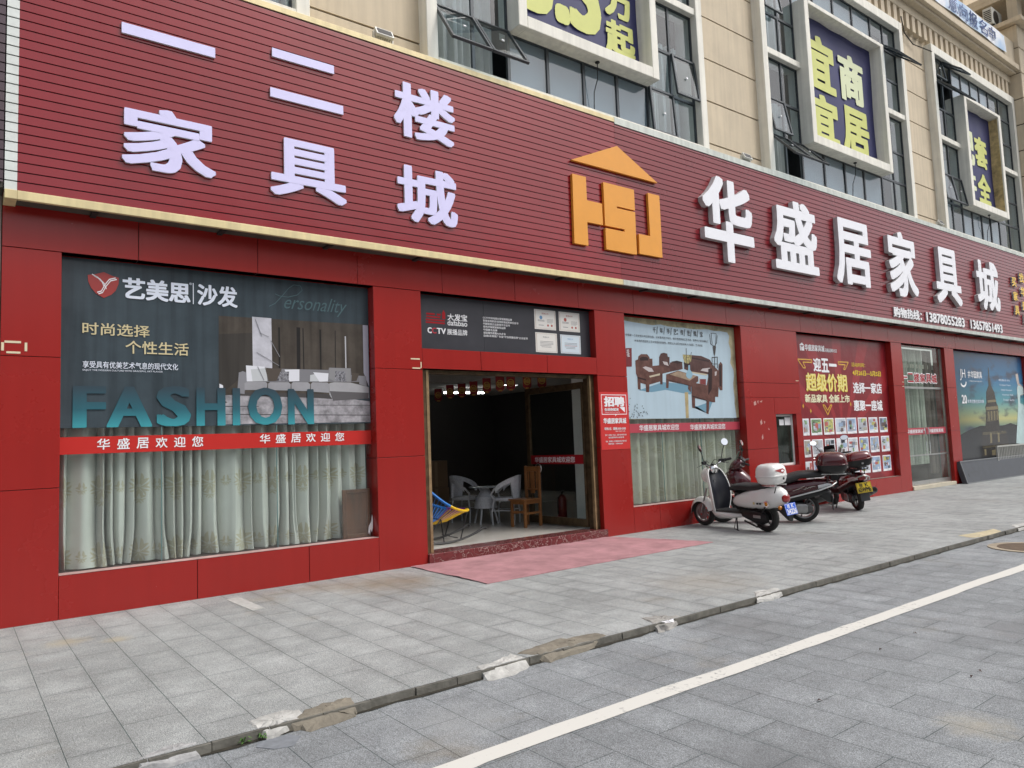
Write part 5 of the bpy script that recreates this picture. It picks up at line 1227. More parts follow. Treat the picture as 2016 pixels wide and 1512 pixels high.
# --- banners inside the white box frames of the upper floor
def banner(x0, x1, z0, z1, label, chars):
    t = thing('banner', label, 'banner', ((x0+x1)/2, 0.05, z0), group='indigo banners on the upper floor')
    b = MB(); n = 14
    rr = [[(x0+(x1-x0)*i/n, 0.035+0.012*math.sin(i*1.3+k), z0+(z1-z0)*k/6) for i in range(n+1)] for k in range(7)]
    b.rings(rr, BLUEB, closed=False); b.build('cloth', t)
    for ch, q, m in chars: text('lettering', t, ch, *q, 0.018, m, bold=0.05)
    b = MB(); x = x0+0.1
    while x < x1-0.5:
        b.tube([(x, -0.03, z0-0.02), (x+0.62, -0.03, z0+0.0)], 0.022, STEEL, 8); x += 0.72
    b.build('lamp_tube', t)
LEMON_SHEEN = M_('lemon_sheen_print', (0.66, 0.70, 0.46), rough=0.6)  # paled lemon print: the banner's sheen put into the colour
banner(6.52, 9.12, 7.62, 10.40, 'indigo banner with huge lemon figures five point five, nearest the camera', [('5.5', (6.55, 8.25, 7.86, 9.1), LEMON), ('万', (8.35, 9.0, 8.36, 8.92), LEMON), ('起', (8.33, 9.02, 7.72, 8.3), LEMON)])
banner(14.18, 17.24, 7.60, 10.40, 'indigo banner with four large lemon characters in a square white box frame', [('宜', (14.35, 15.55, 8.83, 10.05), LEMON), ('商', (15.72, 16.82, 8.87, 10.0), LEMON_SHEEN), ('宜', (14.35, 15.55, 7.68, 8.72), LEMON), ('居', (15.72, 16.9, 7.66, 8.75), LEMON)])
banner(22.07, 24.27, 7.60, 10.39, 'indigo banner beside the flaking plaster reveal, farthest from the camera', [('配', (22.0, 23.0, 8.75, 9.75), LEMON_SHEEN), ('套', (23.06, 23.92, 8.8, 9.72), LEMON), ('齐', (22.05, 22.95, 7.65, 8.55), LEMON_SHEEN), ('全', (23.06, 23.95, 7.75, 8.62), LEMON)])
# --- white banner on the parapet
rb = thing('parapet_banner', 'white and blue cloth banner stretched along the roof parapet', 'banner', (23, -0.25, 12.73))
RBM, n_, L_, pb = node_mat('blue_white_banner')
no = n_.nodes.new('ShaderNodeTexNoise'); no.inputs['Scale'].default_value = 1.2; tc = n_.nodes.new('ShaderNodeTexCoord'); L_.new(tc.outputs['Object'], no.inputs['Vector'])
cr = n_.nodes.new('ShaderNodeValToRGB'); cr.color_ramp.elements[0].position = 0.4; cr.color_ramp.elements[0].color = (0.42, 0.58, 0.78, 1); cr.color_ramp.elements[1].position = 0.6; cr.color_ramp.elements[1].color = (0.78, 0.8, 0.84, 1)
L_.new(no.outputs['Fac'], cr.inputs[0]); L_.new(cr.outputs[0], pb.inputs['Base Color']); pb.inputs['Roughness'].default_value = 0.7
b = MB(); rr = [[(15.0+10.4*i/40, -0.25+0.015*math.sin(i*0.9+k), 12.72+0.53*k/3) for i in range(41)] for k in range(4)]
b.rings(rr, RBM, closed=False); b.build('cloth', rb)
NAVY = M_('navy_print', (0.03, 0.07, 0.22))
for ch, x0, x1 in [('意', 21.35, 21.95), ('向', 22.05, 22.62), ('报', 22.72, 23.3), ('名', 23.4, 23.98), ('中', 24.1, 24.6)]: text('lettering', rb, ch, x0, x1, 12.76, 13.19, -0.272, NAVY, bold=0.01)
for k, (x, z, h) in enumerate([]): pass
# tape strips left on the wall
TAPE = mat('cream_tape', (0.66, 0.58, 0.4), 0.7)
def tape(x0, x1, z0, z1, label, dz=0.0, y=0.0):
    b = MB(); b.prism([(x0, z0), (x1, z0+dz), (x1, z1+dz), (x0, z1)], y-0.003, y-0.0004, TAPE)
    b.build('tape_strip', label=label, cat='tape', group='tape strips left on the red panels', at=((x0+x1)/2, y, z0))
tape(0.375, 0.50, 2.532, 2.552, 'top strip of the tape outline on the leftmost pillar')
tape(0.39, 0.497, 2.437, 2.455, 'bottom strip of the tape outline on the leftmost pillar')
tape(0.351, 0.372, 2.46, 2.535, 'left upright strip of the tape outline on the leftmost pillar')
tape(0.528, 0.548, 2.462, 2.54, 'right upright strip of the tape outline on the leftmost pillar')
tape(4.555, 4.685, 2.54, 2.556, 'top strip of the open tape bracket on the pillar left of the entrance')
tape(4.575, 4.69, 2.424, 2.44, 'bottom strip of the open tape bracket on the pillar left of the entrance')
tape(4.693, 4.708, 2.436, 2.512, 'upright strip of the open tape bracket on the pillar left of the entrance')
tape(13.1, 13.2, 2.44, 2.452, 'single tape strip on the broad pillar by the red sale poster')
tape(17.5, 17.59, 2.50, 2.512, 'tape strip beside the narrow glass door, top')
tape(17.48, 17.57, 2.40, 2.412, 'tape strip beside the narrow glass door, bottom')
# papers in the counter window, torn white scrap on the big window
for k, q in enumerate([(12.61, 12.76, 1.59, 1.70), (12.79, 12.99, 1.59, 1.74)]):
    P('paper_notice', None, WPRINT, (q[0], q[1], 0.1, 0.1035, q[2], q[3])) if False else None
    b = MB(); b.box(q[0], q[1], 0.1, 0.1035, q[2], q[3], WPRINT)
    b.build('paper_notice', label=['smaller white notice on the counter window glass', 'larger white notice on the counter window glass, nearer the sale poster'][k], cat='notice', group='notices on the counter window', at=((q[0]+q[1])/2, 0.1, q[2]))
b = MB(); b.flat([(3.985, 0.43), (4.0, 0.53), (4.03, 0.58), (4.045, 0.66), (4.055, 0.6), (4.05, 0.5), (4.035, 0.45), (4.02, 0.49), (4.01, 0.42), (3.998, 0.46)], G-0.0015, WPRINT)
b.build('torn_sticker', label='torn white sticker remnant low on the glass before the wooden board', cat='sticker', at=(4.02, G, 0.42))
# ---------------------------------------------------------------- curtains behind the glass
def damask(name, base, gold, rows):
    """satin with bands of a palmette pattern woven in"""
    m, n, L, b = node_mat(name)
    ge = n.nodes.new('ShaderNodeNewGeometry'); sx = n.nodes.new('ShaderNodeSeparateXYZ'); L.new(ge.outputs['Position'], sx.inputs[0])
    def M(op, a, c=None, d=None):
        q = n.nodes.new('ShaderNodeMath'); q.operation = op
        for i, v in enumerate((a, c, d)):
            if v is None: continue
            if isinstance(v, (int, float)): q.inputs[i].default_value = v
            else: L.new(v, q.inputs[i])
        return q.outputs[0]
    total = None
    for z0, size, per in rows:
        u = M('SUBTRACT', M('MULTIPLY', M('FRACT', M('DIVIDE', sx.outputs[0], per)), per), per/2)
        v = M('SUBTRACT', sx.outputs[2], z0)
        for (dx, dz, s_, k) in ((0, 0, 1.0, 7), (0.0, -0.11*size/0.12, 0.55, 5), (per*0.5, 0.0, 0.5, 5), (-per*0.5, 0.0, 0.5, 5)):
            uu = M('SUBTRACT', u, dx); vv = M('SUBTRACT', v, dz)
            r = M('SQRT', M('ADD', M('MULTIPLY', M('MULTIPLY', uu, uu), 1.6), M('MULTIPLY', vv, vv)))
            th = M('ARCTAN2', uu, M('ADD', vv, 0.02))
            lim = M('MULTIPLY', M('ADD', 0.62, M('MULTIPLY', M('ABSOLUTE', M('COSINE', M('MULTIPLY', th, k/2))), 0.38)), size*s_)
            inside = M('LESS_THAN', r, lim)
            veins = M('GREATER_THAN', M('ABSOLUTE', M('SINE', M('MULTIPLY', th, k*0.5))), 0.34)
            core = M('GREATER_THAN', r, 0.016)
            f = M('MULTIPLY', M('MULTIPLY', inside, veins), core)
            total = f if total is None else M('MAXIMUM', total, f)
    mx = n.nodes.new('ShaderNodeMixRGB'); mx.inputs[1].default_value = (*base, 1); mx.inputs[2].default_value = (*gold, 1)
    L.new(M('MULTIPLY', total, 0.65), mx.inputs[0]); L.new(mx.outputs[0], b.inputs['Base Color'])
    b.inputs['Roughness'].default_value = 0.38; b.inputs['Sheen Weight'].default_value = 0.2
    return m
DAM = damask('damask_satin', (0.53, 0.535, 0.50), (0.38, 0.33, 0.20), [(1.17, 0.13, 0.34), (0.52, 0.13, 0.34)])
DAM2 = damask('grey_damask', (0.45, 0.46, 0.41), (0.36, 0.35, 0.25), [(1.25, 0.14, 0.4), (0.55, 0.14, 0.4)])
def drape(name, x0, x1, z0, z1, y, m, seed, label, amp=0.05, step=0.16, pool=True):
    r_ = random.Random(seed); b = MB()
    # fold positions of uneven width
    xs = [x0]
    while xs[-1] < x1: xs.append(xs[-1]+step*r_.choice((0.45, 0.7, 0.9, 1.0, 1.3, 1.9))*r_.uniform(0.85, 1.15))
    sc_ = (x1-x0)/(xs[-1]-x0); xs = [x0+(q-x0)*sc_ for q in xs]
    am = [amp*r_.uniform(0.45, 1.3) for _ in xs]; lean = [r_.uniform(-0.03, 0.03) for _ in xs]; pinch = [r_.uniform(0.2, 0.75) for _ in xs]
    zs = [z0+(z1-z0)*t for t in (0, 0.012, 0.03, 0.05, 0.08, 0.12, 0.2, 0.3, 0.42, 0.55, 0.7, 0.85, 1)]
    rows = []
    for z in zs:
        row = []; t = (z-z0)/(z1-z0)
        for k in range(len(xs)-1):
            for i in range(12):
                u = i/12; x = xs[k]+(xs[k+1]-xs[k])*u
                fold = math.sin(math.pi*u)**0.8
                a = am[k]*(1-u)+am[k+1]*u
                dx = (lean[k]*(1-u)+lean[k+1]*u)*(1-t)
                yy = y-a*(fold*2-1)-0.35*a*math.sin(2*math.pi*u*2+k)*pinch[k]
                if pool and t < 0.1:
                    q = (0.1-t)/0.1
                    yy -= 0.05*q*math.sin(x*9+seed)+0.03*q*math.sin(x*23); dx += 0.03*q*math.sin(x*13+seed)
                row.append((x+dx, max(0.185, min(yy, y+0.14)), z+(0.02*math.sin(x*17+seed)*max(0, 1-t*8) if t > 0.005 else 0)))
        rows.append(row)
    b.rings(rows, m, closed=False)
    return b.build(name, label=label, cat='curtain', at=((x0+x1)/2, y, z0))
drape('window_curtain', 0.83, 4.05, 0.41, 3.38, 0.285, DAM, 4, 'pale satin curtain with golden damask bands behind the left window', 0.09, 0.14)
drape('window_curtain', 8.42, 11.4, 0.40, 3.38, 0.26, DAM2, 9, 'dull greenish grey curtain hanging behind the dusty window with the furniture picture', 0.06, 0.15, False)
drape('door_curtain', 17.7, 19.35, 0.55, 3.36, 0.32, mat('greenish_net', (0.42, 0.46, 0.42), 0.8, var=0.1), 14, 'pale green grey curtain behind the narrow glass double door', 0.03, 0.14, False)
drape('door_curtain', 19.36, 19.8, 0.3, 3.36, 0.3, mat('brown_net', (0.12, 0.095, 0.085), 0.8, var=0.2), 15, 'dark brown curtain strip at the right side of the narrow glass door', 0.03, 0.12, False)
# wooden board leaning in the left window
WOOD = mat('walnut_board', (0.15, 0.058, 0.028), 0.4, var=0.3, vs=3, streak=0.5)
wb = thing('wooden_board', 'dark walnut cabinet door leaning low in the right corner of the left window', 'board', (3.86, 0.16, 0.41))
P('panel', wb, WOOD, (3.68, 4.03, 0.164, 0.182, 0.405, 0.975), bevel=0.004)
P('moulding', wb, WOOD, (3.68, 3.73, 0.153, 0.1638, 0.405, 0.975), (3.985, 4.03, 0.153, 0.1638, 0.405, 0.975), (3.73, 3.985, 0.154, 0.1638, 0.93, 0.975), (3.73, 3.985, 0.154, 0.1638, 0.405, 0.45), bevel=0.006)
# ---------------------------------------------------------------- showroom
TUBEL = mat('fluorescent_tube', (1, 1, 1), 0.5, emit=20)
def batten(p, q, label):
    c = ((p[0]+q[0])/2, (p[1]+q[1])/2, 2.83)
    a = math.atan2(q[1]-p[1], q[0]-p[0]); l = math.hypot(q[0]-p[0], q[1]-p[1])/2
    t = thing('tube_light', label, 'lamp', c, (0, 0, a), group='fluorescent lamps on the showroom ceiling', local=True)
    b = MB(); b.tube([(-l, 0, -0.05), (l, 0, -0.05)], 0.016, TUBEL, 8); b.build('tube', t)
    P('fitting', t, WHITEWALL, (-l-0.03, l+0.03, -0.03, 0.03, -0.025, 0.07))
batten((9.9, 7.75), (11.05, 7.65), 'long fluorescent lamp deep in the showroom, seen behind the red pennants at the left')
batten((10.0, 5.35), (10.55, 5.27), 'fluorescent lamp seen behind the middle pennants')
batten((9.55, 2.95), (9.75, 2.92), 'short bright fluorescent lamp above the open door leaf')
PEN = mat('pennant_red', (0.24, 0.012, 0.014), 0.7, var=0.1); PENG = mat('pennant_gold', (0.5, 0.34, 0.06), 0.6)
pn = thing('pennant_string', 'string of red festive pennants with gold print across the shop entrance', 'bunting', (7.6, 3.0, 2.6))
pos = [(7.81, 4.65), (7.55, 3.8), (7.62, 3.5), (7.58, 3.05), (7.45, 2.45), (7.48, 2.1), (7.56, 1.9), (7.66, 1.58), (7.8, 1.36)]
b = MB(); b.tube([(x, y, 2.605) for x, y in pos], 0.004, WPRINT, 5); b.build('cord', pn)
for k, (x, y) in enumerate(pos):
    b = MB(); w_, h_ = 0.075, 0.27
    pts = [(-w_, 0), (-w_, -h_*0.8), (-w_*0.5, -h_*0.95), (0, -h_), (w_*0.5, -h_*0.95), (w_, -h_*0.8), (w_, 0)]
    b.prism(pts, -0.002, 0.002, PEN)
    ring = [(0.055*math.cos(i*0.524), -0.13+0.06*math.sin(i*0.524)) for i in range(13)]
    ink(b, ring, 0.006, -0.003, PENG); letter(b, '福', -0.05, 0.05, -0.165, -0.095, -0.0045, PENG, bold=0.02)
    b.rect(-0.03, 0.03, -0.255, -0.235, -0.003, PENG)
    b.xform(Matrix.Translation((x, y, 2.6)) @ Matrix.Rotation(R(-30+12*math.sin(k*2.1)), 4, 'Z'))
    b.build('pennant', pn)
# rocking chair strung with coloured cord
BLUE = mat('blue_cord', (0.01, 0.17, 0.55), 0.45); PURP = mat('purple_cord', (0.2, 0.02, 0.2), 0.45); YEL = mat('yellow_cord', (0.75, 0.48, 0.01), 0.45)
rc_ = thing('rocking_chair', 'string rocking chair in blue, purple and yellow with black rockers inside the doorway', 'rocking chair', (5.37, 0.86, 0.12), (0, 0, R(-8)), local=True)
def rim(a):
    x = 0.47*math.cos(a); y = 0.37*math.sin(a)*(1-0.12*math.cos(a))
    return Vector((x, y, 0.62-0.30*math.cos(a)+0.10*math.cos(2*a)+0.03*math.sin(a)**2))
def cord_col(a):
    a = a % (2*math.pi)
    if a < 0.9: return PURP
    if a > 2*math.pi-1.45: return YEL
    return BLUE
N = 48; b = MB()
for k in range(N):
    a0, a1 = 2*math.pi*k/N, 2*math.pi*(k+1)/N
    b.tube([rim(a0), rim((a0+a1)/2), rim(a1)], 0.019, cord_col(a0), 7)
b.build('wrapped_rim', rc_)
b = MB(); N = 60
for k in range(N):
    a = 2*math.pi*k/N; p = rim(a); q = Vector((-0.16+0.05*math.cos(a), 0.045*math.sin(a), 0.245))
    mid = p.lerp(q, 0.55)+Vector((0, 0, -0.035))
    b.tube([p, mid, q], 0.0055, cord_col(a), 4)
b.build('string_seat', rc_)
b = MB()
for s_ in (-1, 1):
    b.tube([(0.36, 0.25*s_, 0.40), (0.25, 0.26*s_, 0.055)], 0.009, BLACK, 6); b.tube([(-0.02, 0.22*s_, 0.33), (0.0, 0.26*s_, 0.03)], 0.009, BLACK, 6); b.tube([(-0.02, 0.22*s_, 0.33), (-0.28, 0.26*s_, 0.06)], 0.009, BLACK, 6); b.tube([(-0.28, 0.26*s_, 0.06), (-0.36, 0.27*s_, 0.7)], 0.009, BLACK, 6)
b.tube([(0.2, -0.26, 0.07), (0.2, 0.26, 0.07)], 0.007, BLACK, 6); b.tube([(-0.02, -0.22, 0.33), (-0.02, 0.22, 0.33)], 0.009, BLACK, 6)
b.build('leg_frame', rc_)
for s_ in (-1, 1):
    b = MB(); b.tube([(-0.5+1.1*i/10, 0.26*s_, 0.016+0.42*(1.1*i/10-0.5)**2) for i in range(11)]+[(0.64, 0.26*s_, 0.16), (0.6, 0.2*s_, 0.165)], 0.016, BLACK, 7); b.build('rocker', rc_)
# wicker armchairs and table
WICK = mat('grey_wicker', (0.52, 0.54, 0.57), 0.6, var=0.2, vs=40, bump=0.8, bs=90, bd=0.006)
WLEG = mat('pale_grey_leg', (0.46, 0.48, 0.5), 0.4)
def wicker_chair(label, loc, rz):
    t = thing('wicker_armchair', label, 'armchair', loc, (0, 0, rz), group='grey wicker armchairs in the doorway', local=True)
    b = MB(); N = 26; rows = []       # tub back: from arm to arm round the rear (local front is +x)
    def arm(u): return 0.255+0.055*math.sin(u*math.pi)
    prof = []
    for i in range(N+1):
        u = i/N; a = math.pi*0.36+u*math.pi*1.28
        top = 0.60+0.20*math.sin(math.pi*u)**0.7
        low = 0.42 if 0.27 < u < 0.73 else top-0.075
        prof.append((a, top, low))
    for off in (0, 1):
        pass
    ro, ri = [], []
    outer_top = [(0.27*math.cos(a), 0.28*math.sin(a), tp) for a, tp, lo in prof]
    outer_low = [(0.25*math.cos(a), 0.26*math.sin(a), lo) for a, tp, lo in prof]
    inner_top = [(0.225*math.cos(a), 0.235*math.sin(a), tp) for a, tp, lo in prof]
    inner_low = [(0.21*math.cos(a), 0.22*math.sin(a), lo) for a, tp, lo in prof]
    b.rings([outer_low, outer_top, inner_top, inner_low, outer_low], WICK, closed=False)
    b.build('tub_back', t)
    b = MB(); b.lathe([(0.0, 0.385), (0.215, 0.385), (0.235, 0.41), (0.22, 0.435), (0.0, 0.44)], (0.0, 0, 0), WICK, 'z', 24); b.build('seat', t)
    for sx_, sy_ in ((0.17, 0.19), (0.17, -0.19), (-0.17, 0.17), (-0.17, -0.17)):
        b = MB(); b.tube([(sx_*0.9, sy_*0.95, 0.41), (sx_*1.12, sy_*1.05, 0.2), (sx_*1.05, sy_*1.05, 0.0)], 0.014, WLEG, 7)
        if sx_ > 0: b.tube([(0.27*math.cos(math.pi*0.36), math.copysign(0.28*math.sin(math.pi*0.36), sy_), 0.6), (sx_*1.15, sy_*1.15, 0.5), (sx_*0.9, sy_*0.95, 0.41)], 0.016, WLEG, 7)
        b.build('leg', t)
    b = MB()
    for s_ in (1, -1): b.tube([(0.18, 0.19*s_, 0.23), (-0.18, 0.17*s_, 0.23)], 0.009, WLEG, 6)
    b.build('stretcher', t)
wicker_chair('grey wicker tub armchair behind the round table, left of the pair', (7.16, 2.8, 0.12), R(-62))
wicker_chair('grey wicker tub armchair with its back to the wooden chair', (7.38, 1.92, 0.12), R(128))
t = thing('wicker_table', 'small round grey wicker table between the two wicker armchairs', 'table', (7.22, 2.28, 0.12), local=True)
b = MB(); b.lathe([(0.0, 0.60), (0.27, 0.60), (0.285, 0.61), (0.27, 0.622), (0.0, 0.622)], (0, 0, 0), mat('table_glass', (0.3, 0.33, 0.36), 0.1), 'z', 32); b.build('table_top', t)
b = MB(); b.lathe([(0.205, 0.26), (0.16, 0.44), (0.13, 0.46), (0.05, 0.6)], (0, 0, 0), WICK, 'z', 24, True); b.build('drum', t)
for k in range(4):
    a = k*math.pi/2+0.5; b = MB(); b.tube([(0.14*math.cos(a), 0.14*math.sin(a), 0.3), (0.22*math.cos(a), 0.22*math.sin(a), 0.0)], 0.016, WLEG, 7); b.build('leg', t)
# wooden chair
OAK = mat('orange_oak', (0.26, 0.11, 0.035), 0.4, var=0.25, vs=4, streak=0.3)
t = thing('wooden_chair', 'plain orange-brown wooden chair with slatted back standing in the doorway', 'chair', (7.33, 1.33, 0.12), (0, 0, R(187)), local=True)
for y in (0.145, -0.145):
    b = MB(); b.box(-0.2, -0.16, y-0.02, y+0.02, 0, 0.95, OAK); b.build('leg', t, 0.004)
    b = MB(); b.box(0.145, 0.185, y-0.02, y+0.02, 0, 0.415, OAK); b.build('leg', t, 0.004)
    b = MB(); b.box(-0.16, 0.145, y-0.012, y+0.012, 0.2, 0.235, OAK); b.build('rail', t, 0.003)
P('seat', t, OAK, (-0.158, 0.21, -0.185, 0.185, 0.416, 0.44), (-0.16, 0.185, -0.16, -0.135, 0.36, 0.415), (-0.16, 0.185, 0.135, 0.16, 0.36, 0.415), (0.155, 0.18, -0.125, 0.125, 0.36, 0.415), bevel=0.005)
P('top_rail', t, OAK, (-0.195, -0.165, -0.124, 0.124, 0.86, 0.94), (-0.195, -0.165, -0.124, 0.124, 0.56, 0.585), bevel=0.004)
P('back_splat', t, OAK, (-0.187, -0.173, -0.045, 0.045, 0.51, 0.859), (-0.187, -0.173, 0.075, 0.1, 0.586, 0.859), (-0.187, -0.173, -0.1, -0.075, 0.586, 0.859), bevel=0.003)
P('front_rail', t, OAK, (0.157, 0.173, -0.124, 0.124, 0.22, 0.255))
# dim things deeper inside
t = thing('fire_extinguisher', 'red fire extinguisher seen dimly through the open glass door leaf', 'fire extinguisher', (8.35, 1.62, 0.12), local=True)
b = MB(); b.lathe([(0.0, 0), (0.075, 0), (0.08, 0.02), (0.08, 0.34), (0.05, 0.4), (0.02, 0.42), (0, 0.42)], (0, 0, 0), mat('extinguisher_red', (0.14, 0.006, 0.008), 0.3), 'z', 18); b.build('cylinder', t)
b = MB(); b.tube([(0, 0, 0.41), (0, 0, 0.46), (0.06, 0, 0.48)], 0.014, BLACK, 6); b.tube([(0.02, 0, 0.45), (-0.09, 0, 0.36), (-0.095, 0, 0.1)], 0.01, BLACK, 6); b.build('valve_hose', t)
CARD = mat('cardboard', (0.2, 0.13, 0.075), 0.8, var=0.1)
for k, (x, y, z, s_) in enumerate([(7.2, 4.1, 0.12, 0.55), (7.25, 4.15, 0.67, 0.5)]):
    b = MB(); b.box(x-s_/2, x+s_/2, y-s_/2, y+s_/2, z, z+s_-0.002, CARD); b.box(x-0.03, x+0.03, y-s_/2-0.001, y-s_/2+0.02, z+0.02, z+s_-0.02, mat('parcel_tape', (0.3, 0.22, 0.13), 0.3))
    b.build('cardboard_box', label=['cardboard box on the dark showroom floor, bottom of the stack of two', 'cardboard box topmost of the stack of two in the dark showroom'][k], cat='box', at=(x, y, z))
# ---------------------------------------------------------------- right end of the pavement
LEDM = mat('grey_display_panel', (0.06, 0.066, 0.078), 0.6, var=0.18, vs=5); LEDF = mat('panel_edge', (0.16, 0.17, 0.18), 0.5, metal=0.4, var=0.1)
lp = thing('display_panel', 'long dark grey display panel lying on its side, leaning against the dusk poster', 'panel', (22.6, -0.2, 0), (R(-14), 0, 0), local=True)
P('casing', lp, LEDM, (-2.55, 3.2, 0.0, 0.11, 0.0, 0.58), bevel=0.006)
P('front_frame', lp, LEDF, (-2.55, -2.51, -0.012, -0.0005, 0.0, 0.58), (3.16, 3.2, -0.012, -0.0005, 0.0, 0.58), (-2.51, 3.16, -0.012, -0.0005, 0.55, 0.58), (-2.51, 3.16, -0.012, -0.0005, 0.0, 0.025), bevel=0.003)
P('scratch', lp, BLACK, (-2.3, -2.27, -0.002, -0.0003, 0.16, 0.25), (-2.1, -1.4, -0.002, -0.0003, 0.27, 0.275))
RAILM = mat('galvanised_rail', (0.5, 0.5, 0.47), 0.5, metal=0.5, var=0.15)
rl = thing('metal_railing', 'pale galvanised railing section standing behind the dark display panel', 'railing', (24, -0.06, 0.0))
P('rail', rl, RAILM, (22.45, 25.4, -0.085, -0.045, 0.83, 0.87), (22.45, 25.4, -0.085, -0.045, 0.2, 0.24), (22.45, 22.49, -0.085, -0.045, 0.0, 0.829), (25.36, 25.4, -0.085, -0.045, 0.0, 0.829))
b = MB(); x = 22.57
while x < 25.34:
    b.box(x, x+0.03, -0.078, -0.052, 0.2405, 0.8295, RAILM); x += 0.115
b.build('bars', rl)
# air conditioner on the tower
ACW = mat('ac_casing', (0.55, 0.55, 0.5), 0.5, var=0.08)
ac = thing('air_conditioner', 'white air conditioner outdoor unit on the corner tower below the eave', 'air conditioner', (26.3, 0.3, 14.02))
P('casing', ac, ACW, (25.9, 26.72, 0.18, 0.44, 14.05, 14.6), bevel=0.01)
P('foot', ac, BLACK, (25.98, 26.05, 0.16, 0.46, 14.0, 14.049), (26.55, 26.62, 0.16, 0.46, 14.0, 14.049))
b = MB(); b.lathe([(0.0, -0.006), (0.21, -0.006), (0.215, -0.001), (0.215, 0.004), (0, 0.004)], (26.2, 0.175, 14.32), BLACK, 'y', 24); b.build('fan_grille', ac)
b = MB()
for k in range(7): b.box(25.893, 25.8995, 0.21, 0.41, 14.12+k*0.06, 14.15+k*0.06, BLACK)
b.build('side_louvre', ac)
# ---------------------------------------------------------------- scooters (local frame: x forward, y left, z up, rear axle above the origin)
WHITEP = mat('white_gloss_paint', (0.74, 0.74, 0.72), 0.18, var=0.04, vs=3, coat=0.5)
MAROON = mat('maroon_gloss_paint', (0.06, 0.006, 0.011), 0.18, coat=0.7, var=0.1)
SEATB = mat('black_seat_vinyl', (0.018, 0.018, 0.019), 0.5, var=0.2, vs=9, bump=0.3, bs=200)
ENG = mat('dull_engine_grey', (0.09, 0.09, 0.09), 0.5, metal=0.4, var=0.3, vs=12)
ALLOY = mat('cast_alloy', (0.33, 0.33, 0.33), 0.4, metal=0.7, var=0.2, vs=12)
TAILR = mat('tail_light_red', (0.22, 0.012, 0.012), 0.12, coat=0.5)
AMBER = mat('amber_lens', (0.55, 0.19, 0.01), 0.12, coat=0.5)
CLEARL = mat('clear_lens', (0.55, 0.56, 0.57), 0.08, coat=0.6)
MIRR = mat('mirror_glass', (0.95, 0.95, 0.95), 0.02, metal=1.0)
def wheel(t, x, z, r, tw, rimm, spokes=5, disc=False):
    b = MB(); k = tw
    b.lathe([(r-0.065, -k*0.8), (r-0.03, -k), (r-0.008, -k*0.75), (r, -k*0.3), (r, k*0.3), (r-0.008, k*0.75), (r-0.03, k), (r-0.065, k*0.8), (r-0.065, -k*0.8)], (x, 0, z), RUBBER, 'y', 36, True)
    o = b.build('wheel', t)
    b = MB(); ri = r-0.062
    b.lathe([(ri-0.02, -k*0.7), (ri+0.004, -k*0.82), (ri+0.004, k*0.82), (ri-0.02, k*0.7), (ri-0.02, -k*0.7)], (x, 0, z), rimm, 'y', 32, True)
    b.lathe([(0, -k*0.75), (0.035, -k*0.75), (0.04, 0), (0.035, k*0.75), (0, k*0.75)], (x, 0, z), ALLOY, 'y', 16)
    for i in range(spokes):
        a = 2*math.pi*i/spokes; c_, s_ = math.cos(a), math.sin(a)
        b.tube([(x+0.03*c_, 0, z+0.03*s_), (x+ri*0.93*c_, 0, z+ri*0.93*s_)], 0.013, rimm, 6)
    if disc: b.lathe([(0.05, k*0.9), (0.105, k*0.9), (0.105, k*0.98), (0.05, k*0.98), (0.05, k*0.9)], (x, 0, z), ALLOY, 'y', 28, True)
    b.build('rim', o)
    return o
def fender(x, z, r, hw, a0, a1, m, b=None, drop=0.05):
    b = b or MB(); rg = []
    for i in range(15):
        a = R(a0+(a1-a0)*i/14); row = []
        for j in range(9):
            u = -1+2*j/8; rr = r-drop*abs(u)**2.5
            row.append((x+rr*math.cos(a), hw*u, z+rr*math.sin(a)))
        rg.append(row)
    b.rings(rg, m, closed=False)
    rg2 = [[(p[0]-0.006*(p[0]-x)/r, p[1]*0.96, p[2]-0.006*(p[2]-z)/r) for p in row] for row in rg]
    b.rings(rg2, BLACK, closed=False)
    return b
def mirrors(t, pts, tilt):
    for s_, base, top, rr in pts:
        o = MB(); o.tube([base, (base[0]*0.5+top[0]*0.5, base[1]*0.45+top[1]*0.55, base[2]*0.4+top[2]*0.6), (top[0], top[1], top[2]-rr[1]*0.6)], 0.006, BLACK, 6)
        n0 = len(o.v)
        o.lathe([(0, 0.012), (0.7, 0.02), (1.0, 0.008), (1.0, -0.006), (0.93, -0.007)], (0, 0, 0), BLACK, 'x', 22)
        o.lathe([(0.93, -0.0075), (0.0, -0.0078)], (0, 0, 0), MIRR, 'x', 22)
        M = Matrix.Translation(top) @ Matrix.Rotation(tilt*s_, 4, 'Z') @ Matrix.Rotation(R(17), 4, 'Y') @ Matrix.Diagonal((1, rr[0], rr[1], 1))
        o.xform(M, n0); o.build('mirror', t)
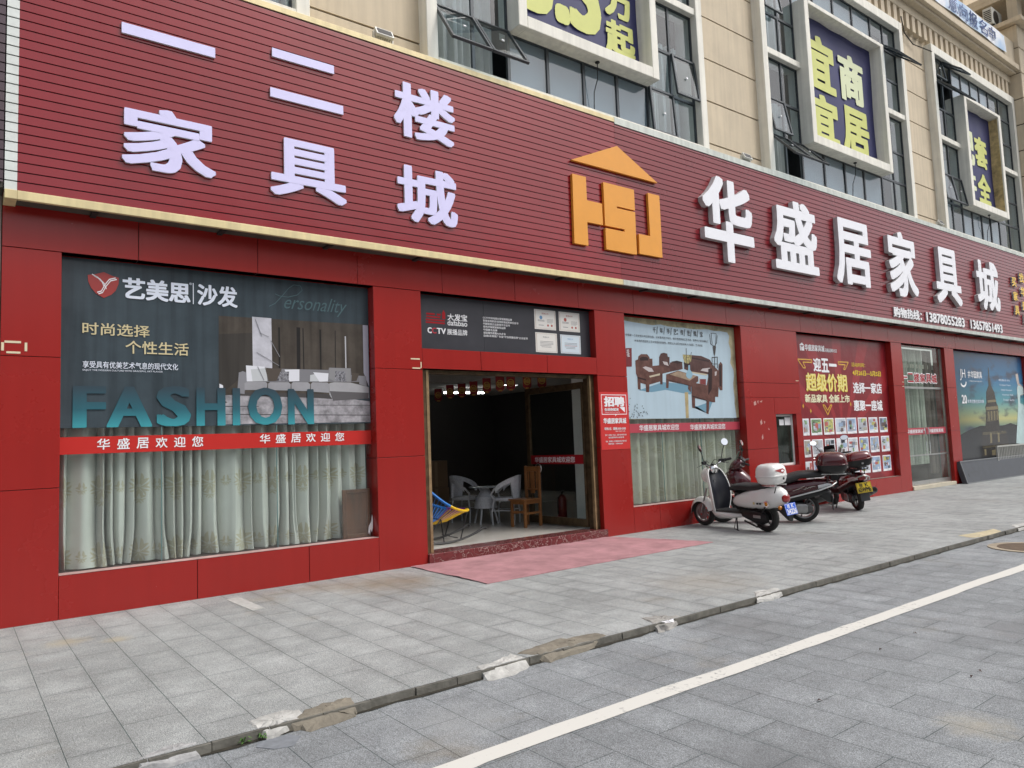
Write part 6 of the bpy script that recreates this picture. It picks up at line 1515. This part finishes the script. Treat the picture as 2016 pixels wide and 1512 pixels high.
def plate(t, c, w_, h_, tilt, mp, mi, l1, l2):
    """number plate facing backwards (-x), leaning by tilt"""
    M = Matrix.Translation(c) @ Matrix.Rotation(R(tilt), 4, 'Y') @ Matrix.Rotation(R(-90), 4, 'Z')
    b = MB(); b.box(-w_/2, w_/2, 0, 0.004, -h_/2, h_/2, mp); b.xform(M); o = b.build('number_plate', t)
    b = MB()
    for q in ((-w_/2+0.006, w_/2-0.006, h_/2-0.012, h_/2-0.008), (-w_/2+0.006, w_/2-0.006, -h_/2+0.008, -h_/2+0.012), (-w_/2+0.006, -w_/2+0.01, -h_/2+0.012, h_/2-0.012), (w_/2-0.01, w_/2-0.006, -h_/2+0.012, h_/2-0.012)): b.rect(*q, -0.001, mi)
    letter(b, l1[0], -w_*0.30, -w_*0.06, h_*0.08, h_*0.42, -0.001, mi, bold=0.02); letter(b, l1[1], w_*0.08, w_*0.30, h_*0.08, h_*0.42, -0.001, mi, bold=0.02)
    letter(b, l2, -w_*0.42, w_*0.42, -h_*0.42, h_*0.03, -0.001, mi, bold=0.03)
    b.xform(M); b.build('plate_lettering', o)
def rbox(m1, m2, x0, x1, hw, z0, zs, z1, b=None):
    """hard top box: lower tub and domed lid"""
    xc, hx = (x0+x1)/2, (x1-x0)/2
    def ring(z, k, n=36):
        out = []
        for i in range(n):
            a = 2*math.pi*i/n; c_, s_ = math.cos(a), math.sin(a)
            out.append((xc+hx*k*math.copysign(abs(c_)**0.62, c_), hw*k*math.copysign(abs(s_)**0.62, s_), z))
        return out
    lo = MB(); h = zs-z0
    lo.rings([ring(z0, 0.5), ring(z0+0.01, 0.72), ring(z0+0.3*h, 0.9), ring(z0+0.75*h, 0.985), ring(zs-0.012, 1.0), ring(zs-0.006, 1.03), ring(zs, 1.03)], m2)
    hi = MB(); h = z1-zs
    hi.rings([ring(zs+0.001, 1.035), ring(zs+0.012, 1.035), ring(zs+0.016, 1.0), ring(zs+0.35*h, 0.985), ring(zs+0.65*h, 0.93), ring(zs+0.86*h, 0.8), ring(zs+0.96*h, 0.6), ring(z1, 0.25)], m1)
    return lo, hi
# ---- white retro scooter
s = thing('white_scooter', 'white retro scooter with blue number plate and white top box nearest the camera', 'scooter', (9.64, -1.50, 0), (R(5), 0, R(84)), group='scooters parked before the shop', local=True)
s.rotation_euler = (Matrix.Rotation(R(84), 3, 'Z') @ Matrix.Rotation(R(-4), 3, 'X')).to_euler()
WB = 1.24; r = 0.212
wheel(s, 0, r, r, 0.05, ENG, 6)
fr_start = MB()
fw = wheel(s, WB, r, r, 0.045, ALLOY, 7, True)
b = fender(WB, r, r+0.05, 0.095, -2, 168, WHITEP, drop=0.075); b.build('front_fender', s)
b = MB()
for y in (0.075, -0.075): b.tube([(WB, y, r), (WB-0.17, y*0.8, 0.62)], 0.016, ALLOY, 8)
b.tube([(WB-0.17, 0, 0.60), (WB-0.30, 0, 1.0)], 0.022, BLACK, 8); b.build('fork', s)
def shield(b, dx, m, half, sc_=1.0):
    rows = []
    for i in range(17):
        v = i/16; z = 0.25+v*0.70
        x = 0.93+0.10*v-0.07*math.sin(math.pi*v)+dx
        hwid = half*(0.72+0.5*math.sin(math.pi*min(1, v*0.95+0.06))**0.8)
        if v > 0.86: hwid *= math.sqrt(max(0.04, 1-((v-0.86)/0.15)**2))
        row = []
        for j in range(13):
            u = -1+2*j/12
            row.append((x-0.075*u*u, hwid*u*sc_, z))
        rows.append(row)
    b.rings(rows, m, closed=False)
    return rows
b = MB(); ro = shield(b, 0.045, WHITEP, 0.172); ri = shield(b, 0.0, WHITEP, 0.172)
for k in (0, -1): b.rings([[q[k] for q in ro], [q[k] for q in ri]], WHITEP, closed=False)
b.rings([ro[-1], ri[-1]], WHITEP, closed=False)
b.tube([q[0] for q in ri]+[q for q in ri[-1]]+[q[-1] for q in ri[::-1]], 0.011, WHITEP, 6)
b.build('leg_shield', s)
b = MB(); shield(b, -0.006, mat('navy_black_plastic', (0.011, 0.012, 0.018), 0.3, var=0.2, vs=4), 0.172, 0.93); b.tube([(0.945, 0.02, 0.74), (0.92, 0.02, 0.745), (0.915, 0.02, 0.715)], 0.006, CHROME, 6); b.build('inner_shield', s)
b = MB(); b.hull([(0.99, 0.83, 0.05, 0.05, 2.2), (1.02, 0.83, 0.10, 0.11, 2.2), (1.08, 0.82, 0.115, 0.125, 2.1), (1.13, 0.815, 0.10, 0.11, 2), (1.15, 0.815, 0.075, 0.08, 2)], WHITEP); b.build('headlamp_nacelle', s)
b = MB(); b.ball((1.145, 0, 0.815), (0.03, 0.075, 0.075), CLEARL); b.build('headlight', s)
b = MB(); b.lathe([(0, 0), (0.07, 0), (0.085, 0.03), (0.085, 0.09), (0.07, 0.11), (0, 0.115)], (0.955, 0, 0.86), CHROME, 'z', 22); b.lathe([(0.058, 0.1155), (0.05, 0.118), (0, 0.118)], (0.955, 0, 0.86), BLACK, 'z', 22); b.build('speedometer', s)
b = MB(); b.tube([(0.955, 0, 0.92), (0.95, 0.1, 0.985), (0.93, 0.2, 1.03), (0.86, 0.30, 1.045)], 0.012, CHROME, 8); b.tube([(0.955, 0, 0.92), (0.95, -0.1, 0.985), (0.93, -0.2, 1.03), (0.86, -0.30, 1.045)], 0.012, CHROME, 8); b.build('handlebar', s)
for y in (1, -1):
    b = MB(); b.tube([(0.90, 0.245*y, 1.038), (0.845, 0.325*y, 1.05)], 0.02, BLACK, 10); b.hull([(0.885, 1.035, 0.03, 0.028, 2.5, 0.225*y), (0.96, 1.03, 0.032, 0.03, 2.5, 0.18*y)], BLACK); b.build('grip', s)
    b = MB(); b.tube([(0.96, 0.2*y, 1.015), (0.965, 0.27*y, 0.99), (0.93, 0.35*y, 0.985)], 0.006, BLACK, 6); b.build('brake_lever', s)
b = MB()
for y in (0.14, -0.14, 0.1): b.tube([(0.93, y, 1.03), (1.0, y*0.8, 1.06), (1.04, y*0.4, 0.98), (1.02, 0.02, 0.90)], 0.005, BLACK, 5)
b.tube([(-0.10, 0.12, 0.3), (0.05, 0.14, 0.36), (0.2, 0.1, 0.33)], 0.006, BLACK, 5)
b.build('brake_cable', s)
mirrors(s, [(1, (0.94, 0.19, 1.04), (0.93, 0.26, 1.27), (0.055, 0.06)), (-1, (0.94, -0.19, 1.04), (0.93, -0.30, 1.32), (0.058, 0.062))], R(30))
b = MB(); b.hull([(0.36, 0.24, 0.10, 0.03, 3), (0.5, 0.22, 0.155, 0.055, 2.6), (0.7, 0.22, 0.165, 0.062, 2.6), (0.88, 0.23, 0.15, 0.055, 2.6), (0.98, 0.27, 0.10, 0.03, 2.5)], WHITEP); b.build('floor_fairing', s)
b = MB(); b.box(0.36, 0.93, -0.142, 0.142, 0.268, 0.29, SEATB); b.build('floor_mat', s, 0.008)
b = MB(); b.hull([(-0.41, 0.50, 0.03, 0.05, 2.2), (-0.37, 0.515, 0.085, 0.115, 2.2), (-0.26, 0.525, 0.14, 0.155, 2.4), (-0.08, 0.51, 0.178, 0.172, 2.6), (0.1, 0.49, 0.184, 0.158, 2.6), (0.28, 0.468, 0.174, 0.132, 2.5), (0.42, 0.45, 0.15, 0.108, 2.3), (0.50, 0.44, 0.115, 0.08, 2.2), (0.54, 0.435, 0.08, 0.04, 2.0)], WHITEP)
b.build('rear_body', s)
b = MB(); b.hull([(0.50, 0.45, 0.08, 0.15, 3), (0.36, 0.45, 0.125, 0.15, 3), (0.24, 0.45, 0.12, 0.16, 3)], BLACK); b.build('battery_cover', s)
b = MB(); b.hull([(0.60, 0.62, 0.07, 0.03, 2.2), (0.54, 0.64, 0.12, 0.05, 2.4), (0.36, 0.66, 0.145, 0.06, 2.6), (0.1, 0.655, 0.15, 0.055, 2.6), (-0.02, 0.665, 0.145, 0.06, 2.6), (-0.13, 0.67, 0.12, 0.05, 2.4), (-0.18, 0.665, 0.07, 0.03, 2)], SEATB); b.build('seat', s)
b = MB(); b.hull([(-0.415, 0.50, 0.045, 0.04, 2.4), (-0.40, 0.505, 0.075, 0.06, 2.5), (-0.33, 0.52, 0.085, 0.06, 2.5)], TAILR); b.build('tail_light', s)
b = MB(); b.hull([(-0.33, 0.60, 0.05, 0.035, 2.2), (-0.25, 0.63, 0.07, 0.03, 2.2), (-0.18, 0.64, 0.05, 0.02, 2.2)], TAILR); b.build('tail_reflector', s)
for y in (1, -1):
    b = MB(); b.ball((-0.17, 0.165*y, 0.435), (0.036, 0.022, 0.036), AMBER); b.lathe([(0.03, 0.0), (0.044, 0.0), (0.044, 0.012*y), (0.03, 0.012*y), (0.03, 0.0)], (-0.17, 0.166*y, 0.435), CHROME, 'y', 20, True); b.build('indicator', s)
    b = MB(); b.ball((-0.36, 0.115*y, 0.385), (0.03, 0.03, 0.03), AMBER); b.build('indicator', s)
b = MB(); b.rect(-0.09, -0.05, 0.425, 0.452, 0, BLACK); b.rect(-0.04, 0.0, 0.425, 0.452, 0, BLACK); b.v = [(-0.045-(p[0]+0.045), 0.186+0*p[1], p[2]) for p in b.v]; b.build('side_lettering', s)
b = MB(); b.flat([(0.045+0.02*math.cos(i*0.6), 0.44+0.02*math.sin(i*0.6)) for i in range(10)], 0, mat('gold_sticker', (0.6, 0.5, 0.25), 0.4)); b.v = [(p[0], 0.187, p[2]) for p in b.v]; b.build('sticker', s)
lo, hi = rbox(WHITEP, WHITEP, -0.36, 0.02, 0.19, 0.70, 0.83, 1.01)
tb = lo.build('top_box', s); hi.build('lid', tb)
b = MB(); b.ball((-0.365, -0.03, 0.79), (0.008, 0.018, 0.02), BLACK, 10, 6); b.build('lock', tb)
EMB = mat('box_emblem_red', (0.3, 0.03, 0.03), 0.3)
b = MB(); pts = [(-0.12, 0.985), (0.02, 1.0), (0.05, 0.97), (0.01, 0.93), (-0.03, 0.945)]
b.flat(pts, 0, EMB); b.flat([(0.005+0.022*math.cos(i*0.524), 0.967+0.014*math.sin(i*0.524)) for i in range(12)], -0.003, WPRINT); b.v = [(-0.3635+p[1]*1.0+0.2*(p[2]-0.93), -p[0]*1.3-0.02, p[2]-0.065) for p in b.v]; b.build('emblem', tb)
b = MB()
for y in (0.11, -0.11): b.tube([(0.12, y, 0.64), (0.04, y, 0.69), (-0.33, y, 0.693)], 0.011, CHROME, 8); b.tube([(-0.28, y, 0.58), (-0.33, y, 0.69)], 0.007, BLACK, 6)
b.build('rack', s)
BLUEP = mat('plate_blue', (0.01, 0.1, 0.62), 0.35); YELP = mat('plate_yellow', (0.7, 0.5, 0.02), 0.35)
plate(s, (-0.455, -0.0, 0.36), 0.235, 0.165, 14, BLUEP, WPRINT, '桂K', '34226')
b = MB(); b.hull([(-0.44, 0.27, 0.055, 0.09, 2.5), (-0.41, 0.29, 0.07, 0.10, 2.5), (-0.3, 0.36, 0.085, 0.06, 2.5)], BLACK); b.build('mudguard', s)
b = MB(); b.hull([(-0.10, 0.21, 0.035, 0.06, 2.5, 0.10), (-0.02, 0.21, 0.05, 0.095, 2.6, 0.10), (0.10, 0.225, 0.05, 0.10, 2.8, 0.10), (0.25, 0.25, 0.045, 0.075, 2.8, 0.09), (0.42, 0.27, 0.035, 0.05, 2.5, 0.06)], BLACK); b.hull([(-0.1, 0.24, 0.05, 0.08, 2.5, -0.03), (0.3, 0.27, 0.07, 0.09, 2.8, -0.02), (0.46, 0.26, 0.06, 0.06, 2.5, 0)], BLACK)
b.build('drive_cover', s)
b = MB(); b.hull([(-0.02, 0.235, 0.006, 0.022, 4, 0.150), (0.11, 0.24, 0.006, 0.022, 4, 0.150)], ALLOY); b.build('badge', s)
b = MB(); b.tube([(0.02, -0.12, 0.22), (-0.16, -0.13, 0.58)], 0.012, CHROME, 8); b.tube([(0.02, 0.13, 0.22), (-0.16, 0.13, 0.45)], 0.012, BLACK, 8); b.build('shock_absorber', s)
b = MB(); b.tube([(0.48, 0.10, 0.2), (0.40, 0.19, 0.02), (0.36, 0.2, 0.0)], 0.011, BLACK, 7); b.tube([(0.50, 0.08, 0.21), (0.44, 0.22, 0.05), (0.40, 0.19, 0.02)], 0.006, BLACK, 6); b.build('side_stand', s)
b = MB(); b.tube([(0.3, 0.13, 0.16), (0.05, 0.16, 0.09), (-0.03, 0.17, 0.09)], 0.014, BLACK, 7); b.build('footrest', s)
# ---- maroon scooter, side on
def maroon(label, loc, heading, lean, box_args, plate_args=None, rear=False):
    s = thing('maroon_scooter', label, 'scooter', loc, group='scooters parked before the shop', local=True)
    s.rotation_euler = (Matrix.Rotation(heading, 3, 'Z') @ Matrix.Rotation(R(-lean), 3, 'X')).to_euler()
    r = 0.235; WB = 1.27
    wheel(s, 0, r, r, 0.055, ALLOY, 5); wheel(s, WB, r, r, 0.048, ALLOY, 5, True)
    b = fender(WB, r, r+0.035, 0.075, 15, 150, MAROON); b.build('front_fender', s)
    b = MB()
    for y in (0.07, -0.07): b.tube([(WB, y, r), (WB-0.17, y*0.8, 0.62)], 0.018, BLACK, 8)
    b.build('fork', s)
    # front apron, headlamp, screen
    b = MB(); b.hull([(0.80, 0.52, 0.15, 0.25, 3), (0.90, 0.60, 0.19, 0.27, 2.8), (1.0, 0.66, 0.19, 0.25, 2.6), (1.08, 0.70, 0.16, 0.19, 2.4), (1.16, 0.72, 0.11, 0.12, 2.2), (1.22, 0.71, 0.05, 0.05, 2)], MAROON); b.build('front_apron', s)
    b = MB(); b.hull([(0.79, 0.52, 0.13, 0.23, 3), (0.815, 0.52, 0.14, 0.24, 3)], BLACK); b.build('inner_shield', s)
    b = MB(); b.hull([(1.10, 0.80, 0.10, 0.05, 2.2), (1.17, 0.765, 0.10, 0.05, 2.2), (1.235, 0.725, 0.05, 0.03, 2)], CLEARL); b.build('headlight', s)
    b = MB(); b.hull([(0.86, 0.98, 0.10, 0.05, 2.5), (0.93, 0.98, 0.15, 0.09, 2.6), (1.0, 0.96, 0.15, 0.10, 2.5), (1.08, 0.92, 0.11, 0.07, 2.2), (1.13, 0.88, 0.05, 0.03, 2)], MAROON); b.build('handlebar_cowl', s)
    b = MB(); b.hull([(0.855, 1.0, 0.11, 0.045, 2.4), (0.92, 1.06, 0.10, 0.04, 2.4), (0.96, 1.06, 0.05, 0.02, 2)], BLACK); b.build('dashboard', s)
    b = MB(); rows = [[(1.06-0.10*k/6-0.03*u*u, 0.13*u*(1-0.25*k/6), 0.93+0.24*k/6) for u in [-1+2*j/10 for j in range(11)]] for k in range(7)]
    b.rings(rows, mat('smoked_screen', (0.02, 0.012, 0.014), 0.08, coat=0.5), closed=False); b.build('windscreen', s)
    for y in (1, -1):
        b = MB(); b.tube([(0.90, 0.12*y, 0.99), (0.86, 0.22*y, 1.0), (0.80, 0.345*y, 0.995)], 0.017, BLACK, 8); b.build('grip', s)
        b = MB(); b.tube([(0.93, 0.16*y, 0.985), (0.93, 0.25*y, 0.975), (0.88, 0.35*y, 0.97)], 0.006, STEEL, 6); b.build('brake_lever', s)
    mirrors(s, [(1, (0.90, 0.17, 1.02), (0.90, 0.30, 1.26), (0.075, 0.05)), (-1, (0.90, -0.17, 1.02), (0.90, -0.30, 1.28), (0.075, 0.05))], R(12))
    # body
    b = MB(); b.hull([(0.46, 0.34, 0.13, 0.08, 3), (0.66, 0.32, 0.17, 0.07, 3), (0.84, 0.34, 0.16, 0.10, 3)], BLACK); b.build('footboard', s)
    b = MB(); b.hull([(-0.46, 0.625, 0.02, 0.025, 2), (-0.40, 0.62, 0.085, 0.07, 2.2), (-0.25, 0.60, 0.14, 0.10, 2.5), (0.0, 0.55, 0.165, 0.13, 2.6), (0.22, 0.50, 0.165, 0.16, 2.6), (0.42, 0.47, 0.14, 0.15, 2.6), (0.50, 0.45, 0.11, 0.10, 2.4)], MAROON); b.build('rear_body', s)
    b = MB(); b.hull([(-0.36, 0.50, 0.08, 0.03, 3), (-0.2, 0.475, 0.15, 0.055, 3), (0.1, 0.42, 0.17, 0.075, 3), (0.4, 0.37, 0.16, 0.07, 3), (0.5, 0.36, 0.12, 0.05, 3)], BLACK); b.build('lower_fairing', s)
    b = MB(); b.hull([(0.56, 0.71, 0.07, 0.03, 2.2), (0.50, 0.72, 0.13, 0.06, 2.5), (0.36, 0.705, 0.155, 0.075, 2.7), (0.22, 0.705, 0.16, 0.075, 2.7), (0.12, 0.735, 0.155, 0.075, 2.7), (0.04, 0.765, 0.15, 0.06, 2.7), (-0.15, 0.775, 0.14, 0.06, 2.7), (-0.28, 0.77, 0.11, 0.05, 2.4), (-0.33, 0.76, 0.06, 0.03, 2)], SEATB); b.build('seat', s)
    b = MB()
    for y in (1, -1): b.hull([(-0.43, 0.60, 0.02, 0.02, 2.2, 0.075*y), (-0.36, 0.60, 0.035, 0.04, 2.3, 0.10*y), (-0.22, 0.585, 0.02, 0.03, 2.2, 0.15*y)], CLEARL if y else TAILR)
    b.build('rear_indicator', s)
    b = MB(); b.hull([(-0.475, 0.60, 0.06, 0.03, 2.2), (-0.44, 0.60, 0.07, 0.04, 2.2)], TAILR); b.build('tail_light', s)
    b = MB()
    for y in (1, -1): b.tube([(0.40, 0.17*y, 0.40), (0.2, 0.2*y, 0.43), (-0.25, 0.19*y, 0.545), (-0.42, 0.14*y, 0.60), (-0.50, 0.06*y, 0.64), (-0.50, 0, 0.65)], 0.013, STEEL, 8)
    b.build('guard_bar', s)
    b = MB(); SCR = mat('silver_script', (0.5, 0.46, 0.42), 0.3, metal=0.5)
    for q in ([(0.16, 0.535), (0.05, 0.575), (-0.02, 0.615), (0.03, 0.57), (-0.02, 0.56), (-0.12, 0.60)], [(-0.02, 0.575), (-0.05, 0.595), (-0.06, 0.57), (-0.09, 0.60), (-0.1, 0.58), (-0.13, 0.60), (-0.18, 0.605)]):
        b.tube([(x, 0.168 if x > -0.02 else 0.168+0.10*(x+0.02), z-0.005) for x, z in q], [0.003]+[0.0045]*(len(q)-2)+[0.003], SCR, 5)
    b.build('side_script', s)
    # engine
    b = MB(); b.hull([(-0.13, 0.23, 0.03, 0.05, 2.5, 0.10), (-0.05, 0.235, 0.05, 0.09, 2.6, 0.11), (0.12, 0.245, 0.05, 0.085, 2.8, 0.12), (0.32, 0.26, 0.05, 0.09, 2.8, 0.11), (0.42, 0.27, 0.04, 0.07, 2.5, 0.09)], ENG); b.hull([(0.0, 0.26, 0.05, 0.09, 2.5, 0), (0.3, 0.27, 0.09, 0.1, 2.8, 0), (0.5, 0.27, 0.07, 0.08, 2.5, 0)], BLACK); b.build('engine', s)
    b = MB(); b.hull([(-0.05, 0.245, 0.01, 0.05, 2.5, 0.165), (-0.02, 0.245, 0.02, 0.075, 2.5, 0.165), (0.09, 0.25, 0.02, 0.075, 2.6, 0.168), (0.13, 0.25, 0.01, 0.05, 2.4, 0.165)], ALLOY); b.build('fan_cover', s)
    b = MB(); b.tube([(0.4, -0.1, 0.2), (0.2, -0.17, 0.2), (0.05, -0.18, 0.24), (-0.36, -0.2, 0.36)], [0.02, 0.025, 0.055, 0.06], ENG, 12); b.lathe([(0, -0.004), (0.045, -0.004), (0.045, 0.004), (0, 0.004)], (-0.365, -0.2, 0.362), BLACK, 'x', 12); b.build('exhaust', s)
    b = MB(); b.hull([(-0.42, 0.40, 0.05, 0.10, 2.5), (-0.36, 0.43, 0.085, 0.11, 2.5), (-0.2, 0.50, 0.10, 0.06, 2.5)], BLACK)
    b.box(-0.44, -0.43, -0.075, 0.075, 0.20, 0.42, mat('mud_flap', (0.05, 0.053, 0.058), 0.7)); b.build('mudguard', s)
    b = MB(); b.tube([(0.02, -0.12, 0.25), (-0.12, -0.13, 0.56)], 0.014, TAILR, 8); b.tube([(0.02, 0.14, 0.25), (-0.12, 0.14, 0.5)], 0.014, BLACK, 8); b.build('shock_absorber', s)
    b = MB(); b.tube([(0.55, 0.13, 0.22), (0.46, 0.25, 0.02), (0.43, 0.26, 0.0)], 0.011, BLACK, 7); b.build('side_stand', s)
    x0, x1, hw, z0, zs, z1, mlid, mlow = box_args
    lo, hi = rbox(mlid, mlow, x0, x1, hw, z0, zs, z1); tb = lo.build('top_box', s); hi.build('lid', tb)
    b = MB(); b.box(x0-0.012, x0-0.003, -0.016, 0.016, zs-0.075, zs-0.045, STEEL); b.build('lock', tb)
    b = MB()
    for y in (0.09, -0.09): b.tube([(-0.15, y, 0.72), (-0.3, y, z0-0.012), (x0+0.03, y, z0-0.012)], 0.011, STEEL, 8); b.tube([(-0.36, y, 0.64), (-0.40, y, z0-0.012)], 0.01, BLACK, 6)
    b.tube([(x0+0.03, 0.09, z0-0.012), (x0-0.05, 0.05, z0-0.03), (x0-0.05, -0.05, z0-0.03), (x0+0.03, -0.09, z0-0.012)], 0.012, BLACK, 7)
    b.build('rack', s)
    if plate_args: plate(s, *plate_args)
    return s
BOXM = mat('maroon_box_lid', (0.065, 0.008, 0.012), 0.22, coat=0.5, var=0.1)
BOXR = mat('cherry_box_lid', (0.12, 0.008, 0.011), 0.12, coat=0.8)
maroon('maroon scooter parked side-on in the middle, with its dark maroon box behind the long seat', (11.0, -1.27, 0), R(125), 6, (-0.68, -0.22, 0.22, 0.79, 0.93, 1.11, BOXM, BLACK))
maroon('maroon scooter seen from behind with yellow number plate, farthest of the three', (13.11, -1.07, 0), R(47.5), 7, (-0.62, -0.20, 0.22, 0.80, 0.93, 1.07, BOXR, BLACK), ((-0.475, 0, 0.44), 0.255, 0.18, 12, YELP, BLACK, '桂K', '65WM6'))
